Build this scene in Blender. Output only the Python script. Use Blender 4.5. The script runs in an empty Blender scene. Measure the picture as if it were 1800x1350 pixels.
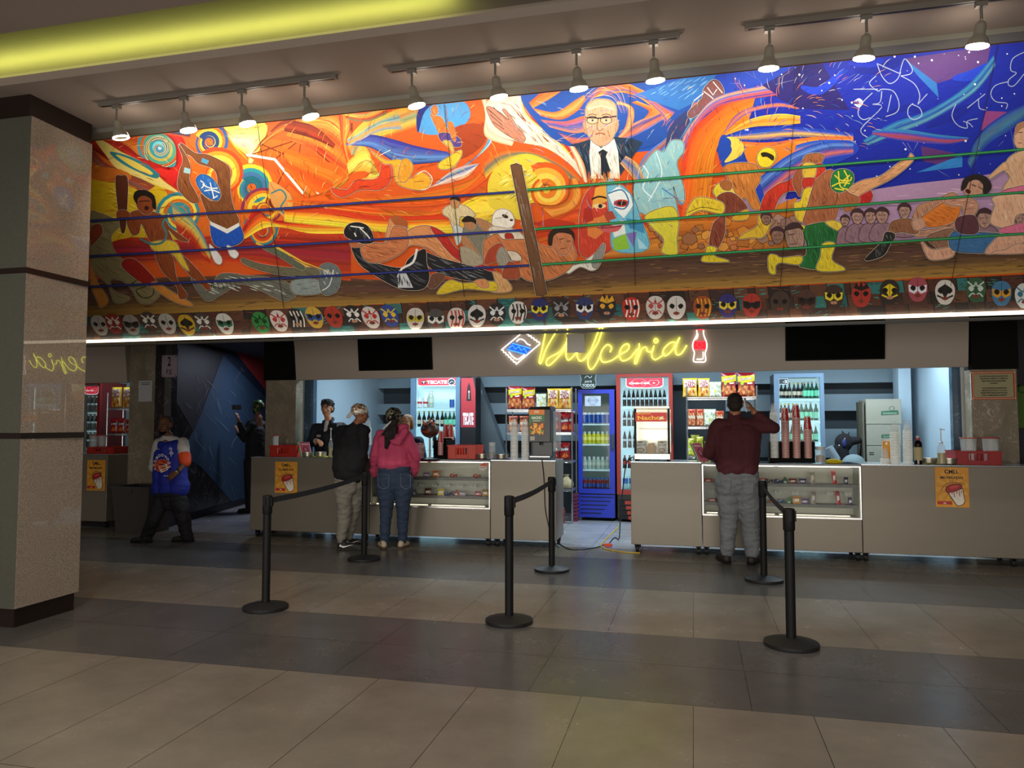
import bpy, bmesh, math, random
from mathutils import Vector, Matrix, Euler
from mathutils.geometry import tessellate_polygon
random.seed(7)
C = bpy.context.scene.collection
PI = math.pi
# ---------------------------------------------------------------- camera geometry (photo 1800x1350)
FPX, HC = 1310.0, 1.5
PITCH = math.atan(70.0/FPX)
YAW = math.atan(319.0/(FPX/math.cos(PITCH)))
cp, sp_, cy, sy = math.cos(PITCH), math.sin(PITCH), math.cos(YAW), math.sin(YAW)
CD, CR, CU = Vector((-sy*cp, cy*cp, sp_)), Vector((cy, sy, 0)), Vector((sy*sp_, -cy*sp_, cp))
EYE = Vector((0, 0, HC))
def ray(x, y): return CD + CR*((x-900)/FPX) + CU*((675-y)/FPX)
def at(x, y, Y):
    r = ray(x, y); return EYE + r*(Y/r.y)
def fl(x, y, z=0.0):
    r = ray(x, y); return EYE + r*((z-HC)/r.z)
def atx(x, y, X):
    r = ray(x, y); return EYE + r*(X/r.x)
def atplane(x, y, p0, n):
    r = ray(x, y); return EYE + r*((p0-EYE).dot(n)/r.dot(n))
# ---------------------------------------------------------------- colour
def lin(h):
    if not isinstance(h, str): return tuple(h)
    v = [int(h[i:i+2], 16)/255 for i in (0, 2, 4)]
    return tuple(c/12.92 if c <= .04045 else ((c+.055)/1.055)**2.4 for c in v)
def mixc(a, b, t): return tuple(a[i]*(1-t)+b[i]*t for i in range(3))
# ---------------------------------------------------------------- materials
MATS = {}
def new_mat(name):
    m = bpy.data.materials.new(name); m.use_nodes = True
    nt = m.node_tree; return m, nt, nt.nodes['Principled BSDF']
def mat(name, col, rough=.5, metal=0, emit=None, es=0, alpha=1, trans=0, ior=1.45, coat=0, noise=0, nscale=20, bump=0, bscale=60, spec=.5, stretch=None):
    if name in MATS: return MATS[name]
    m, nt, b = new_mat(name); N = nt.nodes; L = nt.links
    c = lin(col)
    b.inputs['Base Color'].default_value = (*c, 1); b.inputs['Roughness'].default_value = rough
    b.inputs['Metallic'].default_value = metal; b.inputs['Specular IOR Level'].default_value = spec
    b.inputs['Alpha'].default_value = alpha; b.inputs['Transmission Weight'].default_value = trans; b.inputs['IOR'].default_value = ior
    b.inputs['Coat Weight'].default_value = coat; b.inputs['Coat Roughness'].default_value = .1
    if emit: b.inputs['Emission Color'].default_value = (*lin(emit), 1); b.inputs['Emission Strength'].default_value = es
    tc = N.new('ShaderNodeTexCoord'); src = tc.outputs['Object']
    if stretch:
        mp = N.new('ShaderNodeMapping'); mp.inputs['Scale'].default_value = stretch; L.new(src, mp.inputs[0]); src = mp.outputs[0]
    nz = N.new('ShaderNodeTexNoise'); nz.inputs['Scale'].default_value = nscale; nz.inputs['Detail'].default_value = 5; L.new(src, nz.inputs['Vector'])
    rp = N.new('ShaderNodeMapRange'); rp.inputs[3].default_value = 1-max(noise, .02); rp.inputs[4].default_value = 1+max(noise, .02)
    L.new(nz.outputs[0], rp.inputs[0])
    hs = N.new('ShaderNodeHueSaturation'); hs.inputs['Color'].default_value = (*c, 1); L.new(rp.outputs[0], hs.inputs['Value']); L.new(hs.outputs[0], b.inputs['Base Color'])
    if bump:
        n2 = N.new('ShaderNodeTexNoise'); n2.inputs['Scale'].default_value = bscale; n2.inputs['Detail'].default_value = 4; L.new(src, n2.inputs['Vector'])
        bp = N.new('ShaderNodeBump'); bp.inputs['Strength'].default_value = bump; bp.inputs['Distance'].default_value = .02
        L.new(n2.outputs[0], bp.inputs['Height']); L.new(bp.outputs[0], b.inputs['Normal'])
    MATS[name] = m; return m
def paint_mat(name='paint', rough=.6, emit=0.0, metal=0, alpha=1):
    """material that takes its colour from the mesh's own colour attribute, with a fine brushed variation"""
    if name in MATS: return MATS[name]
    m, nt, b = new_mat(name); N = nt.nodes; L = nt.links
    a = N.new('ShaderNodeAttribute'); a.attribute_name = 'Col'
    tc = N.new('ShaderNodeTexCoord'); nz = N.new('ShaderNodeTexNoise'); nz.inputs['Scale'].default_value = 35; nz.inputs['Detail'].default_value = 6
    L.new(tc.outputs['Object'], nz.inputs['Vector'])
    rp = N.new('ShaderNodeMapRange'); rp.inputs[3].default_value = .88; rp.inputs[4].default_value = 1.12; L.new(nz.outputs[0], rp.inputs[0])
    hs = N.new('ShaderNodeHueSaturation'); L.new(a.outputs['Color'], hs.inputs['Color']); L.new(rp.outputs[0], hs.inputs['Value'])
    L.new(hs.outputs[0], b.inputs['Base Color']); b.inputs['Roughness'].default_value = rough; b.inputs['Metallic'].default_value = metal
    b.inputs['Alpha'].default_value = alpha
    if emit: L.new(hs.outputs[0], b.inputs['Emission Color']); b.inputs['Emission Strength'].default_value = emit
    MATS[name] = m; return m
def glass(name='clear_glass', tint=(1, 1, 1), a=.12, rough=.05):
    """thin clear sheet: mostly see-through with a sheen"""
    if name in MATS: return MATS[name]
    m, nt, b = new_mat(name); N = nt.nodes; L = nt.links
    tr = N.new('ShaderNodeBsdfTransparent'); tr.inputs[0].default_value = (*tint, 1)
    gl = N.new('ShaderNodeBsdfGlossy'); gl.inputs['Roughness'].default_value = rough
    fr = N.new('ShaderNodeFresnel'); fr.inputs[0].default_value = 1.45
    ad = N.new('ShaderNodeMath'); ad.operation = 'MULTIPLY_ADD'; ad.inputs[1].default_value = .3 if a < .05 else 1; ad.inputs[2].default_value = 0 if a < .05 else a; L.new(fr.outputs[0], ad.inputs[0])
    mx = N.new('ShaderNodeMixShader'); L.new(ad.outputs[0], mx.inputs[0]); L.new(tr.outputs[0], mx.inputs[1]); L.new(gl.outputs[0], mx.inputs[2])
    L.new(mx.outputs[0], N['Material Output'].inputs[0]); MATS[name] = m; return m
# ---------------------------------------------------------------- mesh building
class MB:
    def __init__(s): s.v = []; s.f = []; s.mi = []; s.c = []; s.cur = 0; s.col = (1, 1, 1); s.M = Matrix.Identity(4)
    def m(s, i=0, col=None):
        s.cur = i
        if col is not None: s.col = lin(col)
        return s
    def add(s, vs, fs):
        b = len(s.v); s.v += [s.M @ Vector(p) for p in vs]; s.c += [s.col]*len(vs)
        for f in fs: s.f.append([b+i for i in f]); s.mi.append(s.cur)
        return s
    def box(s, lo, hi, R=None, bev=0):
        x0, y0, z0 = lo; x1, y1, z1 = hi
        if bev:
            e = bev; pts = []
            cx = [(x0+e, y0), (x1-e, y0), (x1, y0+e), (x1, y1-e), (x1-e, y1), (x0+e, y1), (x0, y1-e), (x0, y0+e)]
            ix = [(x0+e, y0+e), (x1-e, y0+e), (x1-e, y0+e), (x1-e, y1-e), (x1-e, y1-e), (x0+e, y1-e), (x0+e, y1-e), (x0+e, y0+e)]
            for zz, rr in ((z0, ix), (z0+e, cx), (z1-e, cx), (z1, ix)): pts += [Vector((a, b, zz)) for a, b in rr]
            fs = [list(range(8))[::-1], list(range(24, 32))]
            for k in range(3):
                for i in range(8): j = (i+1) % 8; fs.append([k*8+i, k*8+j, k*8+8+j, k*8+8+i])
        else:
            pts = [Vector(p) for p in ((x0, y0, z0), (x1, y0, z0), (x1, y1, z0), (x0, y1, z0), (x0, y0, z1), (x1, y0, z1), (x1, y1, z1), (x0, y1, z1))]
            fs = [(3, 2, 1, 0), (4, 5, 6, 7), (0, 1, 5, 4), (1, 2, 6, 5), (2, 3, 7, 6), (3, 0, 4, 7)]
        if R: pts = [R @ p for p in pts]
        return s.add(pts, fs)
    def lathe(s, prof, o=(0, 0, 0), n=16, R=None, cap=True, sc=(1, 1)):
        vs = []; fs = []; o = Vector(o)
        for r, z in prof:
            for i in range(n):
                a = 2*PI*i/n; p = Vector((r*math.cos(a)*sc[0], r*math.sin(a)*sc[1], z)); vs.append((R @ p if R else p)+o)
        for k in range(len(prof)-1):
            for i in range(n): j = (i+1) % n; fs.append([k*n+i, k*n+j, k*n+n+j, k*n+n+i])
        if cap: fs.append(list(range(n))[::-1]); fs.append([len(vs)-n+i for i in range(n)])
        return s.add(vs, fs)
    def cyl(s, a, b, r, r2=None, n=12):
        a = Vector(a); b = Vector(b); d = b-a; R = d.to_track_quat('Z', 'Y').to_matrix()
        return s.lathe([(r, 0), (r if r2 is None else r2, d.length)], a, n, R)
    def tube(s, pts, r, n=8, closed=False, rs=None):
        pts = [Vector(p) for p in pts]; k = len(pts); vs = []; fs = []; up = None
        for i, p in enumerate(pts):
            if closed: d = pts[(i+1) % k]-pts[i-1]
            else: d = pts[min(i+1, k-1)]-pts[max(i-1, 0)]
            if d.length < 1e-9: d = Vector((0, 0, 1))
            d.normalize()
            if up is None: up = Vector((0, 0, 1)) if abs(d.z) < .9 else Vector((1, 0, 0))
            x = d.cross(up).normalized(); up = x.cross(d).normalized(); rr = rs[i] if rs else r
            for q in range(n): a = 2*PI*q/n; vs.append(p+x*rr*math.cos(a)+up*rr*math.sin(a))
        for i in range(k if closed else k-1):
            j = (i+1) % k
            for q in range(n): w = (q+1) % n; fs.append([i*n+q, i*n+w, j*n+w, j*n+q])
        if not closed: fs.append(list(range(n))[::-1]); fs.append([(k-1)*n+q for q in range(n)])
        return s.add(vs, fs)
    def ball(s, o, r, n=14, k=8, R=None):
        r = r if isinstance(r, (tuple, list)) else (r, r, r); vs = []; fs = []; o = Vector(o)
        for i in range(k+1):
            t = PI*i/k
            for j in range(n):
                a = 2*PI*j/n; p = Vector((r[0]*math.sin(t)*math.cos(a), r[1]*math.sin(t)*math.sin(a), r[2]*math.cos(t))); vs.append((R @ p if R else p)+o)
        for i in range(k):
            for j in range(n): w = (j+1) % n; fs.append([i*n+j, (i+1)*n+j, (i+1)*n+w, i*n+w])
        return s.add(vs, fs)
    def prism(s, poly, z0, z1, R=None):
        """poly: list of (x, z) extruded along y from z0 to z1"""
        n = len(poly); vs = [Vector((x, z0, z)) for x, z in poly]+[Vector((x, z1, z)) for x, z in poly]
        if R: vs = [R @ p for p in vs]
        t = tessellate_polygon([[Vector((x, z, 0)) for x, z in poly]])
        fs = [list(a) for a in t]+[[a+n for a in q[::-1]] for q in t]+[[i, (i+1) % n, n+(i+1) % n, n+i] for i in range(n)]
        return s.add(vs, fs)
    def build(s, name, mats, parent=None, loc=(0, 0, 0), rot=None, smooth=False, norm=True):
        me = bpy.data.meshes.new(name); me.from_pydata([tuple(p) for p in s.v], [], s.f)
        for m_ in (mats if isinstance(mats, (list, tuple)) else [mats]): me.materials.append(m_)
        me.polygons.foreach_set('material_index', s.mi)
        if any(c != (1, 1, 1) for c in s.c):
            a = me.color_attributes.new('Col', 'FLOAT_COLOR', 'POINT'); fl_ = []
            for c in s.c: fl_ += [c[0], c[1], c[2], 1]
            a.data.foreach_set('color', fl_)
        if norm:
            bm = bmesh.new(); bm.from_mesh(me); bmesh.ops.recalc_face_normals(bm, faces=bm.faces); bm.to_mesh(me); bm.free()
        if smooth:
            me.polygons.foreach_set('use_smooth', [True]*len(me.polygons))
            try: me.set_sharp_from_angle(angle=math.radians(50))
            except Exception: pass
        me.update()
        o = bpy.data.objects.new(name, me); C.objects.link(o); o.location = loc
        if rot: o.rotation_euler = rot
        if parent: o.parent = parent
        return o
def thing(name, label, cat, loc=(0, 0, 0), rz=0, group=None):
    o = bpy.data.objects.new(name, None); C.objects.link(o); o.location = loc; o.rotation_euler = (0, 0, rz); o.empty_display_size = .1
    return tag(o, label, cat, group)
def tag(o, label, cat, group=None):
    o['label'] = label; o['category'] = cat
    if group: o['group'] = group
    return o
def struct(o): o['kind'] = 'structure'; return o
KIDS = {}
def dup(root, loc=None, label=None, group=None, rz=None, sc=None, only_self=False):
    r = root.copy(); C.objects.link(r)
    if loc is not None: r.location = loc
    if rz is not None: r.rotation_euler = (0, 0, rz)
    if sc is not None: r.scale = sc
    if label: r['label'] = label
    if group: r['group'] = group
    kids = KIDS.get(root.name)
    if kids is None: kids = KIDS[root.name] = [o for o in C.objects if o.parent == root]
    for ch in kids:
        c = ch.copy(); C.objects.link(c); c.parent = r
        g2 = KIDS.get(ch.name)
        if g2 is None: g2 = KIDS[ch.name] = [o for o in C.objects if o.parent == ch]
        for g in g2: d = g.copy(); C.objects.link(d); d.parent = c
    return r
# ---------------------------------------------------------------- flat graphics
def P(s):
    if isinstance(s, str): return [tuple(float(q) for q in w.split(',')) for w in s.split()]
    return s
def smooth(pts, closed=True, k=5):
    n = len(pts)
    if n < 3: return list(pts)
    out = []
    for i in range(n if closed else n-1):
        p0 = pts[(i-1) % n] if closed or i > 0 else pts[0]; p1 = pts[i]; p2 = pts[(i+1) % n]; p3 = pts[(i+2) % n] if closed or i+2 < n else pts[-1]
        for j in range(k):
            t = j/k; t2 = t*t; t3 = t2*t
            out.append(tuple(.5*((2*p1[a])+(-p0[a]+p2[a])*t+(2*p0[a]-5*p1[a]+4*p2[a]-p3[a])*t2+(-p0[a]+3*p1[a]-3*p2[a]+p3[a])*t3) for a in range(len(p1))))
    if not closed: out.append(tuple(pts[-1]))
    return out
def resample(pts, n):
    d = [0]
    for i in range(1, len(pts)): d.append(d[-1]+math.dist(pts[i], pts[i-1]))
    out = []; j = 0
    for q in range(n):
        t = d[-1]*q/(n-1)
        while j < len(pts)-2 and d[j+1] < t: j += 1
        s = (t-d[j])/max(d[j+1]-d[j], 1e-9); out.append(tuple(pts[j][a]*(1-s)+pts[j+1][a]*s for a in (0, 1)))
    return out
def inside(p, poly):
    x, y = p; r = False; n = len(poly)
    for i in range(n):
        x1, y1 = poly[i]; x2, y2 = poly[i-1]
        if (y1 > y) != (y2 > y) and x < (x2-x1)*(y-y1)/(y2-y1)+x1: r = not r
    return r
TXT = {}
def text_tris(s, bold=0.0):
    key = (s, bold)
    if key not in TXT:
        cu = bpy.data.curves.new('lettering', 'FONT'); cu.body = s; cu.size = 1; cu.offset = bold; cu.resolution_u = 3; cu.fill_mode = 'BOTH'
        o = bpy.data.objects.new('lettering', cu); C.objects.link(o); bpy.context.view_layer.update()
        me = o.evaluated_get(bpy.context.evaluated_depsgraph_get()).to_mesh(); me.calc_loop_triangles()
        TXT[key] = ([(v.co.x, v.co.y) for v in me.vertices], [tuple(t.vertices) for t in me.loop_triangles])
        o.evaluated_get(bpy.context.evaluated_depsgraph_get()).to_mesh_clear(); bpy.data.objects.remove(o); bpy.data.curves.remove(cu)
    return TXT[key]
class Canvas:
    """flat painted artwork: polygons in painter's order, each a hair above the last; fn maps (x, y) to the board's own plane"""
    def __init__(s, fn=None, step=.00004): s.fn = fn or (lambda x, y: (x, y)); s.step = step; s.z = 0; s.v = []; s.f = []; s.c = []; s.off = (0, 0, 1)
    def at(s, ox=0, oy=0, k=1): s.off = (ox, oy, k); return s
    def T(s, p):
        o = s.off; return (o[0]+p[0]*o[2], o[1]+p[1]*o[2])
    def up(s, n=1): s.z += s.step*n
    def tris(s, pts, fs, col, cols=None):
        b = len(s.v)
        for i, p in enumerate(pts):
            q = s.fn(*s.T(p)); s.v.append((q[0], q[1], s.z+(q[2] if len(q) > 2 else 0))); s.c.append(cols[i] if cols else col)
        s.f += [[b+i for i in f] for f in fs]
    def poly(s, pts, col, sm=0, up=True):
        pts = P(pts); col = lin(col)
        if sm: pts = smooth(pts, True, sm)
        if up: s.up()
        s.tris(pts, tessellate_polygon([[Vector((x, y, 0)) for x, y in pts]]), col)
        return pts
    def grad(s, a, b, ca, cb, up=True):
        if up: s.up()
        a = P(a); b = P(b); n = len(a); ca = lin(ca); cb = lin(cb)
        s.tris(a+b, [[i, i+1, n+i+1, n+i] for i in range(n-1)], None, [ca]*n+[cb]*n)
    def line(s, pts, w, col, sm=0, taper=0, closed=False, up=True):
        pts = P(pts); col = lin(col)
        if sm: pts = smooth(pts, closed, sm)
        if closed: pts = pts+[pts[0], pts[1]]
        n = len(pts)
        if n < 2: return
        if up: s.up()
        vs = []
        for i, p in enumerate(pts):
            a = pts[max(i-1, 0)]; b = pts[min(i+1, n-1)]; dx, dy = b[0]-a[0], b[1]-a[1]; l = math.hypot(dx, dy) or 1
            t = i/(n-1); ww = w/2
            if taper == 1: ww *= math.sin(PI*min(1, max(.04, t)))**.6 if t < 1 else .05
            elif taper == 2: ww *= 1-t*.95
            vs += [(p[0]-dy/l*ww, p[1]+dx/l*ww), (p[0]+dy/l*ww, p[1]-dx/l*ww)]
        s.tris(vs, [[2*i, 2*i+1, 2*i+3, 2*i+2] for i in range(n-1)], col)
    def band(s, A, B, cols, n=10, jit=.12, m=28, sm=5):
        """streaky brush band between two curves"""
        A = resample(smooth(P(A), False, sm), m); B = resample(smooth(P(B), False, sm), m); cols = [lin(c) for c in cols]; s.up()
        for k in range(n):
            t0 = k/n; t1 = (k+1)/n; q = min(t0+.5/n, .999)*(len(cols)-1); i = int(q); c = mixc(cols[i], cols[i+1], q-i) if len(cols) > 1 else cols[0]
            f = 1+random.uniform(-jit, jit)*1.6; c = tuple(min(1, x*f) for x in c)
            vs = []
            for a, b in zip(A, B): vs += [(a[0]*(1-t0)+b[0]*t0, a[1]*(1-t0)+b[1]*t0), (a[0]*(1-t1)+b[0]*t1, a[1]*(1-t1)+b[1]*t1)]
            s.tris(vs, [[2*i, 2*i+1, 2*i+3, 2*i+2] for i in range(m-1)], c)
        # loose brush marks over it
        s.up()
        for k in range(n):
            t = random.random(); a0 = random.randint(0, m-10); ln = random.randint(5, 10); q = min(.999, max(0, t+random.uniform(-.25, .25)))*(len(cols)-1); i = int(q)
            c = mixc(cols[i], cols[min(i+1, len(cols)-1)], q-i); c = tuple(min(1, x*random.choice((.6, .8, 1.3, 1.5))) for x in c)
            pt = [(A[j][0]*(1-t)+B[j][0]*t, A[j][1]*(1-t)+B[j][1]*t) for j in range(a0, min(m, a0+ln))]
            w = math.dist(A[a0+2], B[a0+2])/n*.5; s.line(pt, min(w, 4/s.off[2]), c, taper=1, up=False)
    def spiral(s, cx, cy_, r, turns, a0, w, cols, dirn=1, squash=1):
        """scroll drawn as nested coloured strokes"""
        cols = [lin(c) for c in cols]; w *= .62; turns *= 1.45
        for k, c in enumerate(cols):
            pts = []; n = 40
            for i in range(n):
                t = i/(n-1); a = a0+dirn*t*turns*2*PI; rr = r*(1-t*.88)-k*w*.8*(1-t)
                if rr < 0: break
                pts.append((cx+rr*math.cos(a), cy_+rr*math.sin(a)*squash))
            s.line(pts, w, c, taper=2)
    def ell(s, x, y, rx, ry, col, rot=0, n=24, up=True):
        c, q = math.cos(rot), math.sin(rot); pts = [(x+rx*math.cos(a)*c-ry*math.sin(a)*q, y+rx*math.cos(a)*q+ry*math.sin(a)*c) for a in (2*PI*i/n for i in range(n))]
        return s.poly(pts, col, up=up)
    def hatch(s, poly, col, ang, n=20, ln=20, w=1, curv=0):
        poly = P(poly); xs = [p[0] for p in poly]; ys = [p[1] for p in poly]; s.up(); k = 0; tries = 0
        while k < n and tries < n*12:
            tries += 1; x = random.uniform(min(xs), max(xs)); y = random.uniform(min(ys), max(ys)); a = ang+random.uniform(-.12, .12); l = ln*random.uniform(.5, 1)
            pts = [(x+l*t*math.cos(a)+curv*t*t*l*math.sin(a), y+l*t*math.sin(a)-curv*t*t*l*math.cos(a)) for t in (-.5, -.25, 0, .25, .5)]
            if inside(pts[0], poly) and inside(pts[-1], poly) and inside(pts[2], poly):
                c = lin(col); f = random.uniform(.8, 1.2); s.line(pts, w, tuple(min(1, q*f) for q in c), taper=1, up=False); k += 1
    def fig(s, pts, col, sh=None, out='f3e6d2', w=3, hn=14, ang=1.2, hl=26, sm=4):
        """painted figure part: pale contour, dark contour, flat tone, shading strokes"""
        p = smooth(P(pts), True, sm) if sm else P(pts)
        if out: s.line(p, w*1.8, out, closed=True)
        s.poly(p, col)
        if sh is None: sh = tuple(c*.42 for c in lin(col))
        sh = mixc(lin(sh), lin(col), .3)
        s.hatch(p, sh, ang, int(hn*1.5), hl*1.5, w*.6, .15)
        s.hatch(p, tuple(min(1, c*1.7+.03) for c in lin(col)), ang+.2, max(1, hn//2), hl, w*.5, .15)
        s.line(p, w*.95, '24100a', closed=True)
    def text(s, t, x, y, size, col, bold=0, shear=0, ang=0, align='c', sx=1):
        vs, fs = text_tris(t, bold); col = lin(col)
        if not vs: return
        x0 = min(v[0] for v in vs); x1 = max(v[0] for v in vs); o = {'c': (x0+x1)/2, 'l': x0, 'r': x1}[align]; ca, sa = math.cos(ang), math.sin(ang); s.up(); sg = s.ysign if hasattr(s, 'ysign') else 1
        pts = []
        for v in vs:
            a = (v[0]-o+v[1]*shear)*size*sx; b = v[1]*size; pts.append((x+a*ca-b*sa, y+sg*(a*sa+b*ca)))
        s.tris(pts, fs, col)
    def build(s, name, m, parent=None, M=None):
        me = bpy.data.meshes.new(name); me.from_pydata(s.v, [], s.f); a = me.color_attributes.new('Col', 'FLOAT_COLOR', 'POINT'); q = []
        for c in s.c: q += [c[0], c[1], c[2], 1]
        a.data.foreach_set('color', q); me.materials.append(m)
        o = bpy.data.objects.new(name, me); C.objects.link(o)
        if M is not None: o.matrix_world = M
        if parent: o.parent = parent
        return o
def frameM(o, x, y):
    """matrix with local x, y axes in the sheet and z toward its face"""
    x = Vector(x).normalized(); y = Vector(y).normalized(); z = x.cross(y); M = Matrix((x, y, z)).transposed().to_4x4(); M.translation = Vector(o); return M
# ================================================================ MURAL (leaning panel over the counter)
TILT = math.radians(41)
MP = Vector((0, 5.30, 4.0)); MN = Vector((0, -math.cos(TILT), -math.sin(TILT)))
MX = Vector((1, 0, 0)); MY = Vector((0, -math.sin(TILT), math.cos(TILT)))
def mural_uv(x, y):
    p = atplane(x, y, MP, MN)-MP; return (min(5.19, max(-8.19, p.dot(MX))), min(-.05, max(-MURAL_H+.002, p.dot(MY))))
MURAL_H = 2.12
def paint_mural():
    cv = Canvas(mural_uv, .00001); cv.ysign = -1
    rnd = random.Random(3)
    cv.poly('120,235 1900,40 1900,560 120,610', 'd9581a')
    T = lambda x: 241-(x-165)*.1083          # top edge of the board in the photo
    # big colour fields
    cv.poly([(120, 225), (330, 205), (520, 250), (560, 330), (480, 410), (120, 440)], 'd8661c')
    cv.poly([(1120, 110), (1900, 30), (1900, 350), (1490, 330), (1400, 380), (1300, 330), (1250, 250), (1150, 240)], '1c3fae')
    cv.poly([(1400, 95), (1900, 30), (1900, 300), (1560, 330), (1440, 350), (1350, 300), (1310, 210)], '14259c')
    cv.poly([(900, 150), (1180, 120), (1250, 180), (1200, 260), (1090, 270), (960, 230), (900, 190)], '1f4fae')
    cv.at(1200, 50, 1/3)
    for p, c in (('420,300 600,150 740,140 880,430 620,425 400,320', '231a66'), ('1170,160 1630,70 1600,210 1340,290', '5a3a78'), ('1170,160 1340,290 1350,365 1240,250', '2f6fb8'),
                 ('1600,435 1710,440 1650,510 1570,540', '8c3f7e'), ('1255,620 1470,665 1400,730 1270,700', '5a2f6e'), ('1230,760 1475,665 1475,730', '2f7fc8'), ('760,150 830,140 870,160 790,170', '3f6fd0')):
        cv.poly(p, c)
    for q in range(10):
        x = rnd.uniform(600, 1780); y = rnd.uniform(120, 560); cv.line([(x, y), (x+rnd.uniform(60, 160), y-rnd.uniform(-30, 60)), (x+rnd.uniform(180, 260), y-rnd.uniform(0, 120))], rnd.uniform(30, 70), rnd.choice(('1a2fb4', '101f8c', '1d3cc0', '17289c')), sm=4, taper=1)
    cv.band('950,590 1100,500 1300,430 1500,300 1640,140', '980,620 1130,560 1320,480 1540,340 1650,200', ['1b50b0', '3f8fb0', '1b3fa0', '5aa0b0', '14259c'], 12)
    cv.band('1500,700 1560,560 1680,460 1800,400', '1520,740 1600,620 1720,540 1800,480', ['17289c', '4a7f9a', '1b3fa0'], 8)
    cv.band('1000,540 1150,530 1350,560 1510,575', '1000,560 1150,590 1380,610 1500,590', ['3a8fb0', '1c3fae', 'b0483c', '1c3fae'], 8)
    cv.poly('330,820 560,820 900,870 1000,850 1200,820 1480,790 1800,740 1800,1100 1000,1140 300,1180', 'b08cb0')
    cv.hatch('400,880 900,880 1480,800 1800,760 1800,1000 1000,1120 420,1150', 'c8a4bc', .05, 40, 120, 8)
    cv.poly('560,840 800,860 930,880 800,900 540,900', '14259c')
    # constellation drawings
    for p in ('1025,185 1050,250 1090,290 1130,270 1150,230', '1025,185 1145,238', '1145,235 1170,160 1210,210 1200,240 1150,250', '1150,250 1220,290 1250,350 1240,400', '1210,400 1250,420 1260,460 1220,480 1190,460 1190,420 1215,395', '1290,345 1240,400',
              '1020,250 985,290 1030,330 1050,320 1110,330 1140,390 1130,440 1070,465', '1050,330 1040,390 1000,400 1050,415 940,530 975,575', '1000,340 940,400 925,450 950,480 990,470', '1030,320 900,320', '1100,350 1080,440',
              '1800,125 1740,160 1730,220 1760,235 1720,270 1720,300 1750,300 1800,240', '1720,280 1650,300 1625,345 1650,385 1710,395 1705,425', '1595,345 1500,420', '1560,370 1565,420 1600,430', '1440,400 1420,460 1450,510 1500,525 1500,490 1555,475', '1480,490 1510,500 1530,520'):
        cv.line(p, 4.5, 'a4b0cc', sm=4)
    for k in range(4): cv.line([(905+k*10, 385), (930, 370), (950-k*6, 390), (930, 415-k*5), (905, 400)], 4, 'c8d4e4', sm=4)
    for a in ('515,260 610,160', '820,290 910,240', '330,190 415,280', '490,295 615,265', '930,240 860,300', '1690,595 1660,625', '1755,660 1725,510', '340,665 375,610', '1160,600 1200,650', '1185,605 1212,650', '1240,600 1215,650', '270,200 345,120', '675,640 800,690', '760,680 800,640', '1350,750 1410,785', '300,290 250,290', '940,320 960,300'):
        cv.line(a, 4, 'c4d0e4', taper=1)
    for k in range(75): cv.ell(rnd.uniform(250, 1780), rnd.uniform(120, 780), *(rnd.choice((2, 3, 4, 6)),)*2, 'dfe6f0', n=8)
    # the ground
    cv.at()
    gA = [(120, 492), (420, 484), (520, 480), (600, 488), (700, 492), (900, 485), (1060, 460), (1230, 446), (1500, 430), (1900, 404)]
    gB = [(120, 560), (700, 533), (1240, 508), (1900, 474)]
    cv.band(gA, gB, ['6a4a38', '4d3428', '5c4034', '5f4432', '6e5030', '9a7438', 'a8823c'], 26, .08, 40)
    gp = gA+gB[::-1]
    cv.hatch(gp, '9c7448', -.03, 260, 22, .9); cv.hatch(gp, '33231c', -.03, 260, 26, .9)
    # ---------------- left: spirals and red-yellow waves
    cv.at(0, 100, 1/3)
    cv.band('490,940 700,930 1000,950 1300,920 1500,900 1850,925', '490,1110 700,1110 1000,1090 1350,1110 1500,1150 1850,1180', ['c4401c', 'a82c18', '8c2434', 'b83a1c', 'd0521c'], 16)
    for k in range(22): x = 1000+k*38; cv.line([(x, 935), (x-70+k*2, 1120)], 3, '7a2c58', taper=1)
    cv.poly('490,590 640,600 830,650 900,760 960,850 1010,960 700,950 490,965', 'd8b41c', sm=4); cv.hatch('500,640 800,680 980,950 520,950', 'efd840', .5, 30, 80, 6)
    cv.band('480,420 640,450 780,560 900,640 960,720', '480,480 600,560 740,620 900,700 950,730', ['9c1818', 'c83018', '7c1414'], 10)
    cv.band('480,470 560,560 700,620 820,680', '480,560 560,600 640,660 760,720', ['6c4a44', 'b84418', '8a5a54', 'd8701c'], 8)
    cv.poly('495,425 560,450 640,500 760,560 860,650 945,715 860,690 740,640 620,590 560,520', 'e8d070', sm=5)
    cv.poly('580,500 700,530 830,600 830,640 760,620 640,560', '2c7a84', sm=5); cv.poly('610,515 700,545 800,605 790,620 700,580', 'e4c850', sm=5)
    cv.ell(565, 620, 130, 38, 'd07020', .1)
    cv.band('500,410 620,400 720,395', '500,440 640,450 740,530', ['a81c14', 'c84818', 'e07820', 'a8602c'], 10)
    for r, c in ((125, '3a8f98'), (108, 'c85a1c'), (92, '4a9a80'), (74, 'b8a850'), (58, '2f8c9c'), (40, '6cc0c8'), (24, '2a7fa8'), (10, 'a8dce4')): cv.ell(842, 482, r, r*.86, c, .7)
    for k in range(5): cv.spiral(842, 482, 118-k*20, 1.1, k*1.3, 7, ['1f5f78', 'd0e0a0', '8a3418'], 1)
    cv.band('860,385 960,420 985,520 960,640 940,700', '800,370 900,430 930,500 900,600 700,500', ['c01818', 'd82820', '901010'], 9)
    cv.band('720,380 860,370 1010,380', '800,400 900,410 1000,430', ['243a78', '3c8ca0', '142450', 'd05a1c'], 9)
    cv.band('1000,380 1100,350 1180,400 1240,480 1300,540', '1060,350 1180,370 1290,470 1340,570', ['e8b828', 'e8801c', 'c83c14', '2c6a98'], 12)
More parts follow.
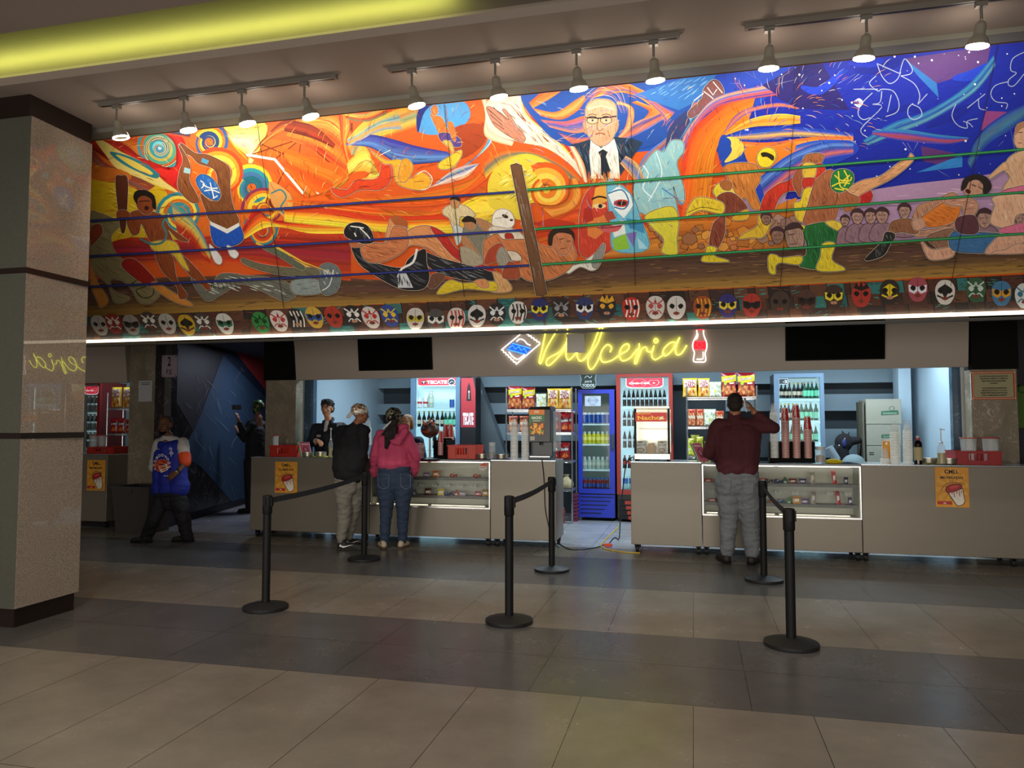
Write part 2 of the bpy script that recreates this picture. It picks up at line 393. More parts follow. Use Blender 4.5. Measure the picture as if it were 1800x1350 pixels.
    cv.spiral(1105, 450, 110, 1.4, 3.6, 40, ['27589c', 'e0741c', 'e8c038', '1c3f78'], 1)
    cv.band('1180,370 1300,350 1400,350 1400,420 1330,560', '1240,470 1280,500 1310,530 1310,550 1310,560', ['f0d850', 'c8c070', 'e8e0b0', 'e8b040'], 12)
    cv.band('1380,440 1500,330 1650,310 1860,350', '1330,510 1480,400 1650,390 1860,470', ['8c2414', '6a3018', 'c8581c', 'd88830', '7c2c14'], 14)
    cv.spiral(1330, 690, 120, 1.3, 3.9, 45, ['e8c834', '2f9098', '3f6f9c', '206878'], 1)
    cv.spiral(1160, 620, 140, 1.1, 4.0, 46, ['d8481c', 'e89828', 'f0d048'], 1)
    cv.spiral(950, 830, 118, 1.5, 3.2, 40, ['2f8a98', 'f0d44c', 'd8701c', '3a8f98'], 1)
    cv.spiral(1380, 920, 95, 1.4, 3.5, 34, ['2c7a90', 'e8a028', 'c8401c'], 1)
    cv.spiral(1460, 760, 80, 1.5, 4.2, 28, ['a8341c', 'e8a038', '7c2414'], 1)
    cv.spiral(1400, 800, 120, 1, 3.1, 36, ['8c2c4c', 'd8781c', 'e8c838'], 1)
    cv.band('900,760 1020,860 1080,960 1110,1040', '940,940 1010,980 1060,1050 1110,1090', ['3a8898', 'd8c458', 'c8401c', 'a8281c'], 12)
    cv.band('1270,920 1350,800 1440,860 1620,850 1860,850', '1290,960 1400,900 1500,900 1640,930 1860,930', ['c8281c', 'a81c18', 'e8581c', 'f0a828', 'f0d83c'], 12)
    cv.band('1600,560 1700,650 1800,760 1860,810', '1300,520 1440,600 1600,740 1740,840', ['e06018', 'd85014', 'e87820', 'c84414'], 14)
    cv.poly('1310,520 1450,540 1590,440 1640,480 1560,620 1500,700 1450,620', 'd4581c')
    for a in ('1310,520 1590,430', '1590,430 1560,640', '1380,460 1560,540', '1450,540 1590,430', '1590,430 1790,600', '1500,600 1440,720'): cv.line(a, 6, '7c2c14')
    cv.poly('1420,660 1480,680 1540,740 1540,860 1480,830 1430,760', 'd89850', sm=4); cv.line('1430,720 1480,700 1510,740 1480,800 1530,850', 8, '2f7a84', sm=4)
    for a in ('1520,770 1600,870 1540,850', '1350,980 1700,1140'): cv.line(a, 12, 'e0b040')
    # lightning line
    cv.at(0, 100, 1/3); cv.line('1300,515 1450,540 1600,720 1635,640 1725,805 1850,860', 14, 'f2ece0', taper=0)
    # ---------------- middle: orange fan
    cv.at(500, 100, 1/3)
    cv.band('60,330 250,290 380,440', '0,430 180,500 350,620', ['d06018', 'e8a040', 'c84818', 'e88028', 'a83018'], 14)
    cv.band('0,330 150,360 270,460', '0,390 150,430 260,480', ['6c2414', '9c3414', '5a1c10'], 7)
    cv.band('200,280 280,290 300,440 340,600', '330,270 350,360 330,470 360,600', ['d82c18', 'e8581c', 'f0a038', 'c8201c'], 12)
    cv.band('330,440 420,340 560,290 700,230', '380,600 430,480 560,420 720,370', ['f0c84c', 'e89030', '7c9a70', 'e8b048', 'd85018'], 14)
    cv.band('270,280 420,300 550,240', '340,330 440,340 540,300', ['8c9c60', 'e8a838', 'b83018', '6c8458'], 8)
    cv.band('0,480 300,580 340,640 240,720', '0,600 150,700 240,760 0,760', ['e05c14', 'e87820', 'd04c10', 'e86818'], 14)
    cv.band('330,560 420,470 460,560 440,640', '340,620 420,600 520,660 400,640', ['f0b83c', 'f8dc60', 'e89830'], 8)
    cv.band('380,750 700,720 1000,640 1100,480', '0,760 500,830 800,830 1060,720', ['d86820', 'e07018', 'e8601c', 'c84818', 'e87c20'], 20)
    cv.band('0,790 250,800 500,840 900,830', '0,870 300,900 600,930 900,930', ['c83018', 'e8481c', 'f0a828', 'f4d83c', 'e8c030'], 14)
    cv.band('860,830 1000,740 1220,700', '900,900 1060,890 1280,830', ['f0c832', 'f4dc48', 'e8a828'], 9)
    # blue wing and surfer-like figure
    cv.poly('705,390 715,300 760,240 900,215 970,260 975,330 900,380 800,410', '4a94cc', sm=5); cv.poly('705,400 700,300 760,225 930,205 820,230 740,290', '1c2c78', sm=5)
    cv.poly('890,380 980,350 1080,360 1040,470 920,540 880,470', '9c3c18', sm=5)
    cv.band('980,560 1060,470 1080,380 1060,340', '900,600 1000,540 1090,450 1090,350', ['5aa8d0', '3c84b4', 'a8d0e0'], 8)
    cv.band('320,460 440,410 560,430 700,470 860,500', '330,465 460,480 600,560 760,560 900,540', ['2c2c88', '4858a8', '5a88c4', '1f2470'], 12)
    cv.band('780,680 900,590 1030,560', '760,690 950,640 1020,570', ['d8c8b8', '3c5c98', 'e8dccc', 'c85a28'], 10)
    cv.band('330,430 480,340 600,290', '340,470 500,390 620,380', ['e8c048', '4a98a8', 'e8a838', '3c88b0'], 8)
    for k, c in (('245,690 300,740 400,700 505,700 560,650 555,570 515,560 490,640 380,650 330,700', 'd8421c'), ('440,480 520,560 570,570 590,660 660,695 740,700 775,650 720,605 660,640 640,560 600,540 540,545 480,510', 'e8a82c'), ('620,545 660,545 680,590 640,660 600,640', 'e0982c')): cv.fig(k, c, hn=14, w=2.5)
    cv.line('700,620 740,600 780,640 760,690 720,700', 4, 'f0e4d0', sm=4); cv.line('500,520 560,490', 3, 'f0e4d0')
    cv.fig('770,300 800,310 830,320 855,370 870,400 820,405 800,370', 'e0702c', hn=8, w=2.5); cv.fig('815,405 870,402 925,430 930,470 880,470 830,445', '4a3c84', hn=8, w=2.5)
    cv.fig('835,445 880,450 905,540 905,575 870,585 880,500', 'e8ac50', hn=8, w=2.5); cv.fig('815,560 860,530 930,490 930,530 880,585 820,590', 'e8c034', hn=8, w=2.5); cv.fig('860,350 890,350 905,430 890,440', 'e0702c', hn=4, w=2); cv.fig('775,275 790,255 808,268 805,300 785,305', 'e0702c', hn=4, w=2.5)
    # swirls left of the portrait
    cv.band('1030,200 1060,300 1060,420 1200,470', '1110,200 1080,260 1100,330 1220,420', ['d8a878', 'e8d4b8', '8c3820', 'e0c8a0'], 10)
    cv.poly('1100,200 1280,170 1330,290 1450,370 1560,500 1580,640 1500,560 1380,480 1250,450 1100,400 1060,300', 'd8d0b8', sm=5)
    cv.hatch('1100,220 1260,180 1330,300 1480,420 1570,600 1400,480 1250,440 1090,380', '8c4a30', .8, 60, 90, 4); cv.hatch('1100,220 1260,180 1330,300 1480,420 1570,600 1400,480 1250,440 1090,380', 'f4f0e4', .8, 50, 90, 5)
    cv.band('1190,190 1240,190 1260,300 1400,420 1500,520', '1240,185 1270,260 1400,380 1530,480 1570,560', ['b8c0a0', 'e8c860', 'b82c1c', '9c1c1c', 'e8e4d8', '3868a8'], 12)
    cv.poly('1075,740 1080,640 1150,550 1280,515 1400,560 1470,650 1460,750 1380,790 1300,770 1260,860 1100,800', 'e0c83c', sm=5); cv.hatch('1090,700 1200,560 1350,560 1450,660 1440,740 1200,780', 'f4ec80', -.6, 50, 70, 5); cv.hatch('1090,700 1200,560 1350,560 1450,660 1440,740 1200,780', 'a88c20', -.6, 20, 70, 4)
    cv.band('1050,560 1150,500 1300,500 1450,560 1560,640', '1060,640 1150,560 1290,515 1430,580 1540,700', ['e8741c', '5a6c58', 'e8b830'], 8)
    cv.spiral(1385, 700, 135, 1.15, 4.1, 62, ['d85a18', 'f0a838', 'e8cc50', 'e07820'], 1); cv.band('1540,640 1570,720 1530,800 1420,850', '1500,640 1490,740 1420,780 1330,770', ['c8581c', 'e8a040', 'd86c1c', '8c3814'], 12)
    cv.band('1280,860 1400,870 1560,800 1590,900', '1280,1000 1400,960 1500,950 1580,1060', ['c8401c', 'd8581c', 'b83018', 'e07020'], 10)
    # ---------------- portrait surroundings
    cv.at(900, 100, 1/3)
    cv.poly('60,180 380,150 680,110 960,80 1000,250 900,350 700,480 300,470 120,330', '1f4a9c', sm=5)
    for A, B, c in (('90,240 180,170 260,165', '110,270 200,220 260,180', ['e0581c', 'f08a3c']), ('110,270 230,290 330,230 380,200', '150,310 260,330 350,280 390,220', ['e8641c', 'f09a50', 'c84c18']), ('150,330 280,340 380,310 400,330', '200,370 320,400 390,390 400,350', ['e0601c', '2858a8', 'e88038']),
                    ('230,390 330,420 400,420', '330,470 380,470 410,440', ['1f4a9c', 'e8742c', '173c88']), ('410,220 470,150 620,140 780,250 860,290', '540,190 600,190 700,230 800,330 780,380', ['1f4a9c', 'e8641c', 'f08c40', '1f4a9c', 'e86420', 'e88c48']),
                    ('440,160 560,150 700,200', '470,150 580,130 720,190', ['e8641c', 'f09040']), ('540,440 640,420 800,330', '560,420 620,360 780,290', ['3c70b4', 'e8742c', '1c3f8c', 'e89060']), ('550,250 610,270 600,360 560,420', '560,230 640,270 630,370 560,440', ['d85c20', 'e8b080', 'e0742c'])):
        cv.band(A, B, c, 12)
    cv.band('740,190 850,180 950,90', '780,210 880,200 960,110', ['e8641c', 'f08a38'], 6); cv.band('630,240 720,280 700,320', '660,230 780,290 690,330', ['e0581c', 'f0904c'], 6)
    for k in range(7): cv.line([(400-k*6, 250-k*4), (430, 215-k*8), (480, 200-k*9), (540+k*5, 220-k*8), (580+k*5, 300)], 2.5, ('e8c8a0', 'd87030', '2c58a0')[k % 3], sm=4, taper=1)
    cv.band('640,640 700,520 840,400 960,240', '900,450 880,500 950,380 1010,230', ['4a8cc0', 'c8562c', '2c5c9c', '7cb4d0', '1f3c70', '3c78b0'], 16)
    cv.poly('860,330 920,280 940,340 880,440 800,520 820,400', '2f3a6c', sm=0)
    cv.poly('690,110 940,80 860,200 720,190', '1c50a8'); cv.poly('960,80 1060,60 1040,110', '1a2c4c')
    cv.poly('640,200 900,100 1080,90 980,230 880,280', '2f6cb4'); cv.hatch('660,200 900,110 1060,100 960,230', '6ca4d4', -.6, 30, 60, 4)
    cv.fig('930,290 1000,220 1010,170 1060,120 1100,140 1115,200 1040,250 950,320', '7c4a48', sh='3c78a8', hn=16, w=3)
    for a in ('1030,160 1060,200 1080,170', '1060,130 1110,190', '1010,180 1050,210 1070,230', '960,230 1010,190'): cv.line(a, 5, 'e8e0dc')
    # orange sweep, right of the portrait
    cv.band('870,960 900,560 960,380 1120,240 1300,150', '1010,1010 1050,700 1080,480 1150,400 1240,370', ['d8381c', 'e8641c', 'e87818', 'e07c1c', 'e88420'], 20)
    cv.band('900,420 960,330 1080,210 1320,150', '900,560 950,400 1090,260 1400,200', ['2c58b0', 'e8a060', '2f68c0', 'e8581c', '1f3c98', 'c84820'], 14)
    for A, B, c in (('1110,410 1200,290 1400,240 1520,270', '1120,400 1240,300 1400,265 1500,275', ['1c3c9c', 'e8781c', '1c3c9c']), ('1110,420 1250,330 1400,300 1520,310', '1120,415 1260,370 1400,360 1520,350', ['e8c04c', 'e8801c', 'f0a840']), ('1120,420 1300,380 1520,370 1800,400', '1120,430 1300,440 1520,420 1800,440', ['1c3cac', '2448b8', 'e0b040', '16309c']),
                    ('1150,440 1350,450 1600,420 1800,420', '1180,460 1380,500 1600,470 1800,455', ['e8641c', 'f09040', 'e07030']), ('1300,620 1420,500 1600,440 1800,440', '1280,760 1450,560 1600,500 1800,480', ['1c44b4', '3c6cc8', 'e87840', '1c3cac', '2850c0'])):
        cv.band(A, B, c, 12)
    cv.poly('1110,410 1180,440 1230,480 1210,540 1130,580 1160,620 1110,580 1085,490', '1c44a8', sm=5); cv.poly('1130,425 1190,430 1225,480 1190,530 1120,555 1160,490', 'e8cc50', sm=5); cv.ell(1130, 455, 26, 30, '1c44a8')
    cv.poly('1230,480 1400,470 1500,460 1420,600 1340,700 1280,760 1260,600', 'e07c20', sm=4); cv.poly('1500,500 1640,450 1800,450 1800,520 1500,640 1390,740 1250,770 1330,640', '1d3fb4', sm=4)
    cv.band('1300,640 1450,520 1640,450 1800,450', '1340,760 1500,620 1640,540 1800,510', ['1c44b4', '5a80c8', '1c3cac', 'c86858', '2850c0'], 10)
    # cracked stone ground
    cv.band('380,1050 500,1010 700,900 900,860 1200,840 1500,740', '380,1060 700,1050 1000,1040 1200,1030 1500,1010', ['d07c28', 'b86420', 'd88c34', 'a85c24'], 10)
    for k in range(46):
        x = rnd.uniform(700, 1500); y = rnd.uniform(850, 1010); n = rnd.randint(4, 6); r = rnd.uniform(18, 46)
        cv.poly([(x+r*math.cos(2*PI*i/n+k), y+r*.8*math.sin(2*PI*i/n+k)) for i in range(n)], ('cc8030', 'b06a2c', 'd89440', '9a6440', 'c07440')[k % 5] if x < 1300 else ('9a7460', 'a88478', '8c6c60')[k % 3]); cv.line([(x+r*math.cos(2*PI*i/n+k), y+r*.8*math.sin(2*PI*i/n+k)) for i in range(n)], 3, '4a2814', closed=True)
    cv.poly('100,880 200,850 330,870 360,1050 320,1000 220,900', 'b8341c'); cv.poly('370,850 450,880 400,1000 360,1040', 'c8481c')
    # ghost pair in pale blue and yellow
    cv.fig('640,680 700,560 760,490 800,500 840,440 900,445 905,500 870,560 905,680 910,760 880,770 850,680 880,880 800,900 720,840 660,800', '8cc0c8', sh='e8e0a0', hn=40, w=3, hl=50)
    cv.fig('700,840 770,800 850,790 880,860 870,960 870,1040 790,1030 800,960 740,900', 'd8cc3c', sh='7ca84c', hn=24, w=3); cv.line('690,570 720,620 690,690 740,740', 6, 'e4f0f0', sm=4); cv.line('790,690 860,740 900,780', 6, '3c84c8', sm=4); cv.line('760,500 790,620 720,760', 5, 'e4f0f0', sm=4)
    # two-colour half face, half mask
    cv.fig('365,790 390,720 440,670 500,655 520,700 525,900 520,1020 370,1050 355,880', 'c8402c', sh='6c1c14', hn=50, w=3, hl=40)
    cv.poly('440,690 500,665 500,760 420,800', 'e0a040'); cv.poly('395,860 470,840 500,820 510,900 440,960 400,940', 'd87c3c'); cv.poly('380,800 420,780 430,860 375,880', 'a82c20'); cv.line('420,750 460,735 505,745', 9, '2c1410', sm=3); cv.ell(462, 785, 34, 13, 'e8c890'); cv.ell(466, 785, 11, 11, '2c1810')
    cv.fig('500,655 570,670 640,740 680,850 720,1010 540,1020 520,880', '6cb8d4', sh='2c6c9c', hn=26, w=3, hl=40)
    for p, c in (('505,720 560,680 620,720 640,780 590,850 540,800', 'e4ecec'), ('600,850 690,860 700,930 620,900', '3c8cb8'), ('530,960 600,930 620,1010 540,1020', '8cc03c'), ('600,930 660,920 640,1000', '7c70b8'), ('520,880 590,860 600,930 540,950', 'e0e8e4'), ('660,950 700,990 715,1010 670,1010', 'a8d8ec')): cv.poly(p, c)
    cv.ell(578, 770, 40, 20, 'b8342c'); cv.ell(578, 770, 26, 12, '341c18'); cv.line('505,720 580,700 615,760 590,800 540,790', 7, '2c6c9c', sm=4)
    cv.poly('480,820 530,810 550,850 500,865', 'a84430'); cv.poly('450,895 500,880 540,890 580,885 560,915 500,925', 'c85a5c', sm=3); cv.line('450,900 510,900 578,890', 4, '4c1814', sm=3)
    # portrait of an elderly man in glasses, suit and tie
    cv.poly('310,460 360,450 420,430 540,420 640,430 690,450 640,520 560,640 400,640', '24364c', sm=0); cv.hatch('330,460 420,440 600,430 680,450 560,620 410,620', '101828', 1.2, 70, 60, 5); cv.hatch('330,460 420,440 600,430 680,450 560,620 410,620', '5c7890', 1.2, 30, 60, 3)
    cv.band('330,470 380,560 400,660', '300,470 340,560 380,660', ['e8742c', 'f0e0c0', 'd85c24'], 8); cv.band('570,560 640,640 650,660', '600,520 660,560 700,640', ['e8a040', '3c70b0', 'e8b050'], 8)
    cv.poly('415,440 470,480 540,430 560,500 570,640 420,640 408,520', 'e8e4d8', sm=0); cv.hatch('415,470 560,470 570,640 415,640', 'b8b0a4', 1.4, 30, 50, 4)
    cv.poly('455,500 480,485 505,500 495,525 520,600 500,655 470,620 468,530', '1c2430')
    cv.hatch('395,600 580,600 570,690 410,690', 'd87030', 1.5, 40, 44, 4); cv.hatch('395,600 580,600 570,690 410,690', 'e8b060', 1.5, 30, 44, 4)
    cv.fig('388,330 392,260 430,225 475,220 520,228 550,260 552,330 545,400 515,450 475,470 435,455 400,410', 'd8a07c', sh='7c4a34', hn=46, w=2.5, hl=30, ang=1.5)
    cv.fig('384,340 375,350 382,395 398,400', 'c88c68', hn=4, w=2); cv.fig('552,330 562,345 556,385 544,395', 'c88c68', hn=4, w=2)
    cv.poly('400,280 430,235 500,228 540,280 470,262', 'e8bc98', sm=4)
    for x in (425, 497): cv.ell(x, 332, 32, 22, '241c18'); cv.ell(x, 333, 28, 18, 'd8ac88'); cv.ell(x, 333, 12, 5, 'c8c0b4'); cv.ell(x, 333, 6, 5, '2c2018'); cv.line([(x-24, 307), (x, 300), (x+24, 307)], 5, '6c4a38', sm=3)
    cv.line('388,318 460,322 552,312', 7, '241c18'); cv.line('455,330 448,375 465,388 482,375', 4, '7c4a34', sm=3); cv.line('440,408 465,400 492,408', 6, '8c4438', sm=3); cv.line('430,385 420,420', 3, '7c4a34'); cv.line('505,385 515,420', 3, '7c4a34')
    for k in range(5): cv.line([(412, 262-k*7), (470, 250-k*6), (528, 262-k*7)], 2, 'a8704c', sm=3)
    # open hand left of the portrait
    cv.at(500, 100, 1/3)
    cv.fig('1065,265 1090,262 1150,300 1185,330 1150,280 1165,275 1200,320 1225,360 1270,420 1255,450 1190,420 1130,380 1100,350 1075,300', 'b87c64', sh='4c2820', hn=24, w=2.5, hl=30, ang=.7)
    for a in ('1070,270 1150,340', '1085,300 1150,360', '1100,340 1160,380', '1100,262 1175,330'): cv.line(a, 3, '3c1c14', sm=0)
    # loose painterly strokes following the sweep of the background
    cv.at()
    for k in range(1100):
        x = rnd.uniform(170, 1560); f = (x-160)/1400; y = rnd.uniform(241-(x-165)*.108+6, 470-f*60-(150 if x > 1290 else 30)); a = -.5+1.1*math.sin(x*.011+y*.017)+.5*math.sin(x*.023)
        warm = x < 900 or (1180 < x < 1310); col = rnd.choice(('7c2410', 'a83814', 'f0b048', 'f8d878', '5c1c10', 'e8702c', 'c83c18') if warm else ('1c3c90', 'e8803c', '8cb0d8', '102a70', 'f0b070', '2c60b8', 'e0e0e0'))
        l = rnd.uniform(7, 24); cv.line([(x+l*t*math.cos(a+t*.35), y+l*t*math.sin(a+t*.35)) for t in (-.5, -.25, 0, .25, .5)], rnd.uniform(.4, .85), col, taper=1, up=(k % 30 == 0))
    for k in range(500):
        x = rnd.uniform(1400, 1800); y = rnd.uniform(110, 320); l = rnd.uniform(8, 30); a = -.5+rnd.uniform(-.2, .2); cv.line([(x, y), (x+l*math.cos(a), y+l*math.sin(a))], rnd.uniform(.5, 1), rnd.choice(('101c78', '2c50c8', '182890', '3c68c0', '0c1660')), taper=1, up=(k % 30 == 0))
    # ---------------- figures, left end
    cv.at(0, 100, 1/3)
    cv.fig('480,830 520,820 600,850 640,880 590,940 600,1010 640,1060 740,1120 800,1170 850,1230 810,1290 740,1295 700,1230 650,1180 590,1170 600,1230 690,1270 610,1298 570,1200 500,1130 480,1060', '8c8058', sh='2c2818', hn=90, w=2.5, hl=50, ang=.5)
    cv.line('690,1200 740,1170 800,1190 810,1250 760,1270 720,1230 770,1210', 5, '2c2818', sm=4)
    cv.fig('655,1070 720,1070 830,1185 820,1210 750,1190 650,1110', '9c2018', w=2.5, hn=14); cv.fig('825,1185 900,1230 1015,1300 990,1312 900,1280 800,1205', 'd88c3c', w=2.5, hn=10); cv.fig('480,1090 520,1190 575,1280 535,1322 515,1290 480,1200', 'd08838', w=2.5, hn=8)
    cv.fig('480,900 530,880 540,930 500,980 480,990', '8c3c20', w=2, hn=6)
    cv.fig('690,820 760,805 850,830 880,870 900,900 985,960 990,972 940,960 890,910 910,980 810,990 750,880 735,925 700,935 672,870', '8c4420', sh='401808', w=2.5, hn=46, hl=36)
    cv.fig('612,640 640,625 675,640 672,790 662,910 642,918 625,800', '5c2c18', w=2.5, hn=16, ang=1.5); cv.fig('620,815 660,805 690,830 675,850 625,850', '8c4420', w=2, hn=6)
    cv.fig('720,740 760,720 800,735 815,790 785,830 745,815 722,780', '8c4420', w=2, hn=14); cv.poly('705,740 720,705 770,702 815,730 825,800 805,790 800,750 760,730 730,745 725,775', '1c120c', sm=4); cv.ell(775, 795, 12, 12, '3c0c08'); cv.line('735,762 765,757 795,760', 5, '1c0c08')
    cv.fig('820,1025 905,1040 935,1170 990,1255 950,1272 930,1200 860,1130', '8c4420', sh='401808', w=2.5, hn=20); cv.fig('925,1040 985,1060 1110,1205 1070,1215 960,1100', '8c4420', sh='401808', w=2.5, hn=14)
    cv.fig('800,975 920,970 960,1040 1000,1125 960,1100 905,1035 815,1020', 'e0c038', sh='5c4818', w=2.5, hn=24, hl=12)
    cv.line('740,955 800,985 860,975 880,930 860,880 880,840', 12, '4c7c78', sm=4)
    cv.fig('1110,860 1150,890 1200,900 1255,870 1285,960 1210,1000 1130,985', '1c50b4', w=3, hn=16); cv.fig('1110,985 1170,1055 1165,1092 1135,1080 1110,1020', 'e4e0dc', w=2, hn=6); cv.fig('1200,990 1258,1030 1245,1060 1215,1045', 'e4e0dc', w=2, hn=6)
    cv.fig('1110,860 1200,905 1262,870 1232,790 1215,700 1215,600 1190,560 1100,515 1030,505 955,452 970,500 1010,520 1050,560 1130,590 1150,660 1120,760 1060,720 1085,800', '7c4824', sh='301408', w=3, hn=60, hl=44)
    cv.fig('943,460 990,530 1005,590 1000,650 1050,750 1010,765 942,690 950,600 968,540', '8c5028', sh='301408', w=3, hn=26, hl=40); cv.poly('975,580 1008,590 1005,615 970,608', '9cc4cc'); cv.poly('1070,530 1105,545 1095,565 1062,552', '4c98b8'); cv.poly('1110,865 1200,905 1262,872 1266,890 1200,930 1112,885', 'e0e0d8')
    cv.fig('1035,650 1060,618 1100,625 1140,660 1165,720 1150,755 1110,745 1065,710', '2464b4', sh='8cc4dc', w=3, hn=18, hl=20)
    for a in ('1070,670 1110,690 1150,690', '1080,705 1120,700 1160,715', '1110,660 1130,740', '1060,650 1080,670 1065,690', '1125,745 1150,730'): cv.line(a, 6, 'ecece4', sm=3)
    # knight in plate armour, lying
    cv.fig('1010,1165 1060,1200 1110,1240 1150,1150 1230,1140 1290,1150 1400,1160 1510,1185 1565,1250 1500,1285 1400,1240 1280,1195 1200,1230 1105,1285 1050,1240', '6c6c60', sh='1c1c1c', w=2.5, hn=60, hl=50, ang=.3)
    cv.hatch('1060,1200 1150,1155 1290,1155 1500,1190 1540,1260 1400,1230 1110,1270', 'c8ccc0', .3, 30, 60, 5)
    cv.fig('1540,1180 1660,1165 1700,1240 1560,1248', '8c9894', sh='303838', w=2.5, hn=26, ang=0); cv.fig('1680,1120 1720,1085 1775,1100 1800,1150 1780,1230 1720,1255 1690,1220', '6c7474', sh='1c2020', w=2.5, hn=30); cv.hatch('1700,1110 1770,1110 1790,1160 1710,1230', 'd0d8d8', 1.2, 12, 40, 5)
    cv.fig('1280,1060 1380,1090 1530,1110 1660,1110 1680,1150 1530,1152 1400,1130 1290,1090', '6c6850', sh='1c1c18', w=2.5, hn=30, ang=.2); cv.fig('1385,1005 1460,1000 1540,1060 1610,1105 1580,1118 1470,1050', '5c6450', w=2, hn=12)
    for k in range(6): cv.line([(1120+k*22, 1180-k*3), (1140+k*22, 1230-k*4)], 3, '1c1c18')
    cv.line('1440,990 1600,1080 1760,1140', 14, 'e8c040', taper=2); cv.line('1760,1120 1740,1200 1700,1230', 5, 'e8e8e4', sm=3)
    # ---------------- black mask wrestler and opponent
    cv.at(500, 100, 1/3)
    cv.fig('650,920 720,888 800,900 850,960 900,1010 1080,1180 1060,1220 1020,1190 900,1110 760,1010 690,990 650,990', 'd8905c', sh='5c2c14', w=3, hn=60, hl=50, ang=.6)
    cv.fig('770,895 850,930 900,1000 1000,1075 1112,1120 1100,1165 1060,1170 950,1090 870,1030', 'b82c24', sh='5c1010', w=2.5, hn=26, ang=.6)
    cv.fig('560,850 600,838 645,870 645,910 600,925 560,985 530,985 545,900', 'd8905c', w=2.5, hn=14); cv.poly('560,845 600,835 650,870 640,905 590,890', 'a8582c', sm=3); cv.poly('600,890 640,895 635,920 600,915', 'c8d4e0')
    cv.fig('740,1030 830,1060 980,1100 1110,1140 1130,1180 1000,1180 850,1150 760,1100', '242428', sh='c8ccd0', w=2.5, hn=20, hl=50, ang=.4)
    cv.fig('1100,1130 1150,1150 1200,1210 1180,1238 1090,1235 1110,1180', 'd8a46c', sh='5c3418', w=2.5, hn=18); cv.fig('805,1240 870,1175 950,1190 1105,1182 1112,1232 960,1222 840,1248', 'dcc030', sh='5c4c10', w=2.5, hn=22, ang=.1)
    cv.fig('1000,1180 1060,1170 1080,1210 1040,1215', 'd8905c', w=2, hn=6); cv.fig('760,1180 790,1140 850,1150 800,1215 765,1215', '6c4838', w=2, hn=8)
    cv.fig('350,975 400,985 420,1060 500,1090 620,1110 660,1060 740,1010 750,1080 765,1160 740,1215 680,1228 600,1215 480,1150 390,1080', '1c1c20', sh='8c9098', w=3, hn=30, hl=60, ang=.5)
    cv.line('700,1010 680,1080 620,1115 600,1160', 12, 'e4e4e0', sm=3); cv.poly('600,1130 640,1130 680,1215 600,1215', 'c8ccd0', sm=0); cv.hatch('600,1140 640,1140 680,1215 590,1215', '1c1c20', 1.4, 16, 40, 4)
    cv.fig('405,1000 460,980 540,975 570,900 600,890 645,910 650,1000 560,1065 470,1085 420,1060', 'c8784c', sh='50200c', w=3, hn=46, hl=46, ang=.3)
    cv.fig('345,960 400,985 400,1000 355,1000', 'b86840', w=2, hn=4); cv.fig('318,910 345,878 400,872 450,900 472,970 420,982 370,965 325,945', '1a1a1e', sh='8c9098', w=3, hn=12)
    for a in ('400,900 440,940 460,970', '370,925 380,945', '350,890 420,900'): cv.line(a, 6, 'e8e8e4', sm=3)
    # group behind
    cv.fig('838,800 880,778 950,780 1005,825 985,850 930,840 920,900 890,905 870,850 840,830', 'd8c498', sh='6c5838', w=2.5, hn=24); cv.fig('880,750 900,738 922,752 922,785 898,798 880,780', 'c08858', w=2, hn=8); cv.poly('872,752 890,735 925,742 925,760 900,750', '281c14', sm=3)
    cv.fig('890,890 940,900 935,960 910,990', 'c8ccc4', w=2, hn=8); cv.fig('945,900 1000,880 1060,880 1100,920 1095,1020 1060,1060 1000,1060 950,990', '7c7868', sh='28241c', w=2.5, hn=34); cv.fig('1010,850 1060,860 1110,900 1080,930 1030,890', 'b07c54', w=2, hn=8)
    cv.fig('940,935 975,960 1030,1040 1040,1080 1000,1040 940,980', 'b07c54', w=2, hn=8); cv.fig('945,860 980,850 1010,880 995,910 960,900', 'b07c54', w=2, hn=8); cv.poly('935,860 965,835 1005,850 1012,880 990,868 950,870', '201610', sm=3)
    cv.fig('930,1000 1000,1020 1050,1080 1000,1100 940,1080', 'a89c84', w=2, hn=14)
    cv.fig('1080,900 1160,890 1260,940 1260,1060 1180,1060 1100,960', 'd8ccb8', sh='8c3428', w=2.5, hn=20); cv.fig('1165,930 1200,930 1210,960 1170,960', 'a82c20', w=2, hn=4)
    cv.fig('1095,860 1110,815 1150,798 1195,815 1215,870 1190,900 1140,895 1100,885', 'e8e0d4', sh='b8a494', w=2.5, hn=12); cv.ell(1165, 838, 18, 9, '2c2420', .4); cv.ell(1198, 858, 9, 6, '2c2420'); cv.line('1110,850 1150,845 1180,815', 3, '8c8074')
    # round man with dark hair
    cv.fig('1480,1110 1560,1085 1640,1030 1680,980 1692,1010 1660,1100 1620,1125 1560,1105 1500,1140', 'e0dcd0', sh='6c6c68', w=2.5, hn=16); cv.fig('1640,1030 1680,985 1690,1000 1660,1100 1630,1110 1620,1080', '8c8c84', w=2, hn=8)
    cv.fig('1060,960 1120,930 1160,960 1280,960 1400,1000 1500,970 1540,1040 1500,1120 1400,1172 1300,1180 1240,1140 1250,1050 1180,1020 1060,1070 1050,1000', 'c87848', sh='5c240c', w=3, hn=90, hl=60, ang=.8, )
    cv.fig('1095,1000 1140,980 1170,1020 1150,1060 1060,1090 1070,1030', 'a8442c', w=2, hn=12); cv.fig('1120,1040 1150,1000 1195,1060 1195,1110 1160,1130 1130,1090', '9c9484', sh='4c4840', w=2.5, hn=16); cv.fig('1180,1080 1230,1100 1240,1165 1150,1160', 'a04c30', w=2, hn=10)
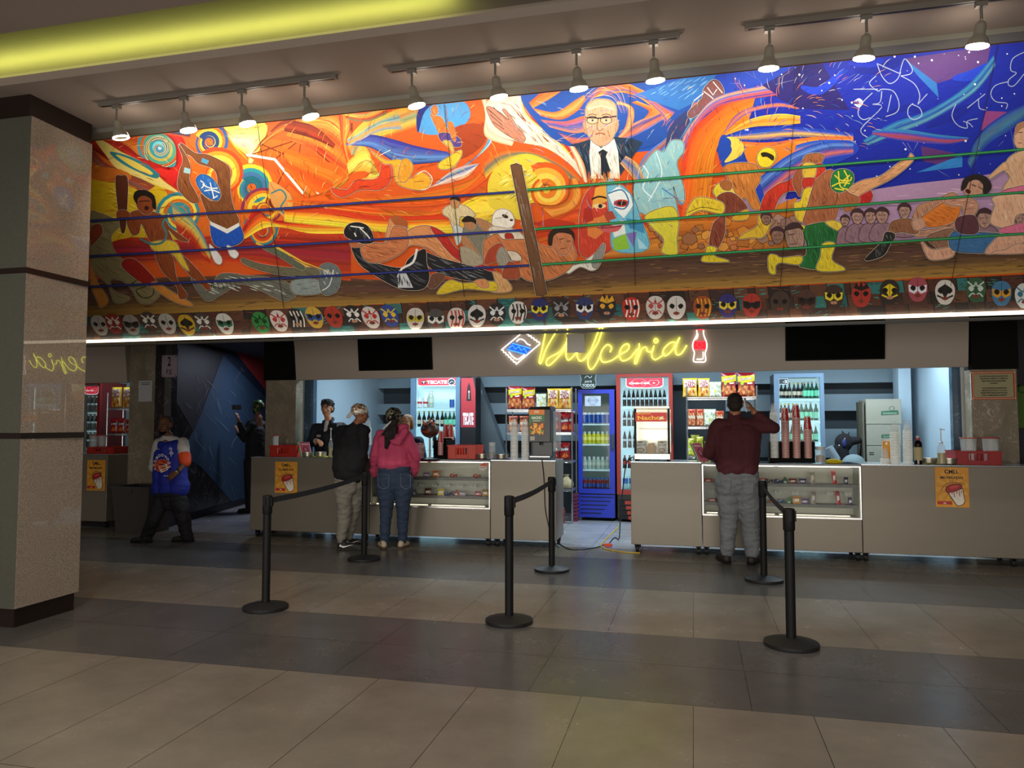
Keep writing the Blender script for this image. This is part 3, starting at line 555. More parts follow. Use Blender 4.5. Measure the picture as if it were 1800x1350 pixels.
    cv.fig('1400,930 1450,910 1510,930 1520,980 1495,1035 1450,1038 1410,985', 'c07850', sh='5c2c18', w=2.5, hn=20); cv.poly('1392,985 1395,930 1430,900 1480,895 1525,920 1530,970 1510,935 1450,925 1420,945 1412,990', '2c1c14', sm=4); cv.line('1450,960 1475,955', 4, '24140c'); cv.line('1490,970 1508,968', 4, '24140c'); cv.line('1455,1010 1485,1005', 4, '6c2c20')
    # ---------------- centre right wrestlers
    cv.at(900, 100, 1/3)
    cv.fig('1060,700 1100,660 1180,680 1190,740 1150,790 1080,740', 'e4cc34', w=3, hn=10)
    cv.fig('1115,580 1200,555 1290,570 1310,650 1280,690 1310,790 1270,800 1230,740 1200,750 1150,660', 'cc7c34', sh='5c2810', w=3, hn=46, hl=40); cv.fig('1095,660 1130,645 1160,665 1150,700 1110,695', 'a86430', w=2, hn=8)
    cv.fig('1290,530 1310,490 1350,475 1385,490 1390,530 1360,575 1310,575', 'e8d028', w=3, hn=6); cv.poly('1312,505 1340,500 1380,520 1375,545 1345,525 1320,525', '241c10', sm=3)
    cv.fig('1080,740 1150,710 1220,760 1245,820 1200,850 1130,830 1120,930 1080,1010 1040,1000 1060,880 1100,830', '84402c', sh='34140c', w=3, hn=60, hl=44); cv.fig('1165,840 1240,800 1245,850 1180,860', 'd8a828', w=2, hn=4)
    cv.fig('918,825 935,780 985,735 1110,765 1105,825 1000,805 925,838', 'e4c430', sh='5c4c10', w=3, hn=26); cv.fig('1030,995 1080,1005 1068,1045 1137,1068 1130,1078 1003,1076 1020,1030', 'e0c82c', sh='5c4c10', w=3, hn=14)
    cv.line('925,820 1000,790 1090,805', 3, '241c10', sm=3)
    cv.at(1200, 50, 1/3)
    cv.fig('405,985 430,880 500,820 570,790 640,700 660,790 640,850 560,855 510,890 480,960 460,990', 'c83420', sh='5c100c', w=3, hn=50, hl=40)
    cv.fig('296,1108 320,1080 390,1040 400,985 462,985 455,1050 420,1100 370,1100', 'd8b030', sh='5c4410', w=3, hn=22)
    cv.fig('580,810 590,760 640,700 700,700 640,780 620,880 600,860', '9c5434', w=2.5, hn=12); cv.fig('630,700 650,665 700,655 742,665 725,710 650,715', 'a8643c', sh='4c2010', w=3, hn=14); cv.fig('700,720 740,715 765,800 740,830 700,800', 'c83420', w=2.5, hn=10); cv.fig('635,710 700,715 695,780 640,790', 'e0b83c', w=2.5, hn=8); cv.fig('632,790 700,790 690,850 640,850', 'c03020', w=2, hn=8)
    cv.fig('640,845 688,845 670,960 640,1015 600,1000 585,920 620,905', 'e4c430', sh='5c4c10', w=3, hn=24)
    cv.fig('880,860 960,835 1000,870 985,915 930,918 890,900', 'b82424', w=3, hn=14)
    cv.fig('860,850 940,800 1040,775 1130,710 1185,680 1200,655 1218,680 1190,720 1100,790 980,850 880,900', 'd89c6c', sh='6c3c20', w=3, hn=36, hl=40, ang=-.5)
    cv.fig('690,820 720,780 780,740 830,800 870,860 930,890 915,940 860,965 830,930 800,1010 760,1035 640,1030 650,960', 'a86440', sh='4c2010', w=3, hn=70, hl=44, ang=1.3); cv.line('740,870 760,905 735,920', 3, '3c1c10', sm=3); cv.line('790,830 815,880 800,930', 3, '3c1c10', sm=3)
    cv.fig('780,800 800,750 850,738 895,760 898,810 860,850 820,862 785,840', '1f7c3c', sh='0c3c1c', w=3, hn=12)
    for a in ('800,770 840,800 880,770', '820,750 830,830 870,845', '785,830 830,810 880,815', '850,745 870,790 850,830', '840,800 880,800 890,780', '800,840 850,850'): cv.line(a, 7, 'ecd83c', sm=3)
    cv.fig('638,1042 740,1018 815,1020 835,1065 800,1130 760,1130 740,1160 740,1240 700,1265 640,1258 612,1245 620,1205 650,1190 650,1120 625,1080', '226c34', sh='0c2c14', w=3, hn=80, hl=50)
    cv.fig('750,1018 800,1010 838,1030 825,1062 790,1050', 'e0c040', w=2.5, hn=6); cv.poly('620,1030 645,1040 630,1080 622,1070', 'e0c83c')
    cv.fig('452,1195 490,1190 520,1205 625,1198 612,1242 520,1232 490,1250 488,1290 455,1280', 'e0c82c', sh='5c4c10', w=3, hn=18); cv.fig('738,1130 802,1132 785,1215 850,1258 835,1275 708,1272 725,1200', 'e4cc30', sh='5c4c10', w=3, hn=24)
    # crowd busts behind the ropes
    for x, y, r in ((855, 1010, 26), (920, 990, 36), (990, 988, 36), (1050, 985, 38), (1168, 960, 36), (1590, 1000, 46), (1780, 1000, 34), (440, 1000, 30), (500, 1090, 40)):
        if x > 800: cv.fig([(x-r*1.6, y+130), (x-r*1.4, y+60), (x-r*.5, y+36), (x+r*.5, y+36), (x+r*1.4, y+60), (x+r*1.6, y+130)], '8c6c78', sh='4c343c', out=None, w=3, hn=16)
        cv.fig([(x-r*.8, y-r*.3), (x, y-r), (x+r*.8, y-r*.3), (x+r*.6, y+r*.7), (x, y+r*1.1), (x-r*.6, y+r*.7)], 'a88478' if x > 600 else '8c6858', sh='5c4038', out=None, w=3, hn=16, hl=18)
        cv.poly([(x-r, y), (x-r*.9, y-r*.8), (x, y-r*1.3), (x+r*.9, y-r*.8), (x+r, y), (x+r*.6, y-r*.5), (x-r*.5, y-r*.6)], '40282c', sm=3); cv.line([(x-r*.5, y-r*.1), (x-r*.1, y-r*.1)], 3, '34201c'); cv.line([(x+r*.15, y-r*.1), (x+r*.5, y-r*.1)], 3, '34201c'); cv.line([(x-r*.3, y+r*.5), (x+r*.3, y+r*.5)], 3, '4c2824')
    # large brow face beside the tights
    cv.fig('540,1050 580,1040 630,1060 640,1120 620,1160 560,1150 540,1100', 'a08070', sh='3c2824', out=None, w=3, hn=30, hl=30); cv.poly('535,1060 560,1025 610,1020 640,1060 610,1050 560,1060', '3c2828', sm=3); cv.line('555,1085 590,1080', 4, '2c1814'); cv.line('560,1135 600,1132', 4, '4c2c24')
    # orange vest wrestler, shouting
    cv.fig('1210,1000 1240,930 1330,900 1420,860 1450,900 1370,960 1300,1010 1260,1050 1220,1040', 'b88468', sh='5c3428', w=3, hn=36, hl=40)
    cv.fig('1250,1000 1360,920 1400,910 1460,930 1450,990 1400,1030 1300,1045 1265,1030', 'd8782c', sh='6c3010', w=3, hn=34, hl=40, ang=.4)
    cv.fig('1380,900 1480,880 1550,910 1550,960 1500,1010 1400,1060 1300,1090 1230,1095 1225,1065 1340,1050 1460,1000 1470,940 1400,930', 'c08c74', sh='5c3428', w=3, hn=50, hl=40, ang=-.3)
    cv.fig('1085,1045 1110,1010 1200,1000 1240,1050 1230,1080 1150,1070 1090,1080', '8c5c40', sh='402010', w=3, hn=24); cv.fig('1210,1010 1260,1000 1275,1040 1240,1060 1215,1050', 'c89880', w=2.5, hn=8)
    cv.fig('960,1215 1010,1160 1050,1120 1070,1070 1120,1085 1090,1140 1060,1190 1000,1215', '20201f', sh='8c8c88', w=3, hn=14); cv.fig('1290,1090 1420,1050 1440,1120 1380,1170 1310,1130', '8c6450', sh='3c2418', w=3, hn=24); cv.fig('1255,1110 1310,1160 1420,1150 1420,1200 1320,1218 1280,1190', 'd8a488', sh='7c4838', w=3, hn=22)
    cv.fig('1480,850 1510,800 1560,790 1590,830 1570,870 1510,880', 'c09078', sh='5c3428', w=2.5, hn=18); cv.poly('1465,850 1480,790 1540,765 1600,780 1628,830 1600,870 1580,860 1580,820 1550,795 1510,805 1490,840', '241c1c', sm=4); cv.ell(1502, 855, 16, 11, '4c1414', .5); cv.line('1520,820 1545,828', 4, '2c1814'); cv.line('1555,830 1580,845', 4, '2c1814')
    # blue trunks opponent on the mat
    cv.fig('1420,1070 1560,1070 1680,1080 1760,1100 1740,1160 1600,1180 1420,1165', '3c6c9c', sh='1c3450', w=3, hn=26, ang=.1); cv.fig('1590,1180 1640,1110 1700,1070 1780,1060 1810,1110 1740,1150 1660,1180', 'd8a488', sh='7c4838', w=3, hn=24); cv.fig('1640,1170 1700,1160 1760,1130 1810,1140 1810,1180 1640,1185', 'd8a488', w=2.5, hn=10)
    cv.fig('1440,1000 1530,980 1560,1040 1540,1080 1450,1070', '5c343c', w=2, hn=10)
    # standing figure in pink trunks at the right edge
    cv.fig('1700,700 1740,660 1810,640 1860,700 1850,830 1690,850 1720,780 1690,740', 'd8ac88', sh='8c5844', w=3, hn=36, hl=40, ang=1.2); cv.fig('1700,700 1660,730 1610,780 1625,785 1680,750 1715,740', 'd8a880', w=2.5, hn=8)
    cv.fig('1755,620 1750,540 1790,495 1850,510 1850,640', 'd8a888', sh='8c5844', w=3, hn=12); cv.poly('1750,560 1760,500 1850,480 1850,530 1790,520', 'a8785c', sm=3); cv.line('1765,545 1790,545', 4, '4c2c20'); cv.line('1765,600 1785,600', 4, '8c3c30')
    cv.fig('1690,850 1850,820 1850,900 1700,880', 'd87090', w=3, hn=10); cv.fig('1700,870 1850,880 1850,960 1760,980 1740,1040 1690,1050 1620,1020 1640,930 1630,890', 'e0b090', sh='9c6850', w=3, hn=40, hl=40); cv.fig('1680,1050 1800,1020 1850,1040 1850,1070 1680,1075', 'd87090', w=2.5, hn=8)
    # ---------------- ring ropes and post
    cv.at()
    for a, b, c in (((120, 390), (905, 336), '25307c'), ((120, 452), (925, 403), '25307c'), ((120, 505), (935, 465), '25307c')):
        for k in range(4): cv.line([(a[0], a[1]+k*.95-1.5), ((a[0]+b[0])/2, (a[1]+b[1])/2+k*.95), (b[0], b[1]+k*.95-1.5)], 1.5, ('181c50', c, '3c489c', '141840')[k])
    for a, b in (((925, 333), (1900, 253)), ((938, 402), (1900, 329)), ((950, 464), (1900, 403))):
        for k in range(4): cv.line([(a[0], a[1]+k*1.05-1.6), (1200, a[1]+(b[1]-a[1])*(1200-a[0])/(b[0]-a[0])+k*1.05-2), (b[0], b[1]+k*1.05-1.6)], 1.7, ('14502c', '2c8c50', '44a868', '185c34')[k])
    pp = [(898, 289), (908, 286), (917, 289), (962, 515), (953, 519), (943, 518)]
    cv.line(pp, 2, 'f0e0c8', closed=True); cv.poly(pp, '6c4a30')
    for k in range(36):
        t = rnd.random(); u = rnd.random(); x = 901+t*12+u*42; y = 292+u*205; cv.line([(x, y), (x+4+t*2, y+22)], 1.6, rnd.choice(('2c2420', 'c0b4a8', '8c5c34', 'a8a4a0')), taper=1)
    cv.line(pp, 1.2, '1c120c', closed=True)
    # ---------------- planked border with painted masks
    bA = [(120, 557), (700, 533), (1240, 508), (1900, 476)]; bB = [(120, 612), (700, 596), (1240, 580), (1900, 552)]
    cv.band(bA, bB, ['4c3428', '3c2a24', '44342c', '342824'], 5, .1, 20)
    x = 130
    while x < 1840:
        ya = 557-(x-120)*.0455; yb = 602-(x-160)*.034; h = yb-ya; w = rnd.uniform(22, 46)
        for r in range(3):
            a = ya+h*r/3; c = rnd.choice(('3c2c28', '5c3c2c', '2c5c5c', '4c3028', '34706c', '503024', '2c2422', '603c2c')); o = rnd.uniform(-8, 8)
            cv.poly([(x+o, a+1), (x+o+w, a+.2), (x+o+w+3, a+h/3), (x+o+3, a+h/3+.8)], c); cv.line([(x+o, a), (x+o+3, a+h/3)], 1.2, '18100c')
            cv.hatch([(x+o, a+1), (x+o+w, a+.2), (x+o+w+3, a+h/3), (x+o+3, a+h/3+.8)], rnd.choice(('3c8c84', '6c4834', '241a16')), rnd.uniform(-.4, .4), 5, 14, 1.2)
        x += w+2
    MK = [(177, 573, 'd8d4cc', '3c3430', ''), (202, 570, 'b02828', 'e8e0d8', 'l'), (233, 572, 'b8b4ac', '34302c', 'm'), (264, 567, '4c3c34', 'e8e8e0', 'l'), (296, 570, 'c8c4bc', '2c2824', ''), (330, 572, 'd8b028', '282010', 'd'), (359, 569, '4a403c', 'dcd8d0', 'l'), (397, 570, 'e0e0d8', '2c6c4c', 'm'),
          (460, 568, '248c40', '0c3c18', 'l'), (492, 565, 'e4dcd4', 'b03430', 'l'), (523, 562, '282420', 'e0dcd0', 's'), (554, 559, 'd8b040', '2c4c8c', 'm'), (588, 558, 'b83424', 'd8a020', ''), (622, 556, '1c1c1c', 'e4e0dc', 'l'), (653, 559, 'e0d8d0', 'b02c28', 'l'), (686, 556, '24489c', 'd8b830', 'l'),
          (731, 561, 'd8d4cc', 'b8a830', 'm'), (767, 563, '4c4c4c', 'd8d8d4', 'm'), (803, 561, 'e0d4cc', 'b02c28', 's'), (839, 556, 'e0dcd8', '1c1c1c', 'd'), (874, 553, '1e1e22', 'd8dce0', 'l'), (911, 550, 'e4e0dc', '1c1a1a', 's'), (949, 545, '1c2c74', 'd8c838', 'm'), (987, 545, '201e20', '8c8c90', 'l'), (1028, 543, '24386c', 'e4e0dc', 'm'), (1067, 541, '1c1c2c', 'd8a028', 'c'), (1110, 543, 'c42c24', 'e8e4e0', 's'), (1152, 541, 'dcd8d4', 'b04844', 'l'), (1189, 541, 'e0dcd8', 'a84c44', ''),
          (1235, 541, 'a84c24', 'd8a028', 's'), (1279, 538, '2c2c7c', 'd8c038', 'm'), (1321, 537, 'b83428', '1c1a1c', 'm'), (1371, 533, '44342c', '241a16', ''), (1417, 530, '50342c', '2c1c18', 'm'), (1465, 522, '3c2a20', 'dcc834', 'm'), (1513, 519, 'b83028', '241414', 'c'), (1563, 513, '24201c', 'dcc020', 'd'), (1612, 509, 'b04c5c', 'dcd8e0', 'm'), (1660, 514, 'e0dcd4', '1c1a1a', 'd'), (1714, 510, '2c5c3c', 'b8c8c0', 'l'), (1759, 516, '3c7ca8', 'c89028', 'm'), (1800, 520, 'd8e0e0', '2c6c84', 'l')]
    for x, y, c, e, st in MK:
        c = mixc(lin(c), lin('4a3c34'), .22)
        r = 16.5+(x-170)*.0025; cv.at(x, y-3, r/20); k = -.28 if x < 700 else 0
        sh = lambda s_: [(float(w.split(',')[0])+float(w.split(',')[1])*-k, float(w.split(',')[1])) for w in s_.split()]
        cv.poly(sh('-16,-10 -9,-19 0,-21 9,-19 16,-10 17,2 13,14 6,21 -6,21 -13,14 -17,2'), c, sm=4)
        if st == 'm': cv.poly(sh('-16,-8 0,-4 16,-8 15,4 6,8 0,3 -6,8 -15,4'), e)
        if st == 'd': cv.poly(sh('-12,-6 0,-14 12,-6 4,4 0,12 -4,4'), e); cv.line(sh('-14,6 0,12 14,6'), 3, e)
        if st == 's':
            for q in (-10, -3, 4, 11): cv.line(sh('%d,-16 %d,0 %d,16' % (q, q+3, q)), 2.6, e, sm=3)
        if st == 'c': cv.poly(sh('-14,-12 -8,-22 -4,-14 0,-24 4,-14 10,-22 14,-12 0,-7'), e)
        ec = '15100e' if sum(lin(c)) > .25 or st in 'mds' else e
        for s_ in (-1, 1): cv.poly(sh('%d,-3 %d,-7 %d,-2 %d,3' % (s_*3, s_*9, s_*13, s_*7)), e if st == 'l' else ec, sm=3)
        if st == 'l': cv.line(sh('-14,-14 -3,-6 0,-14 3,-6 14,-14'), 2.4, e, sm=3); cv.line(sh('-12,12 -6,6 0,9 6,6 12,12'), 2.2, e, sm=3)
        cv.ell(*sh('0,11')[0], 6, 3, '7c3428' if sum(lin(c)) > .1 else 'b88468'); cv.line(sh('0,-18 0,16'), .8, '2c2420')
    cv.at()
    # panel joints
    for a, b in (((1403, 105), (1371, 505)), ((1753, 70), (1670, 500)), ((1108, 150), (1117, 500)), ((452, 210), (500, 540)), ((780, 175), (817, 520))): cv.line([a, b], 1, '2c1c14')
    return cv
# ================================================================ SHELL
m_paint = paint_mat('painted_artwork', .55); m_print = paint_mat('printed_matter', .5)
m_ceil = mat('ceiling_plaster', '84776d', .8, noise=.04, nscale=3)
m_panel = mat('header_board', 'a89a8c', .55, noise=.05, nscale=2)
m_black = mat('black_panel', '0b0a09', .7, spec=.15)
m_dark = mat('dark_metal', '171513', .45)
m_white = mat('white_paint', 'c9c9c4', .5)
def quad(name, pts, m): return MB().add(pts, [[0, 1, 2, 3]]).build(name, m, norm=False)
def marble(name, base, vein, vs=1.0, rough=.25):
    m, nt, b = new_mat(name); N = nt.nodes; L = nt.links
    tc = N.new('ShaderNodeTexCoord'); mp = N.new('ShaderNodeMapping'); mp.inputs['Scale'].default_value = (1, 1, .8); mp.inputs['Rotation'].default_value = (.3, .5, .4); L.new(tc.outputs['Object'], mp.inputs[0])
    n1 = N.new('ShaderNodeTexNoise'); n1.inputs['Scale'].default_value = 1.6*vs; n1.inputs['Detail'].default_value = 8; n1.inputs['Distortion'].default_value = 1.2; L.new(mp.outputs[0], n1.inputs['Vector'])
    vo = N.new('ShaderNodeTexNoise'); vo.inputs['Scale'].default_value = 2.6*vs; vo.inputs['Detail'].default_value = 6; vo.inputs['Distortion'].default_value = 2.4; L.new(mp.outputs[0], vo.inputs['Vector'])
    s = N.new('ShaderNodeMath'); s.operation = 'SUBTRACT'; s.inputs[1].default_value = .5; L.new(vo.outputs[0], s.inputs[0]); a = N.new('ShaderNodeMath'); a.operation = 'ABSOLUTE'; L.new(s.outputs[0], a.inputs[0])
    r = N.new('ShaderNodeMapRange'); r.inputs[1].default_value = 0; r.inputs[2].default_value = .016; r.inputs[3].default_value = .75; r.inputs[4].default_value = 0; L.new(a.outputs[0], r.inputs[0])
    gt = N.new('ShaderNodeMath'); gt.operation = 'MULTIPLY'; L.new(r.outputs[0], gt.inputs[0]); rg = N.new('ShaderNodeMapRange'); rg.inputs[1].default_value = .42; rg.inputs[2].default_value = .6; L.new(n1.outputs[0], rg.inputs[0]); L.new(rg.outputs[0], gt.inputs[1])
    c1 = N.new('ShaderNodeMix'); c1.data_type = 'RGBA'; b0 = lin(base); c1.inputs[6].default_value = (*[q*.6 for q in b0], 1); c1.inputs[7].default_value = (*[q*1.35 for q in b0], 1); L.new(n1.outputs[0], c1.inputs[0])
    c2 = N.new('ShaderNodeMix'); c2.data_type = 'RGBA'; c2.inputs[7].default_value = (*lin(vein), 1); L.new(c1.outputs[2], c2.inputs[6]); L.new(gt.outputs[0], c2.inputs[0])
    L.new(c2.outputs[2], b.inputs['Base Color']); b.inputs['Roughness'].default_value = rough; MATS[name] = m; return m
m_marble = marble('brown_marble', '867b68', 'cfc6b4', 2.2); m_marble_d = marble('dark_marble', '2e2a2c', '8c8c8c', 2.0); m_marble_b = marble('blue_marble', '3c5468', 'a8b8c8', 2.4)
def granite():
    m, nt, b = new_mat('granite'); N = nt.nodes; L = nt.links; tc = N.new('ShaderNodeTexCoord')
    n1 = N.new('ShaderNodeTexNoise'); n1.inputs['Scale'].default_value = 110; n1.inputs['Detail'].default_value = 3; L.new(tc.outputs['Object'], n1.inputs['Vector'])
    cr = N.new('ShaderNodeValToRGB'); cr.color_ramp.elements[0].position = .38; cr.color_ramp.elements[0].color = (*lin('80766a'), 1); cr.color_ramp.elements[1].position = .62; cr.color_ramp.elements[1].color = (*lin('9c9182'), 1); L.new(n1.outputs[0], cr.inputs[0]); L.new(cr.outputs[0], b.inputs['Base Color'])
    b.inputs['Roughness'].default_value = .012; b.inputs['Specular IOR Level'].default_value = .5; MATS['granite'] = m; return m
m_granite = granite()
# ---------------------------------------------------------------- floor of large tiles in two tones
def make_floor():
    rows = [(-4.0, -2.4, 0), (-2.4, -.9, 1), (-.9, .6, 0), (.6, 1.3, 1), (1.3, 2.75, 0), (2.75, 4.17, 0), (4.17, 4.82, 1), (4.82, 5.47, 1), (5.47, 6.93, 0), (6.93, 7.66, 1), (7.66, 8.4, 1), (8.4, 9.1, 0), (9.1, 9.8, 2), (9.8, 10.5, 2), (10.5, 11.2, 2), (11.2, 11.9, 2), (11.9, 12.6, 2), (12.6, 14.0, 2)]
    mb = MB(); mb.m(0, '2a2522').box((-9.9, -4, -.06), (6.6, 14, -.0006)); r = random.Random(5)
    for y0, y1, k in rows:
        w = .6 if k != 1 else 1.2; x = -10.2-(.02 if k != 1 else .32)
        while x < 6.6:
            a, b_ = max(x, -9.9), min(x+w, 6.6)
            if b_ > a:
                c = lin(('7d766a', '565452', '9a9b9e')[k]); f = r.uniform(.93, 1.07); g = .0018
                mb.m(0, tuple(q*f for q in c)).add([(a+g, y0+g, 0), (b_-g, y0+g, 0), (b_-g, y1-g, 0), (a+g, y1-g, 0)], [(0, 1, 2, 3)])
            x += w
    m, nt, b = new_mat('floor_tile'); N = nt.nodes; L = nt.links
    at_ = N.new('ShaderNodeAttribute'); at_.attribute_name = 'Col'; tc = N.new('ShaderNodeTexCoord'); n1 = N.new('ShaderNodeTexNoise'); n1.inputs['Scale'].default_value = 2.2; n1.inputs['Detail'].default_value = 9; n1.inputs['Roughness'].default_value = .65; L.new(tc.outputs['Object'], n1.inputs['Vector'])
    rp = N.new('ShaderNodeMapRange'); rp.inputs[1].default_value = .3; rp.inputs[2].default_value = .7; rp.inputs[3].default_value = .82; rp.inputs[4].default_value = 1.14; L.new(n1.outputs[0], rp.inputs[0])
    hs = N.new('ShaderNodeHueSaturation'); L.new(at_.outputs['Color'], hs.inputs['Color']); L.new(rp.outputs[0], hs.inputs['Value']); L.new(hs.outputs[0], b.inputs['Base Color'])
    rr = N.new('ShaderNodeMapRange'); rr.inputs[3].default_value = .20; rr.inputs[4].default_value = .32; L.new(n1.outputs[0], rr.inputs[0]); L.new(rr.outputs[0], b.inputs['Roughness']); b.inputs['Specular IOR Level'].default_value = .6
    return struct(mb.build('floor', m, norm=False))
make_floor()
# ---------------------------------------------------------------- ceiling with a lit cove
HCL = 4.0
def cbox(name, lo, hi, m): return struct(MB().box(lo, hi).build(name, m))
cbox('ceiling', (-9.9, -4, HCL), (6.6, 3.75, HCL+.5), m_ceil)
c2 = MB().box((-9.9, 4.35, HCL), (6.6, 4.38, HCL+.06)).box((-9.9, 4.38, HCL), (6.6, 4.62, HCL+.03)).box((-9.9, 4.62, HCL), (6.6, 5.295, HCL+.5)).box((-9.9, 3.75, HCL+.24), (6.6, 4.62, HCL+.5)).build('ceiling_soffit', m_ceil); struct(c2)
# ---------------------------------------------------------------- mural
cv = paint_mural()
MM = Matrix((MX, MY, MN)).transposed().to_4x4(); MM.translation = MP
mural = thing('mural_panel', 'long leaning mural of painted wrestlers, swirls and masks above the snack counter', 'mural')
brd = MB().box((-8.2, -MURAL_H, -.05), (5.2, -.05, -.002)).build('backing_board', mat('plywood', '6b4a30', .7), mural); brd.matrix_world = MM
cv.build('painted_scene', m_paint, mural, MM)
tr = struct(MB().box((-9.9, 5.19, 3.965), (6.6, 5.32, 3.9995)).build('trim_1', mat('grey_trim', '6c6a60', .6)))
yb = MP.y-MY.y*MURAL_H*-1*-1; p_b = MP+MY*-MURAL_H; yb, zb = p_b.y, p_b.z
led = thing('led_strip_light', 'long white glowing light strip along the bottom edge of the mural', 'strip light', (0, yb, zb))
MB().box((-8.2, -.0, -.07), (5.2, .03, -.045)).build('channel', m_dark, led)
MB().box((-8.2, -.045, -.032), (5.2, -.015, -.004)).build('diffuser', mat('led_white', 'fff4e0', emit='ffeccc', es=2.6), led)
struct(MB().box((-9.9, yb+.04, 2.80), (6.6, 14, 2.9)).build('ceiling_rear', mat('rear_soffit', '4a4450', .8)))
struct(MB().box((-9.9, yb+.03, zb+.02), (6.6, yb+.06, 2.9)).build('trim_2', m_dark))
# ---------------------------------------------------------------- side and back walls of the lobby
mw = mat('lobby_wall', '5a5048', .8)
cbox('wall_back', (-9.9, -4.15, 0), (6.6, -4, 4.5), mw); cbox('wall_left', (-10.05, -4, 0), (-9.9, 14, 4.5), mw); cbox('wall_right', (6.6, -4, 0), (6.75, 14, 4.5), mw)
# ---------------------------------------------------------------- header board over the opening (leans slightly), black blocks, marble piers
HX0, HX1 = at(520, 668, 9.5).x, at(1702, 645, 9.5).x
HZ0, HZ1 = 2.125, 2.8
def hdr(name, x0, x1, zl, zr, x0t=None, x1t=None):
    x0t = x0 if x0t is None else x0t; x1t = x1 if x1t is None else x1t
    return struct(MB().add([(x0, 9.5, zl), (x1, 9.5, zr), (x1t, 9.415, HZ1), (x0t, 9.415, HZ1), (x0, 9.6, zl), (x1, 9.6, zr), (x1, 9.6, HZ1), (x0, 9.6, HZ1)], [(0, 1, 2, 3), (4, 5, 6, 7), (0, 1, 5, 4), (2, 3, 7, 6), (0, 3, 7, 4), (1, 2, 6, 5)]).build(name, m_panel))
hdr('wall_header', HX0, HX1, 2.118, 2.155)
hdr('wall_header_left', -9.9, -8.26, 2.12, 2.12)
p_hdr = Vector((0, 9.5, 2.12)); d_h = Vector((0, -.085, .68)).normalized(); n_h = Vector((0, -d_h.z, d_h.y))
def onh(x, y, off=0): return atplane(x, y, p_hdr+n_h*off, n_h)
CXL = at(467, 700, 9.5).x; CXR = at(1789, 700, 9.5).x
def pier(name, x0, x1, split=2.12, col=m_marble):
    o = struct(MB().box((x0, 9.5, 0), (x1, 9.70, split), bev=.004).build(name, col)); p = struct(MB().box((x0, 9.44, split), (x1, 9.70, 2.8)).build(name+'_upper', m_black)); return o
pier('pillar_middle', CXL, HX0+.005); pier('pillar_right', HX1+.02, CXR)
struct(MB().box((-8.22, 9.5, 0), (-7.73, 9.95, 2.8), bev=.004).build('pillar_corridor', m_marble))
# jamb trims of the kiosk opening
for nm, xa, xb, m_, yy in (('trim_3', 526, 534, m_white, 9.80), ('trim_4', 535, 551, m_marble_b, 9.82), ('trim_5', 1690, 1699, m_white, 9.80), ('trim_6', 1674, 1689, m_marble_b, 9.82)):
    a, b = at(xa, 700, yy).x, at(xb, 700, yy).x; struct(MB().box((a, yy, 0), (b, yy+.1, 2.2)).build(nm, m_))
# ---------------------------------------------------------------- kiosk interior
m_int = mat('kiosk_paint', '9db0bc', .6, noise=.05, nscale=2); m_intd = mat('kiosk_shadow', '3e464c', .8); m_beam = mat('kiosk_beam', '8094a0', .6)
KX0, KX1, KY = -5.42, 3.12, 12.5
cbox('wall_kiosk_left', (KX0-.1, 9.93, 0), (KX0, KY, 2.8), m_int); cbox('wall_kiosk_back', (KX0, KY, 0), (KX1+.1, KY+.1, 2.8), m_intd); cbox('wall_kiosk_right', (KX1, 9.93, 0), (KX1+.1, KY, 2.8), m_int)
for i, (ya, yb_, x0, x1) in enumerate(((655, 679, KX0, KX1), (708, 728, KX0, -1.75), (697, 724, .5, KX1), (753, 800, .5, KX1), (745, 775, KX0, -1.75))):
    z1 = at(1000, ya, 12.3).z; z0 = at(1000, yb_, 12.3).z; o = MB().box((x0, 12.25, z0), (x1, KY, z1)).build('beam', m_beam); struct(o)
# diagonal stair stringer
a, b, c, d = (at(*q, 12.1) for q in ((800, 655), (838, 655), (905, 838), (872, 838)))
o = MB().prism([(p.x, p.z) for p in (a, b, c, d)], 12.0, 12.24).build('beam_diagonal', mat('beam_grey', '6c7880', .6)); struct(o)
a, b = at(1580, 700, 11.6), at(1602, 700, 11.6); struct(MB().box((a.x, 11.6, 0), (b.x, 11.9, 2.36)).build('pillar_kiosk', m_int))
# ---------------------------------------------------------------- corridor beyond the pier, painted marble wall on the skew
WA, WB = Vector((-7.46, 9.46, 0)), Vector((-8.5, 13.75, 0)); wd = (WB-WA).normalized(); wn = Vector((wd.y, -wd.x, 0))
def cw_uv(x, y):
    p = atplane(x, y, WA, wn)-WA; return (p.dot(wd), p.z)
struct(MB().add([WA, WB, WB+Vector((0, 0, 2.8)), WA+Vector((0, 0, 2.8)), WA-wn*.1, WB-wn*.1, WB-wn*.1+Vector((0, 0, 2.8)), WA-wn*.1+Vector((0, 0, 2.8))], [(0, 1, 2, 3), (4, 5, 6, 7), (0, 3, 7, 4), (1, 2, 6, 5), (2, 3, 7, 6)]).build('wall_corridor', m_marble_d))
struct(MB().box((-7.74, 9.46, 0), (-7.44, 9.56, 2.8)).build('wall_corridor_end', m_marble_d)); cbox('wall_corridor_back', (-9.9, 13.75, 0), (-5.4, 13.9, 2.8), m_black)
cc = Canvas(cw_uv, .0003); cc.ysign = -1
cc.poly('392,624 470,692 470,884 420,896 352,820 318,800 352,730', '2c4258'); cc.poly('396,600 470,600 470,690', '9c2f30'); cc.poly('384,600 398,600 470,690 470,702 384,616', '1c2638'); cc.poly('316,600 392,604 392,622 340,760 300,690', '1d1a22')
for k in range(90):
    x = random.uniform(316, 466); y = random.uniform(640, 890); a = random.choice((-.5, .3, 1.0)); l = random.uniform(8, 30); cc.line([(x, y), (x+l*.5*a+random.uniform(-3, 3), y+l*.5), (x+l*a, y+l)], random.uniform(.25, .6), ('5c6c7c', '8c9098')[k % 2], sm=3, taper=1)
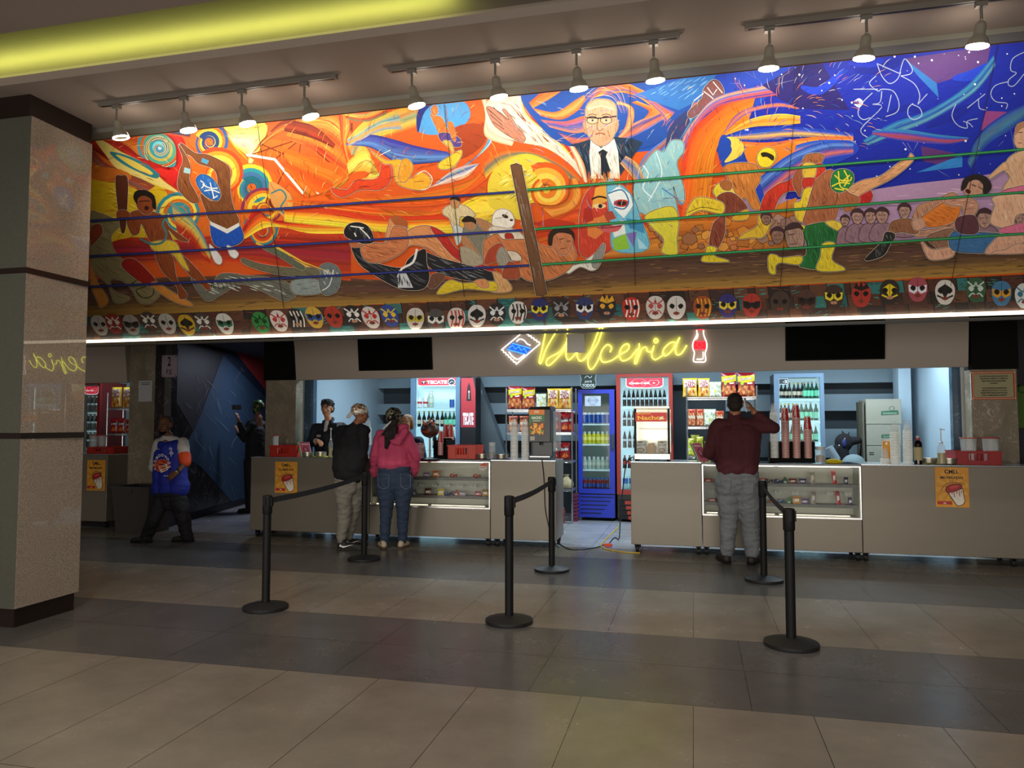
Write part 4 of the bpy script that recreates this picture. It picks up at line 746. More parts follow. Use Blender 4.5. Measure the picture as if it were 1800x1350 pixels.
cM = frameM(WA, wd, (0, 0, 1)); 
if cM.to_3x3().col[2].dot(wn) < 0: pass
co_ = cc.build('wall_corridor_artwork', m_paint, None, cM); struct(co_); co_.location += wn*.004
struct(MB().add([WA+wn*.02, WB+wn*.02, WB+wn*.02+Vector((0, 0, .11)), WA+wn*.02+Vector((0, 0, .11)), WA, WB, WB+Vector((0, 0, .11)), WA+Vector((0, 0, .11))], [(0, 1, 2, 3), (3, 2, 6, 7), (0, 3, 7, 4)]).build('baseboard_corridor', mat('dark_skirting', '14151a', .4)))
cbox('wall_corridor_right', (-5.95, 9.96, 0), (-5.5, 13.75, 2.8), m_black)
# left kiosk interior
cbox('wall_side_kiosk_back', (-9.9, 11.2, 0), (-8.0, 11.3, 2.8), mat('side_kiosk_paint', 'a0b4b8', .6)); cbox('wall_side_kiosk', (-8.2, 9.96, 0), (-8.1, 11.2, 2.8), m_black)
cbox('wall_far_right', (CXR, 9.9, 0), (6.6, 10.0, 2.8), mat('dark_plum', '1d1620', .5))
# ---------------------------------------------------------------- granite pillar at the left
PX, PY0, PY1 = -4.86, 4.53, 5.13
m_band = mat('dark_band', '1f1512', .35, spec=.4)
pg = [(-6.6, PY0+.001), (PX, PY0+.001), (PX-.0105, PY1), (-6.6, PY1)]; struct(MB().add([(x, y, z) for z in (.14, 3.84) for x, y in pg], [(3, 2, 1, 0), (4, 5, 6, 7), (0, 1, 5, 4), (1, 2, 6, 5), (2, 3, 7, 6), (3, 0, 4, 7)]).build('pillar_granite', m_granite)); struct(MB().box((-6.6, PY0-.002, .14), (PX-.002, PY0+.0008, 3.84)).build('pillar_granite_shade', mat('granite_shaded', '4a4a42', .3, noise=.25, nscale=90)))  # front sheet is the same granite, its shade put into a darker colour
struct(MB().box((-6.5, PY0+.02, 0), (PX-.025, PY1-.03, .14)).build('pillar_plinth', m_band))
struct(MB().box((-6.6, PY0-.02, 3.84), (PX-.0, PY1-.02, 4.0)).build('pillar_capital', m_band))
for i, z in enumerate((2.655, 1.41)): struct(MB().box((-6.62, PY0-.004, z-.022), (PX+.004, PY1-.006, z+.022)).build('pillar_groove', m_band))
# ---------------------------------------------------------------- screens on the header
def tv(x0, y0, x1, y1, lab):
    a = onh(x0, y0, .05); b = onh(x1, y0, .05); c = onh(x0, y1, .05); w = (b-a).length; h = (c-a).length
    t = thing('television', lab, 'television', onh((x0+x1)/2, (y0+y1)/2, .0)); M = frameM((a+onh(x1, y1, .05))/2, (1, 0, 0), d_h)
    bz = MB().box((-w/2, -h/2, -.045), (w/2, h/2, 0), bev=.004).build('bezel', mat('tv_plastic', '080809', .6, spec=.1), t); bz.matrix_local = Matrix.Translation(-t.location) @ M
    sc_ = MB().box((-w/2+.012, -h/2+.018, .0003), (w/2-.012, h/2-.012, .002)).build('screen', mat('tv_screen', '030303', .6, spec=.05), t); sc_.matrix_local = Matrix.Translation(-t.location) @ M
tv(629, 592, 758, 651, 'smaller blank black television on the header left of the neon sign'); tv(1381, 564, 1556, 633, 'larger blank black television on the header right of the neon bottle')
# ---------------------------------------------------------------- neon
m_ny = mat('neon_yellow', 'f4e020', emit='f2fb48', es=6); m_nw = mat('neon_white', 'ffffff', emit='fff6ea', es=2.6); m_nb = mat('neon_blue', '3078ff', emit='3c8cff', es=2.4); m_nr = mat('neon_red', 'ff3040', emit='ff2838', es=2.4)
def npath(s, off=.03, k=5, closed=False):
    pts = [(860+x/4.5, 560+y/4.5) for x, y in P(s)]; pts = smooth(pts, closed, k) if k else pts; return [onh(x, y, off) for x, y in pts]
ns = thing('neon_lettering', 'yellow neon handwriting spelling Dulceria on the header board', 'neon sign', onh(1080, 620)); ns0 = ns.location.copy()
def ntube(par, name, s, m_, r=.0068, k=5, closed=False):
    o = MB().tube([p-par.location for p in npath(s, .03, k, closed)], r, 7, closed).build(name, m_, par, smooth=True); return o
for s in ('447,96 420,230 396,335 403,356 414,340 450,240 500,150 537,92', '618,84 612,190 580,260 520,330 470,372 450,352 470,312 560,262 600,205 612,180', '612,190 606,270 614,318 635,325 680,280 700,240 694,290 712,332 740,330 775,300', '740,330 800,255 868,86 880,70 895,80 860,190 790,300 782,365 803,402 838,370 880,285',
          '955,265 967,228 935,206 895,245 878,305 905,345 975,328 1030,285', '1030,285 1085,258 1107,222 1090,200 1050,225 1028,285 1050,332 1105,318 1150,268 1180,235', '1186,198 1182,255 1150,340 1160,357 1175,325 1205,245 1240,226 1250,258 1282,262 1300,240', '1303,215 1284,285 1308,325 1360,300 1385,275', '1480,195 1440,188 1385,235 1374,280 1400,292 1450,245 1506,150 1474,230 1482,284 1520,275 1562,212'):
    ntube(ns, 'neon_letter', s, m_ny)
ntube(ns, 'neon_dot', '1318,158 1334,176 1318,193 1302,176', m_ny, closed=True)
nw = thing('neon_wrapper', 'white and blue neon outline of a sweet wrapper left of the lettering', 'neon sign', onh(912, 612))
zz = lambda x0, y0, x1, y1, n: ' '.join('%f,%f' % (x0+(x1-x0)*i/n+(6 if i % 2 else 0), y0+(y1-y0)*i/n-(7 if i % 2 else 0)) for i in range(n+1))
for s, k in (('95,248 268,105', 0), (zz(268, 105, 400, 200, 12), 4), ('400,200 212,362', 0), (zz(95, 248, 212, 362, 12), 4), ('216,182 240,162 275,172 300,200 326,211', 5), ('155,262 185,300 222,322 255,305 282,283', 5)): ntube(nw, 'neon_outline', s, m_nw, k=k)
for s in ('180,195 327,237', '140,243 287,283', '155,235 185,210 205,242 235,222 252,252 278,236 297,270'): ntube(nw, 'neon_stripe', s, m_nb, .006, 0)
q = [onh(860+x/4.5, 560+y/4.5, .012)-nw.location for x, y in P('180,195 327,237 287,283 140,243')]; MB().add(q, [(0, 1, 2, 3)]).build('neon_blue_field', mat('neon_field', '1450d0', emit='1860ff', es=.9), nw)
nbt = thing('neon_bottle', 'white neon bottle outline with red cap and label at the right end of the sign', 'neon sign', onh(1230, 605))
ntube(nbt, 'neon_outline', '1641,92 1641,130 1612,190 1612,240 1623,270 1615,322 1622,342 1664,343 1704,342 1712,322 1708,270 1719,240 1719,190 1697,130 1696,92', m_nw, k=3)
ntube(nbt, 'neon_highlight', '1651,120 1646,148 1632,166', m_nw, .006); ntube(nbt, 'neon_highlight', '1691,262 1692,305 1684,320 1640,322', m_nw, .006)
for s in ('1635,58 1642,84 1694,84 1701,57', '1645,68 1668,76 1692,68', '1618,182 1714,182', '1618,240 1714,240'): ntube(nbt, 'neon_cap' if s[2] in '34' and s[:4] != '1618' else 'neon_label', s, m_nr, .007, 0)
ntube(nbt, 'neon_label', '1665,186 1688,208 1665,230 1642,208', m_nr, .006, closed=True)
q = [onh(860+x/4.5, 560+y/4.5, .012)-nbt.location for x, y in P('1618,182 1714,182 1714,240 1618,240')]; MB().add(q, [(0, 1, 2, 3)]).build('neon_label_field', mat('neon_field_red', 'a01018', emit='e02030', es=.7), nbt)
card = MB().add([onh(x, y, .055) for x, y in ((996, 587), (1027, 587), (1029, 620), (997, 620))], [(0, 1, 2, 3)]).build('paper_card', mat('white_paper', 'e6e0d2', .7)); tag(card, 'small blank cream card fixed over the start of the neon lettering', 'card')
# ---------------------------------------------------------------- track lights
m_track = mat('track_metal', '6e6860', .45, metal=.3); m_lamp = mat('lamp_shell', '8a8476', .4, metal=.3); m_bulb = mat('bulb_glow', 'fff6e8', emit='fff2dc', es=16); m_refl = mat('lamp_reflector', 'd8d0c0', .3, metal=.6)
TY = 4.77
lampx = []
def track(x0, x1, lab):
    a, b = fl(x0[0], x0[1], HCL).x, x1 if isinstance(x1, float) else fl(x1[0], x1[1], HCL).x
    t = thing('lighting_track', lab, 'light track', ((a+b)/2, TY, HCL)); MB().box((a-(a+b)/2, -.02, -.032), (b-(a+b)/2, .02, -.0005)).build('rail', m_track, t); MB().box((a-(a+b)/2+.02, -.007, -.0345), (b-(a+b)/2-.02, .007, -.0322)).build('slot', m_dark, t)
track((180, 184), (592, 131), 'light track on the ceiling nearest the granite pillar, four lamps'); track((684, 120), (1195, 58), 'middle light track on the ceiling, four lamps'); track((1309, 46), 3.1, 'light track on the ceiling above the blue end of the mural')
L_AB = ['first from the pillar', 'second from the pillar', 'third from the pillar', 'fourth from the pillar, above the orange fan']
names = ['track lamp %s, on the left track' % w for w in ('nearest the granite pillar', 'second from the pillar', 'third from the pillar', 'at the right end')]+['track lamp %s, on the middle track' % w for w in ('at the left end', 'second from its left end', 'above the portrait', 'at the right end')]+['track lamp %s, on the right track' % w for w in ('at the left end', 'in the middle', 'above the far blue end')]
tops = [(210, 180), (328, 166), (431, 155), (538, 140), (728, 120), (873, 102), (1015, 86), (1149, 68), (1351, 45), (1521, 22), (1722, -3)]
ctr = [(217, 217), (336, 207), (442, 197), (551, 187), (737, 165), (879, 150), (1018, 124), (1151, 115), (1348, 95), (1515, 70), (1715, 50)]
for i, (tp, c_) in enumerate(zip(tops, ctr)):
    x = fl(tp[0], tp[1], HCL).x; lampx.append(x); bc = at(c_[0], c_[1]-2, 4.87)
    t = thing('track_lamp', names[i], 'spotlight', (x, TY, HCL-.035), group='spotlights over the mural'); o = t.location
    MB().box((-.03, -.018, -.028), (.03, .018, 0)).build('adapter', m_track, t)
    MB().cyl((0, 0, -.028), (0, 0, -.105), .0085).build('stem', m_track, t)
    j = Vector((0, 0, -.105)); d = Vector(((c_[0]-tp[0])/257/.2+.02, .2, -1)).normalized(); L_ = .155; R = d.to_track_quat('Z', 'Y').to_matrix()
    MB().lathe([(.006, 0), (.026, .016), (.03, .03), (.031, .075), (.036, .088), (.05, .105), (.058, .128), (.06, .142)], j, 20, R, cap=False).build('lamp_shell', m_lamp, t, smooth=True)
    MB().lathe([(.06, .142), (.061, .15), (.055, .153), (.05, .146)], j, 20, R, cap=False).build('glowing_rim', m_bulb, t, smooth=True)
    MB().lathe([(.0, .118), (.03, .122), (.05, .146)], j, 16, R, cap=False).build('bulb', m_bulb if i else m_refl, t, smooth=True)
# ================================================================ COUNTERS
import numpy as np
m_steel = mat('counter_steel', '81796c', .42, metal=.35, noise=.05, nscale=1.5, stretch=(1, 1, 6)); m_steel_top = mat('worktop_steel', 'a8b0b4', .25, metal=.7)
m_chrome = mat('chrome', 'c4c4c4', .2, metal=.9); m_rub = mat('rubber', '101010', .6); m_wheel = mat('caster_white', 'cfcabd', .4)
m_clear = glass('clear_glass', (.97, .99, .98), .02); m_cupc = mat('clear_plastic', 'dde4e2', .2, alpha=.24)
m_gl = paint_mat('glossy_print', .22); m_case = mat('case_lining', 'c8c4b4', .5)
YC, ZT = 8.86, 1.06
def caster(par, x, y):
    c = MB().box((x-.035, y-.02, .085), (x+.035, y+.05, .098)).box((x-.026, y-.005, .04), (x-.018, y+.035, .09)).box((x+.018, y-.005, .04), (x+.026, y+.035, .09)).build('caster', m_rub, par)
    MB().lathe([(.012, -.016), (.038, -.016), (.04, -.006), (.04, .006), (.038, .016), (.012, .016)], (x, y+.02, .04), 16, Matrix.Rotation(PI/2, 3, 'Y')).build('wheel', m_wheel if x < -2 else m_rub, c, smooth=True)
def sheetM(o, x=(1, 0, 0), y=(0, 0, 1)): return frameM(o, x, y)
def counter(x0, x1, lab, casters, y0=YC, d=.55, display=False, zb=.098):
    t = thing('counter_unit', lab, 'counter', ((x0+x1)/2, y0+d/2, 0)); ox, oy = t.location.x, t.location.y
    L, R, F, B = x0-ox+.003, x1-ox-.003, -d/2, d/2
    if not display:
        MB().box((L, F, zb), (R, B, ZT-.012), bev=.004).build('carcass', m_steel, t)
        MB().box((L, F-.006, ZT-.0118), (R, B, ZT)).build('worktop', m_steel_top, t)
    else:
        zc = .465
        MB().box((L, F, zb), (R, B, zc), bev=.004).build('carcass', m_steel, t)
        MB().box((L, F+.02, zc), (L+.02, B, ZT-.03)).box((R-.02, F+.02, zc), (R, B, ZT-.03)).box((L+.02, B-.22, zc), (R-.02, B-.2, ZT-.03)).box((L+.02, F+.02, zc), (R-.02, B-.22, zc+.006)).build('case_lining', m_case, t)
        MB().box((L, F-.004, ZT-.03), (R, B, ZT-.004)).build('worktop', mat('black_glass_top', '1c1f22', .15), t)
        MB().box((L, F-.006, zc-.01), (R, F+.004, zc+.008)).box((L, F-.006, zc+.008), (L+.014, F+.004, ZT-.03)).box((R-.014, F-.006, zc+.008), (R, F+.004, ZT-.03)).box((L, F-.008, ZT-.036), (R, F+.002, ZT-.026)).build('chrome_frame', m_chrome, t)
        for z in (.6, .825): MB().box((L+.021, F+.06, z-.012), (R-.021, B-.23, z-.004)).box((L+.021, F+.05, z-.03), (R-.021, F+.06, z+.004)).build('shelf', mat('shelf_edge', '5c5852', .4), t)
        for xx in (L+.05, (L+R)/2): MB().box((xx, F+.08, ZT-.045), (xx+(R-L)/2-.1, F+.1, ZT-.0375)).box((xx, F+.1, zc+.012), (xx+(R-L)/2-.1, F+.12, zc+.016)).build('case_fill_strip', mat('case_fill_glow', 'ffffff', emit='fff0d0', es=2.2), t)  # glowing strips added to brighten the inside of the case
        MB().box((L+.015, F, zc+.009), (R-.015, F+.003, ZT-.037)).build('glass_front', m_clear, t)
        n = int((x1-x0)/.175)
        for k in range(n):
            px = L+.1+k*(R-L-.2)/max(1, n-1); c = Canvas(step=.0004); c.poly([(0, 0), (.062, 0), (.062, .04), (0, .04)], 'dcd8cc'); c.line('.008,.03 .054,.03', .006, '3c3834'); c.text('$25.00', .031, .012, .014, '1c1a18', .01); c.line('.012,.006 .05,.006', .002, '6c6860')
            q = c.build('price_tag', m_print, t, None); q.location = (px-.03, F+.20, .70); q.rotation_euler = (PI/2, 0, 0)
    # screws along the edges
    sc_ = MB()
    for k in range(int((x1-x0)/.25)+1):
        for z in (.115, ZT-.03 if not display else .45): sc_.ball((L+.03+k*(R-L-.06)/max(1, int((x1-x0)/.25)), F-.001, z), .0045, 6, 4)
    sc_.build('screw_pattern', m_chrome, t)['kind'] = 'stuff'
    for cx in casters:
        for yy in (F+.06, B-.12): caster(t, cx-ox, yy)
    return t
def X(px, y=YC): return at(px, 806, y).x
counter(X(441), X(650), 'steel counter with the orange CLAMATOS poster, left of the customers', (X(450), X(640)))
counter(X(650), X(862), 'glass-fronted steel sweet display behind the woman in pink', (X(856),), display=True)
L3 = counter(X(862), X(977), 'narrow steel counter under the nacho cheese dispenser', (X(872), X(970)))
counter(X(1108), X(1233), 'steel counter under the nachos warmer', (X(1118), X(1226)))
counter(X(1233), X(1513), 'glass-fronted steel sweet display beside the man in maroon', (X(1240), X(1506)), display=True)
counter(X(1513), 4.7, 'long steel counter with the orange MICHELADAS poster at the right', (X(1520), X(1780)))
kx0, kx1 = -9.35, at(194, 803, 9.15).x
counter(kx0, kx1, 'steel counter of the side kiosk beyond the granite pillar', (kx1-.06,), y0=9.1, d=1.1)
for xa, xb in ((X(650), X(862)), (X(1233), X(1513))): pass
# ---------------------------------------------------------------- flat printed things
def sheet(name, lab, cat, o, w, h, draw, xd=(1, 0, 0), yd=(0, 0, 1), m=None, parent=None, step=.0002, group=None):
    c = Canvas(lambda x, y: (x*w, y*h), step); draw(c); q = c.build(name, m or m_print, None, frameM(o, xd, yd))
    if parent: q.matrix_local = Matrix.Translation(-parent.location) @ frameM(o, xd, yd); q.parent = parent
    if lab: tag(q, lab, cat, group)
    return q
def poster_art(word):
    def f(c):
        c.poly('0,0 1,0 1,1 0,1', 'e0982c')
        for k in range(12):
            a = 2*PI*k/12; b = a+.26; c.poly([(.5, .5), (.5+.49*math.cos(a), .5+.49*math.sin(a)), (.5+.49*math.cos(b), .5+.49*math.sin(b))], 'e8a840')
        c.text('CMLL', .5, .85, .13, '1c1410', .03, sx=1.35); c.text(word, .5, .715, .098 if len(word) < 9 else .085, '1c1410', .03, sx=1.35)
        for k in (-1, 0, 1): c.line([(.5+k*.05, .865), (.5+k*.08, .83)], .01, '1c1410'); c.line([(.5+k*.05, .68), (.5+k*.03, .65)], .01, '1c1410')
        c.line('.16,.40 .28,.55 .5,.62 .7,.61 .88,.57', .014, '3c1c14', sm=4)
        c.poly('.34,.38 .82,.48 .88,.14 .80,.06 .66,.03 .60,.06', '2c1410'); c.poly('.37,.38 .80,.46 .86,.15 .79,.075 .67,.045 .62,.07', 'ece4d4')
        c.poly('.30,.42 .34,.53 .55,.59 .76,.575 .80,.50 .70,.43 .48,.37 .34,.37', '2c1410', sm=4); c.poly('.32,.43 .36,.525 .55,.575 .74,.56 .78,.50 .69,.44 .48,.385 .35,.385', 'b02c28', sm=4); c.ell(.56, .51, .14, .04, 'd05048', .2)
        for x, y in ((.42, .28), (.5, .33), (.56, .26), (.64, .34), (.72, .28), (.78, .36)): c.line([(x-.02, .42), (x, y)], .022, 'b02c28')
        c.poly('.05,.07 .48,.07 .48,.15 .05,.15', 'b8302c'); c.text('$80', .27, .085, .055, 'f0e0c8', .02)
    return f
def pst(x0, y0, x1, y1, Y, word, lab, n='poster'):
    a, b = at(x0, y1, Y), at(x1, y0, Y); return sheet(n, lab, 'poster', a, b.x-a.x, b.z-a.z, poster_art(word))
pst(483, 812, 523, 866, YC-.006, 'CLAMATOS', 'orange CMLL CLAMATOS poster on the left steel counter'); pst(1645, 822, 1702, 891, YC-.006, 'MICHELADAS', 'orange CMLL MICHELADAS poster on the long right counter'); pst(152, 809, 186, 862, 9.094, 'MICHELADAS', 'orange CMLL MICHELADAS poster on the side kiosk counter')
def notice(c):
    c.poly('0,0 1,0 1,1 0,1', 'b8b8ba'); c.line('.15,.9 .85,.9', .035, '4c4c50'); c.line('.2,.82 .8,.82', .035, '4c4c50')
a, b = at(243, 706, 9.49), at(268, 669, 9.49); sheet('paper_notice', 'white paper notice taped on the marble pier by the corridor', 'notice', a, b.x-a.x, b.z-a.z, notice)
def s2(c):
    c.poly('.06,0 .94,0 1,.05 1,.95 .94,1 .06,1 0,.95 0,.05', '9c8c98'); c.text('2', .48, .52, .58, '1a1420', .02, sx=.8); c.text('P.B.', .5, .12, .34, '1a1420', .01, sx=.8)
    for x, y in ((.1, .08), (.9, .08), (.1, .92), (.9, .92)): c.ell(x, y, .03, .025, '2a2430')
a, b = at(284, 663, 9.42), at(312, 624, 9.42); sheet('number_sign', 'pale rounded sign reading 2 P.B. at the corridor entrance', 'sign', a, b.x-a.x, b.z-a.z, s2)
# marquee notice board on the right pier
def mq(c):
    c.poly('.03,0 .97,0 1,.05 1,.95 .97,1 .03,1 0,.95 0,.05', 'a04030'); c.poly('.06,.09 .94,.09 .94,.91 .06,.91', 'a09870')
    for k in range(26):
        for y in (.045, .955): c.ell(.03+k*.94/25, y, .012, .02, 'ffd090', n=8)
    for k in range(14):
        for x in (.03, .97): c.ell(x, .08+k*.84/13, .012, .02, 'ffd090', n=8)
    for k, s in enumerate(('"SE ACEPTAN PAGOS EN EFECTIVO', 'NACIONAL, DEBITO O TARJETAS', 'BANCARIAS SIN CARGO MAS', 'CARGOS"', '', '"NO SE PUEDEN INGRESAR IN', 'SEAN EN LAS FILAS 1, 2, 3 O 4)', 'PEDIR IDENTIFICACION OFICIAL', 'PARA COMPROBAR LA EDAD"')):
        if s: c.text(s, .5, .80-k*.083, .066, '1c1c14', .02, sx=.62)
a, b = at(1708, 703, 9.47), at(1785, 652, 9.47); t = thing('notice_board', 'cream notice board edged with small red-framed bulbs on the right pier', 'sign', a)
MB().box((0, .0, 0), (b.x-a.x, .028, b.z-a.z), bev=.004).build('board', m_white, t); q = sheet('lettered_face', None, None, a+Vector((0, -.001, 0)), b.x-a.x, b.z-a.z, mq, parent=t)
# ---------------------------------------------------------------- raster helper: artwork baked into the colours of a curved grid
def raster(draw, nx, ny):
    c = Canvas(); draw(c); img = np.zeros((ny, nx, 3)); X_, Y_ = np.meshgrid((np.arange(nx)+.5)/nx, (np.arange(ny)+.5)/ny)
    for f in c.f:
        for k in range(1, len(f)-1):
            p = [c.v[f[0]], c.v[f[k]], c.v[f[k+1]]]; (x0, y0, _), (x1, y1, _), (x2, y2, _) = p; d = (y1-y2)*(x0-x2)+(x2-x1)*(y0-y2)
            if abs(d) < 1e-12: continue
            a = ((y1-y2)*(X_-x2)+(x2-x1)*(Y_-y2))/d; b = ((y2-y0)*(X_-x2)+(x0-x2)*(Y_-y2))/d; m_ = (a >= 0) & (b >= 0) & (a+b <= 1); img[m_] = c.c[f[0]]
    return img
def grid_mesh(name, img, fn, m, parent=None, back=None, smooth_=True):
    """faces coloured from img; fn(u, v) gives the point"""
    ny, nx, _ = img.shape; vs = [fn(i/nx, j/ny) for j in range(ny+1) for i in range(nx+1)]; fs = []; cols = []
    for j in range(ny):
        for i in range(nx): a = j*(nx+1)+i; fs.append((a, a+1, a+nx+2, a+nx+1)); cols.append(img[j, i])
    if back:
        o = len(vs); vs += [back(i/nx, j/ny) for j in range(ny+1) for i in range(nx+1)]
        for j in range(ny):
            for i in range(nx): a = o+j*(nx+1)+i; fs.append((a, a+nx+1, a+nx+2, a+1)); cols.append(img[j, nx-1-i]*.8)
    me = bpy.data.meshes.new(name); me.from_pydata(vs, [], fs); a = me.color_attributes.new('Col', 'FLOAT_COLOR', 'CORNER'); q = []
    for c in cols: q += [c[0], c[1], c[2], 1]*4
    a.data.foreach_set('color', q); me.materials.append(m); me.polygons.foreach_set('use_smooth', [smooth_]*len(fs)); o = bpy.data.objects.new(name, me); C.objects.link(o)
    if parent: o.parent = parent
    return o
# ---------------------------------------------------------------- snack bags
def lumps(c, cols, n, y0, y1, r=.07, seed=1):
    q = random.Random(seed)
    for k in range(n):
        x, y = q.uniform(.08, .92), q.uniform(y0, y1); c.ell(x, y, r*q.uniform(.6, 1.3), r*q.uniform(.4, .9), q.choice(cols), q.uniform(0, 3), n=8)
def art_sab(c):
    c.poly('0,0 1,0 1,1 0,1', '8c1820'); c.poly('0,.62 .5,.58 1,.66 1,.9 .5,.86 0,.84', 'd8c820', sm=0); c.text('Sabritones', .5, .68, .2, '7c1434', .03, .2, .08, sx=.9); c.text('Sabritones', .49, .69, .2, 'f0e8e0', .0, .2, .08, sx=.9)
    c.ell(.25, .55, .1, .07, '9cc83c'); c.poly('.55,.52 .85,.54 .85,.6 .55,.58', 'e0d8d0'); lumps(c, ('c8783c', 'a85428', 'd89858', 'b86430'), 40, .04, .42, .1, 3)
def art_tak(c):
    c.poly('0,0 1,0 1,1 0,1', 'd8a818'); c.poly('.08,.5 .92,.55 .9,.9 .12,.92', 'ece4d0'); c.poly('.1,.45 .9,.5 .86,.56 .12,.52', '8c4c18'); c.text('TAKE', .5, .74, .2, '8c1444', .05, 0, .08); c.text('TAKO', .52, .55, .26, '8c1444', .05, 0, .05); lumps(c, ('c87828', 'e0a850', '9c5018', 'd8c0a0'), 34, .05, .42, .1, 5); c.poly('0,.93 1,.93 1,1 0,1', 'e8c030')
def art_dor(c):
    c.poly('0,0 1,0 1,1 0,1', '8c1018'); c.poly('.05,.5 .95,.56 .95,.74 .05,.68', '241418'); c.text('Doritos', .5, .55, .22, 'e8e4e0', .03, .1, .06, sx=1.1); c.poly('.2,.15 .7,.1 .5,.45', 'd87828'); c.poly('.5,.12 .9,.2 .66,.42', 'c85c20'); c.poly('.3,.82 .7,.84 .5,.95', 'c82028')
def art_pop(c):
    c.poly('0,0 1,0 1,1 0,1', 'a8b098'); lumps(c, ('e8ecd4', 'd0d8b8', 'c4ccb0', 'f0f0dc', '98a888'), 200, .03, .95, .06, 7); c.poly('.4,.3 .6,.3 .55,.45 .45,.45', 'd8d040')
def art_brn(c):
    c.poly('0,0 1,0 1,1 0,1', 'a84c2c'); lumps(c, ('c87040', 'd89058', '8c3418', 'e0b890'), 60, .05, .9, .1, 9); c.poly('.1,.45 .9,.45 .9,.62 .1,.62', 'c8b8a0'); c.poly('.2,.78 .8,.78 .8,.92 .2,.92', 'b02820')
def art_yel(c):
    c.poly('0,0 1,0 1,1 0,1', 'a8a828'); lumps(c, ('d8d850', 'c8cc3c', 'b8b428', 'ece880', '90a030'), 90, .03, .97, .09, 11); c.poly('.2,.3 .5,.28 .5,.4 .2,.42', 'd8d8d0')
m_bag = paint_mat('foil_bag', .28)
def bag_proto(name, art, w, h, d):
    img = raster(art, 56, 70); img[:1] *= .6; img[-1:] *= .7
    b = lambda u, v: max(0, 1-abs(2*u-1)**3.2)**.6*max(0, 1-abs(2*v-1)**4)**.6
    wob = lambda u, v: 1+.09*math.sin(9*u+5*v)+.06*math.sin(17*v)
    sw = lambda v: 1-.07*math.sin(PI*v)
    o = grid_mesh(name, img, lambda u, v: ((u-.5)*w*sw(v), -d/2*b(u, v)*wob(u, v), v*h), m_bag, back=lambda u, v: ((u-.5)*w*sw(v), d/2*b(u, v), v*h)); return o
BAGS = {}
def bag(kind, x0, y0, x1, y1, Y, lab, grp, rz=0, tilt=0):
    a = at((x0+x1)/2, y1, Y); w = at(x1, y1, Y).x-at(x0, y1, Y).x; h = at(x0, y0, Y).z-a.z
    art, nm = {'sab': (art_sab, 'snack_bag'), 'tak': (art_tak, 'snack_bag'), 'dor': (art_dor, 'corn_chip_bag'), 'pop': (art_pop, 'popcorn_bag'), 'brn': (art_brn, 'snack_bag'), 'yel': (art_yel, 'chip_bag')}[kind]
    if kind not in BAGS: o = BAGS[kind] = bag_proto(nm, art, 1, 1, .42)
    else: o = BAGS[kind].copy(); C.objects.link(o)
    o.location = a; o.scale = (w, w*.8, h); o.rotation_euler = (tilt, 0, rz); tag(o, lab, 'snack bag', grp); return o
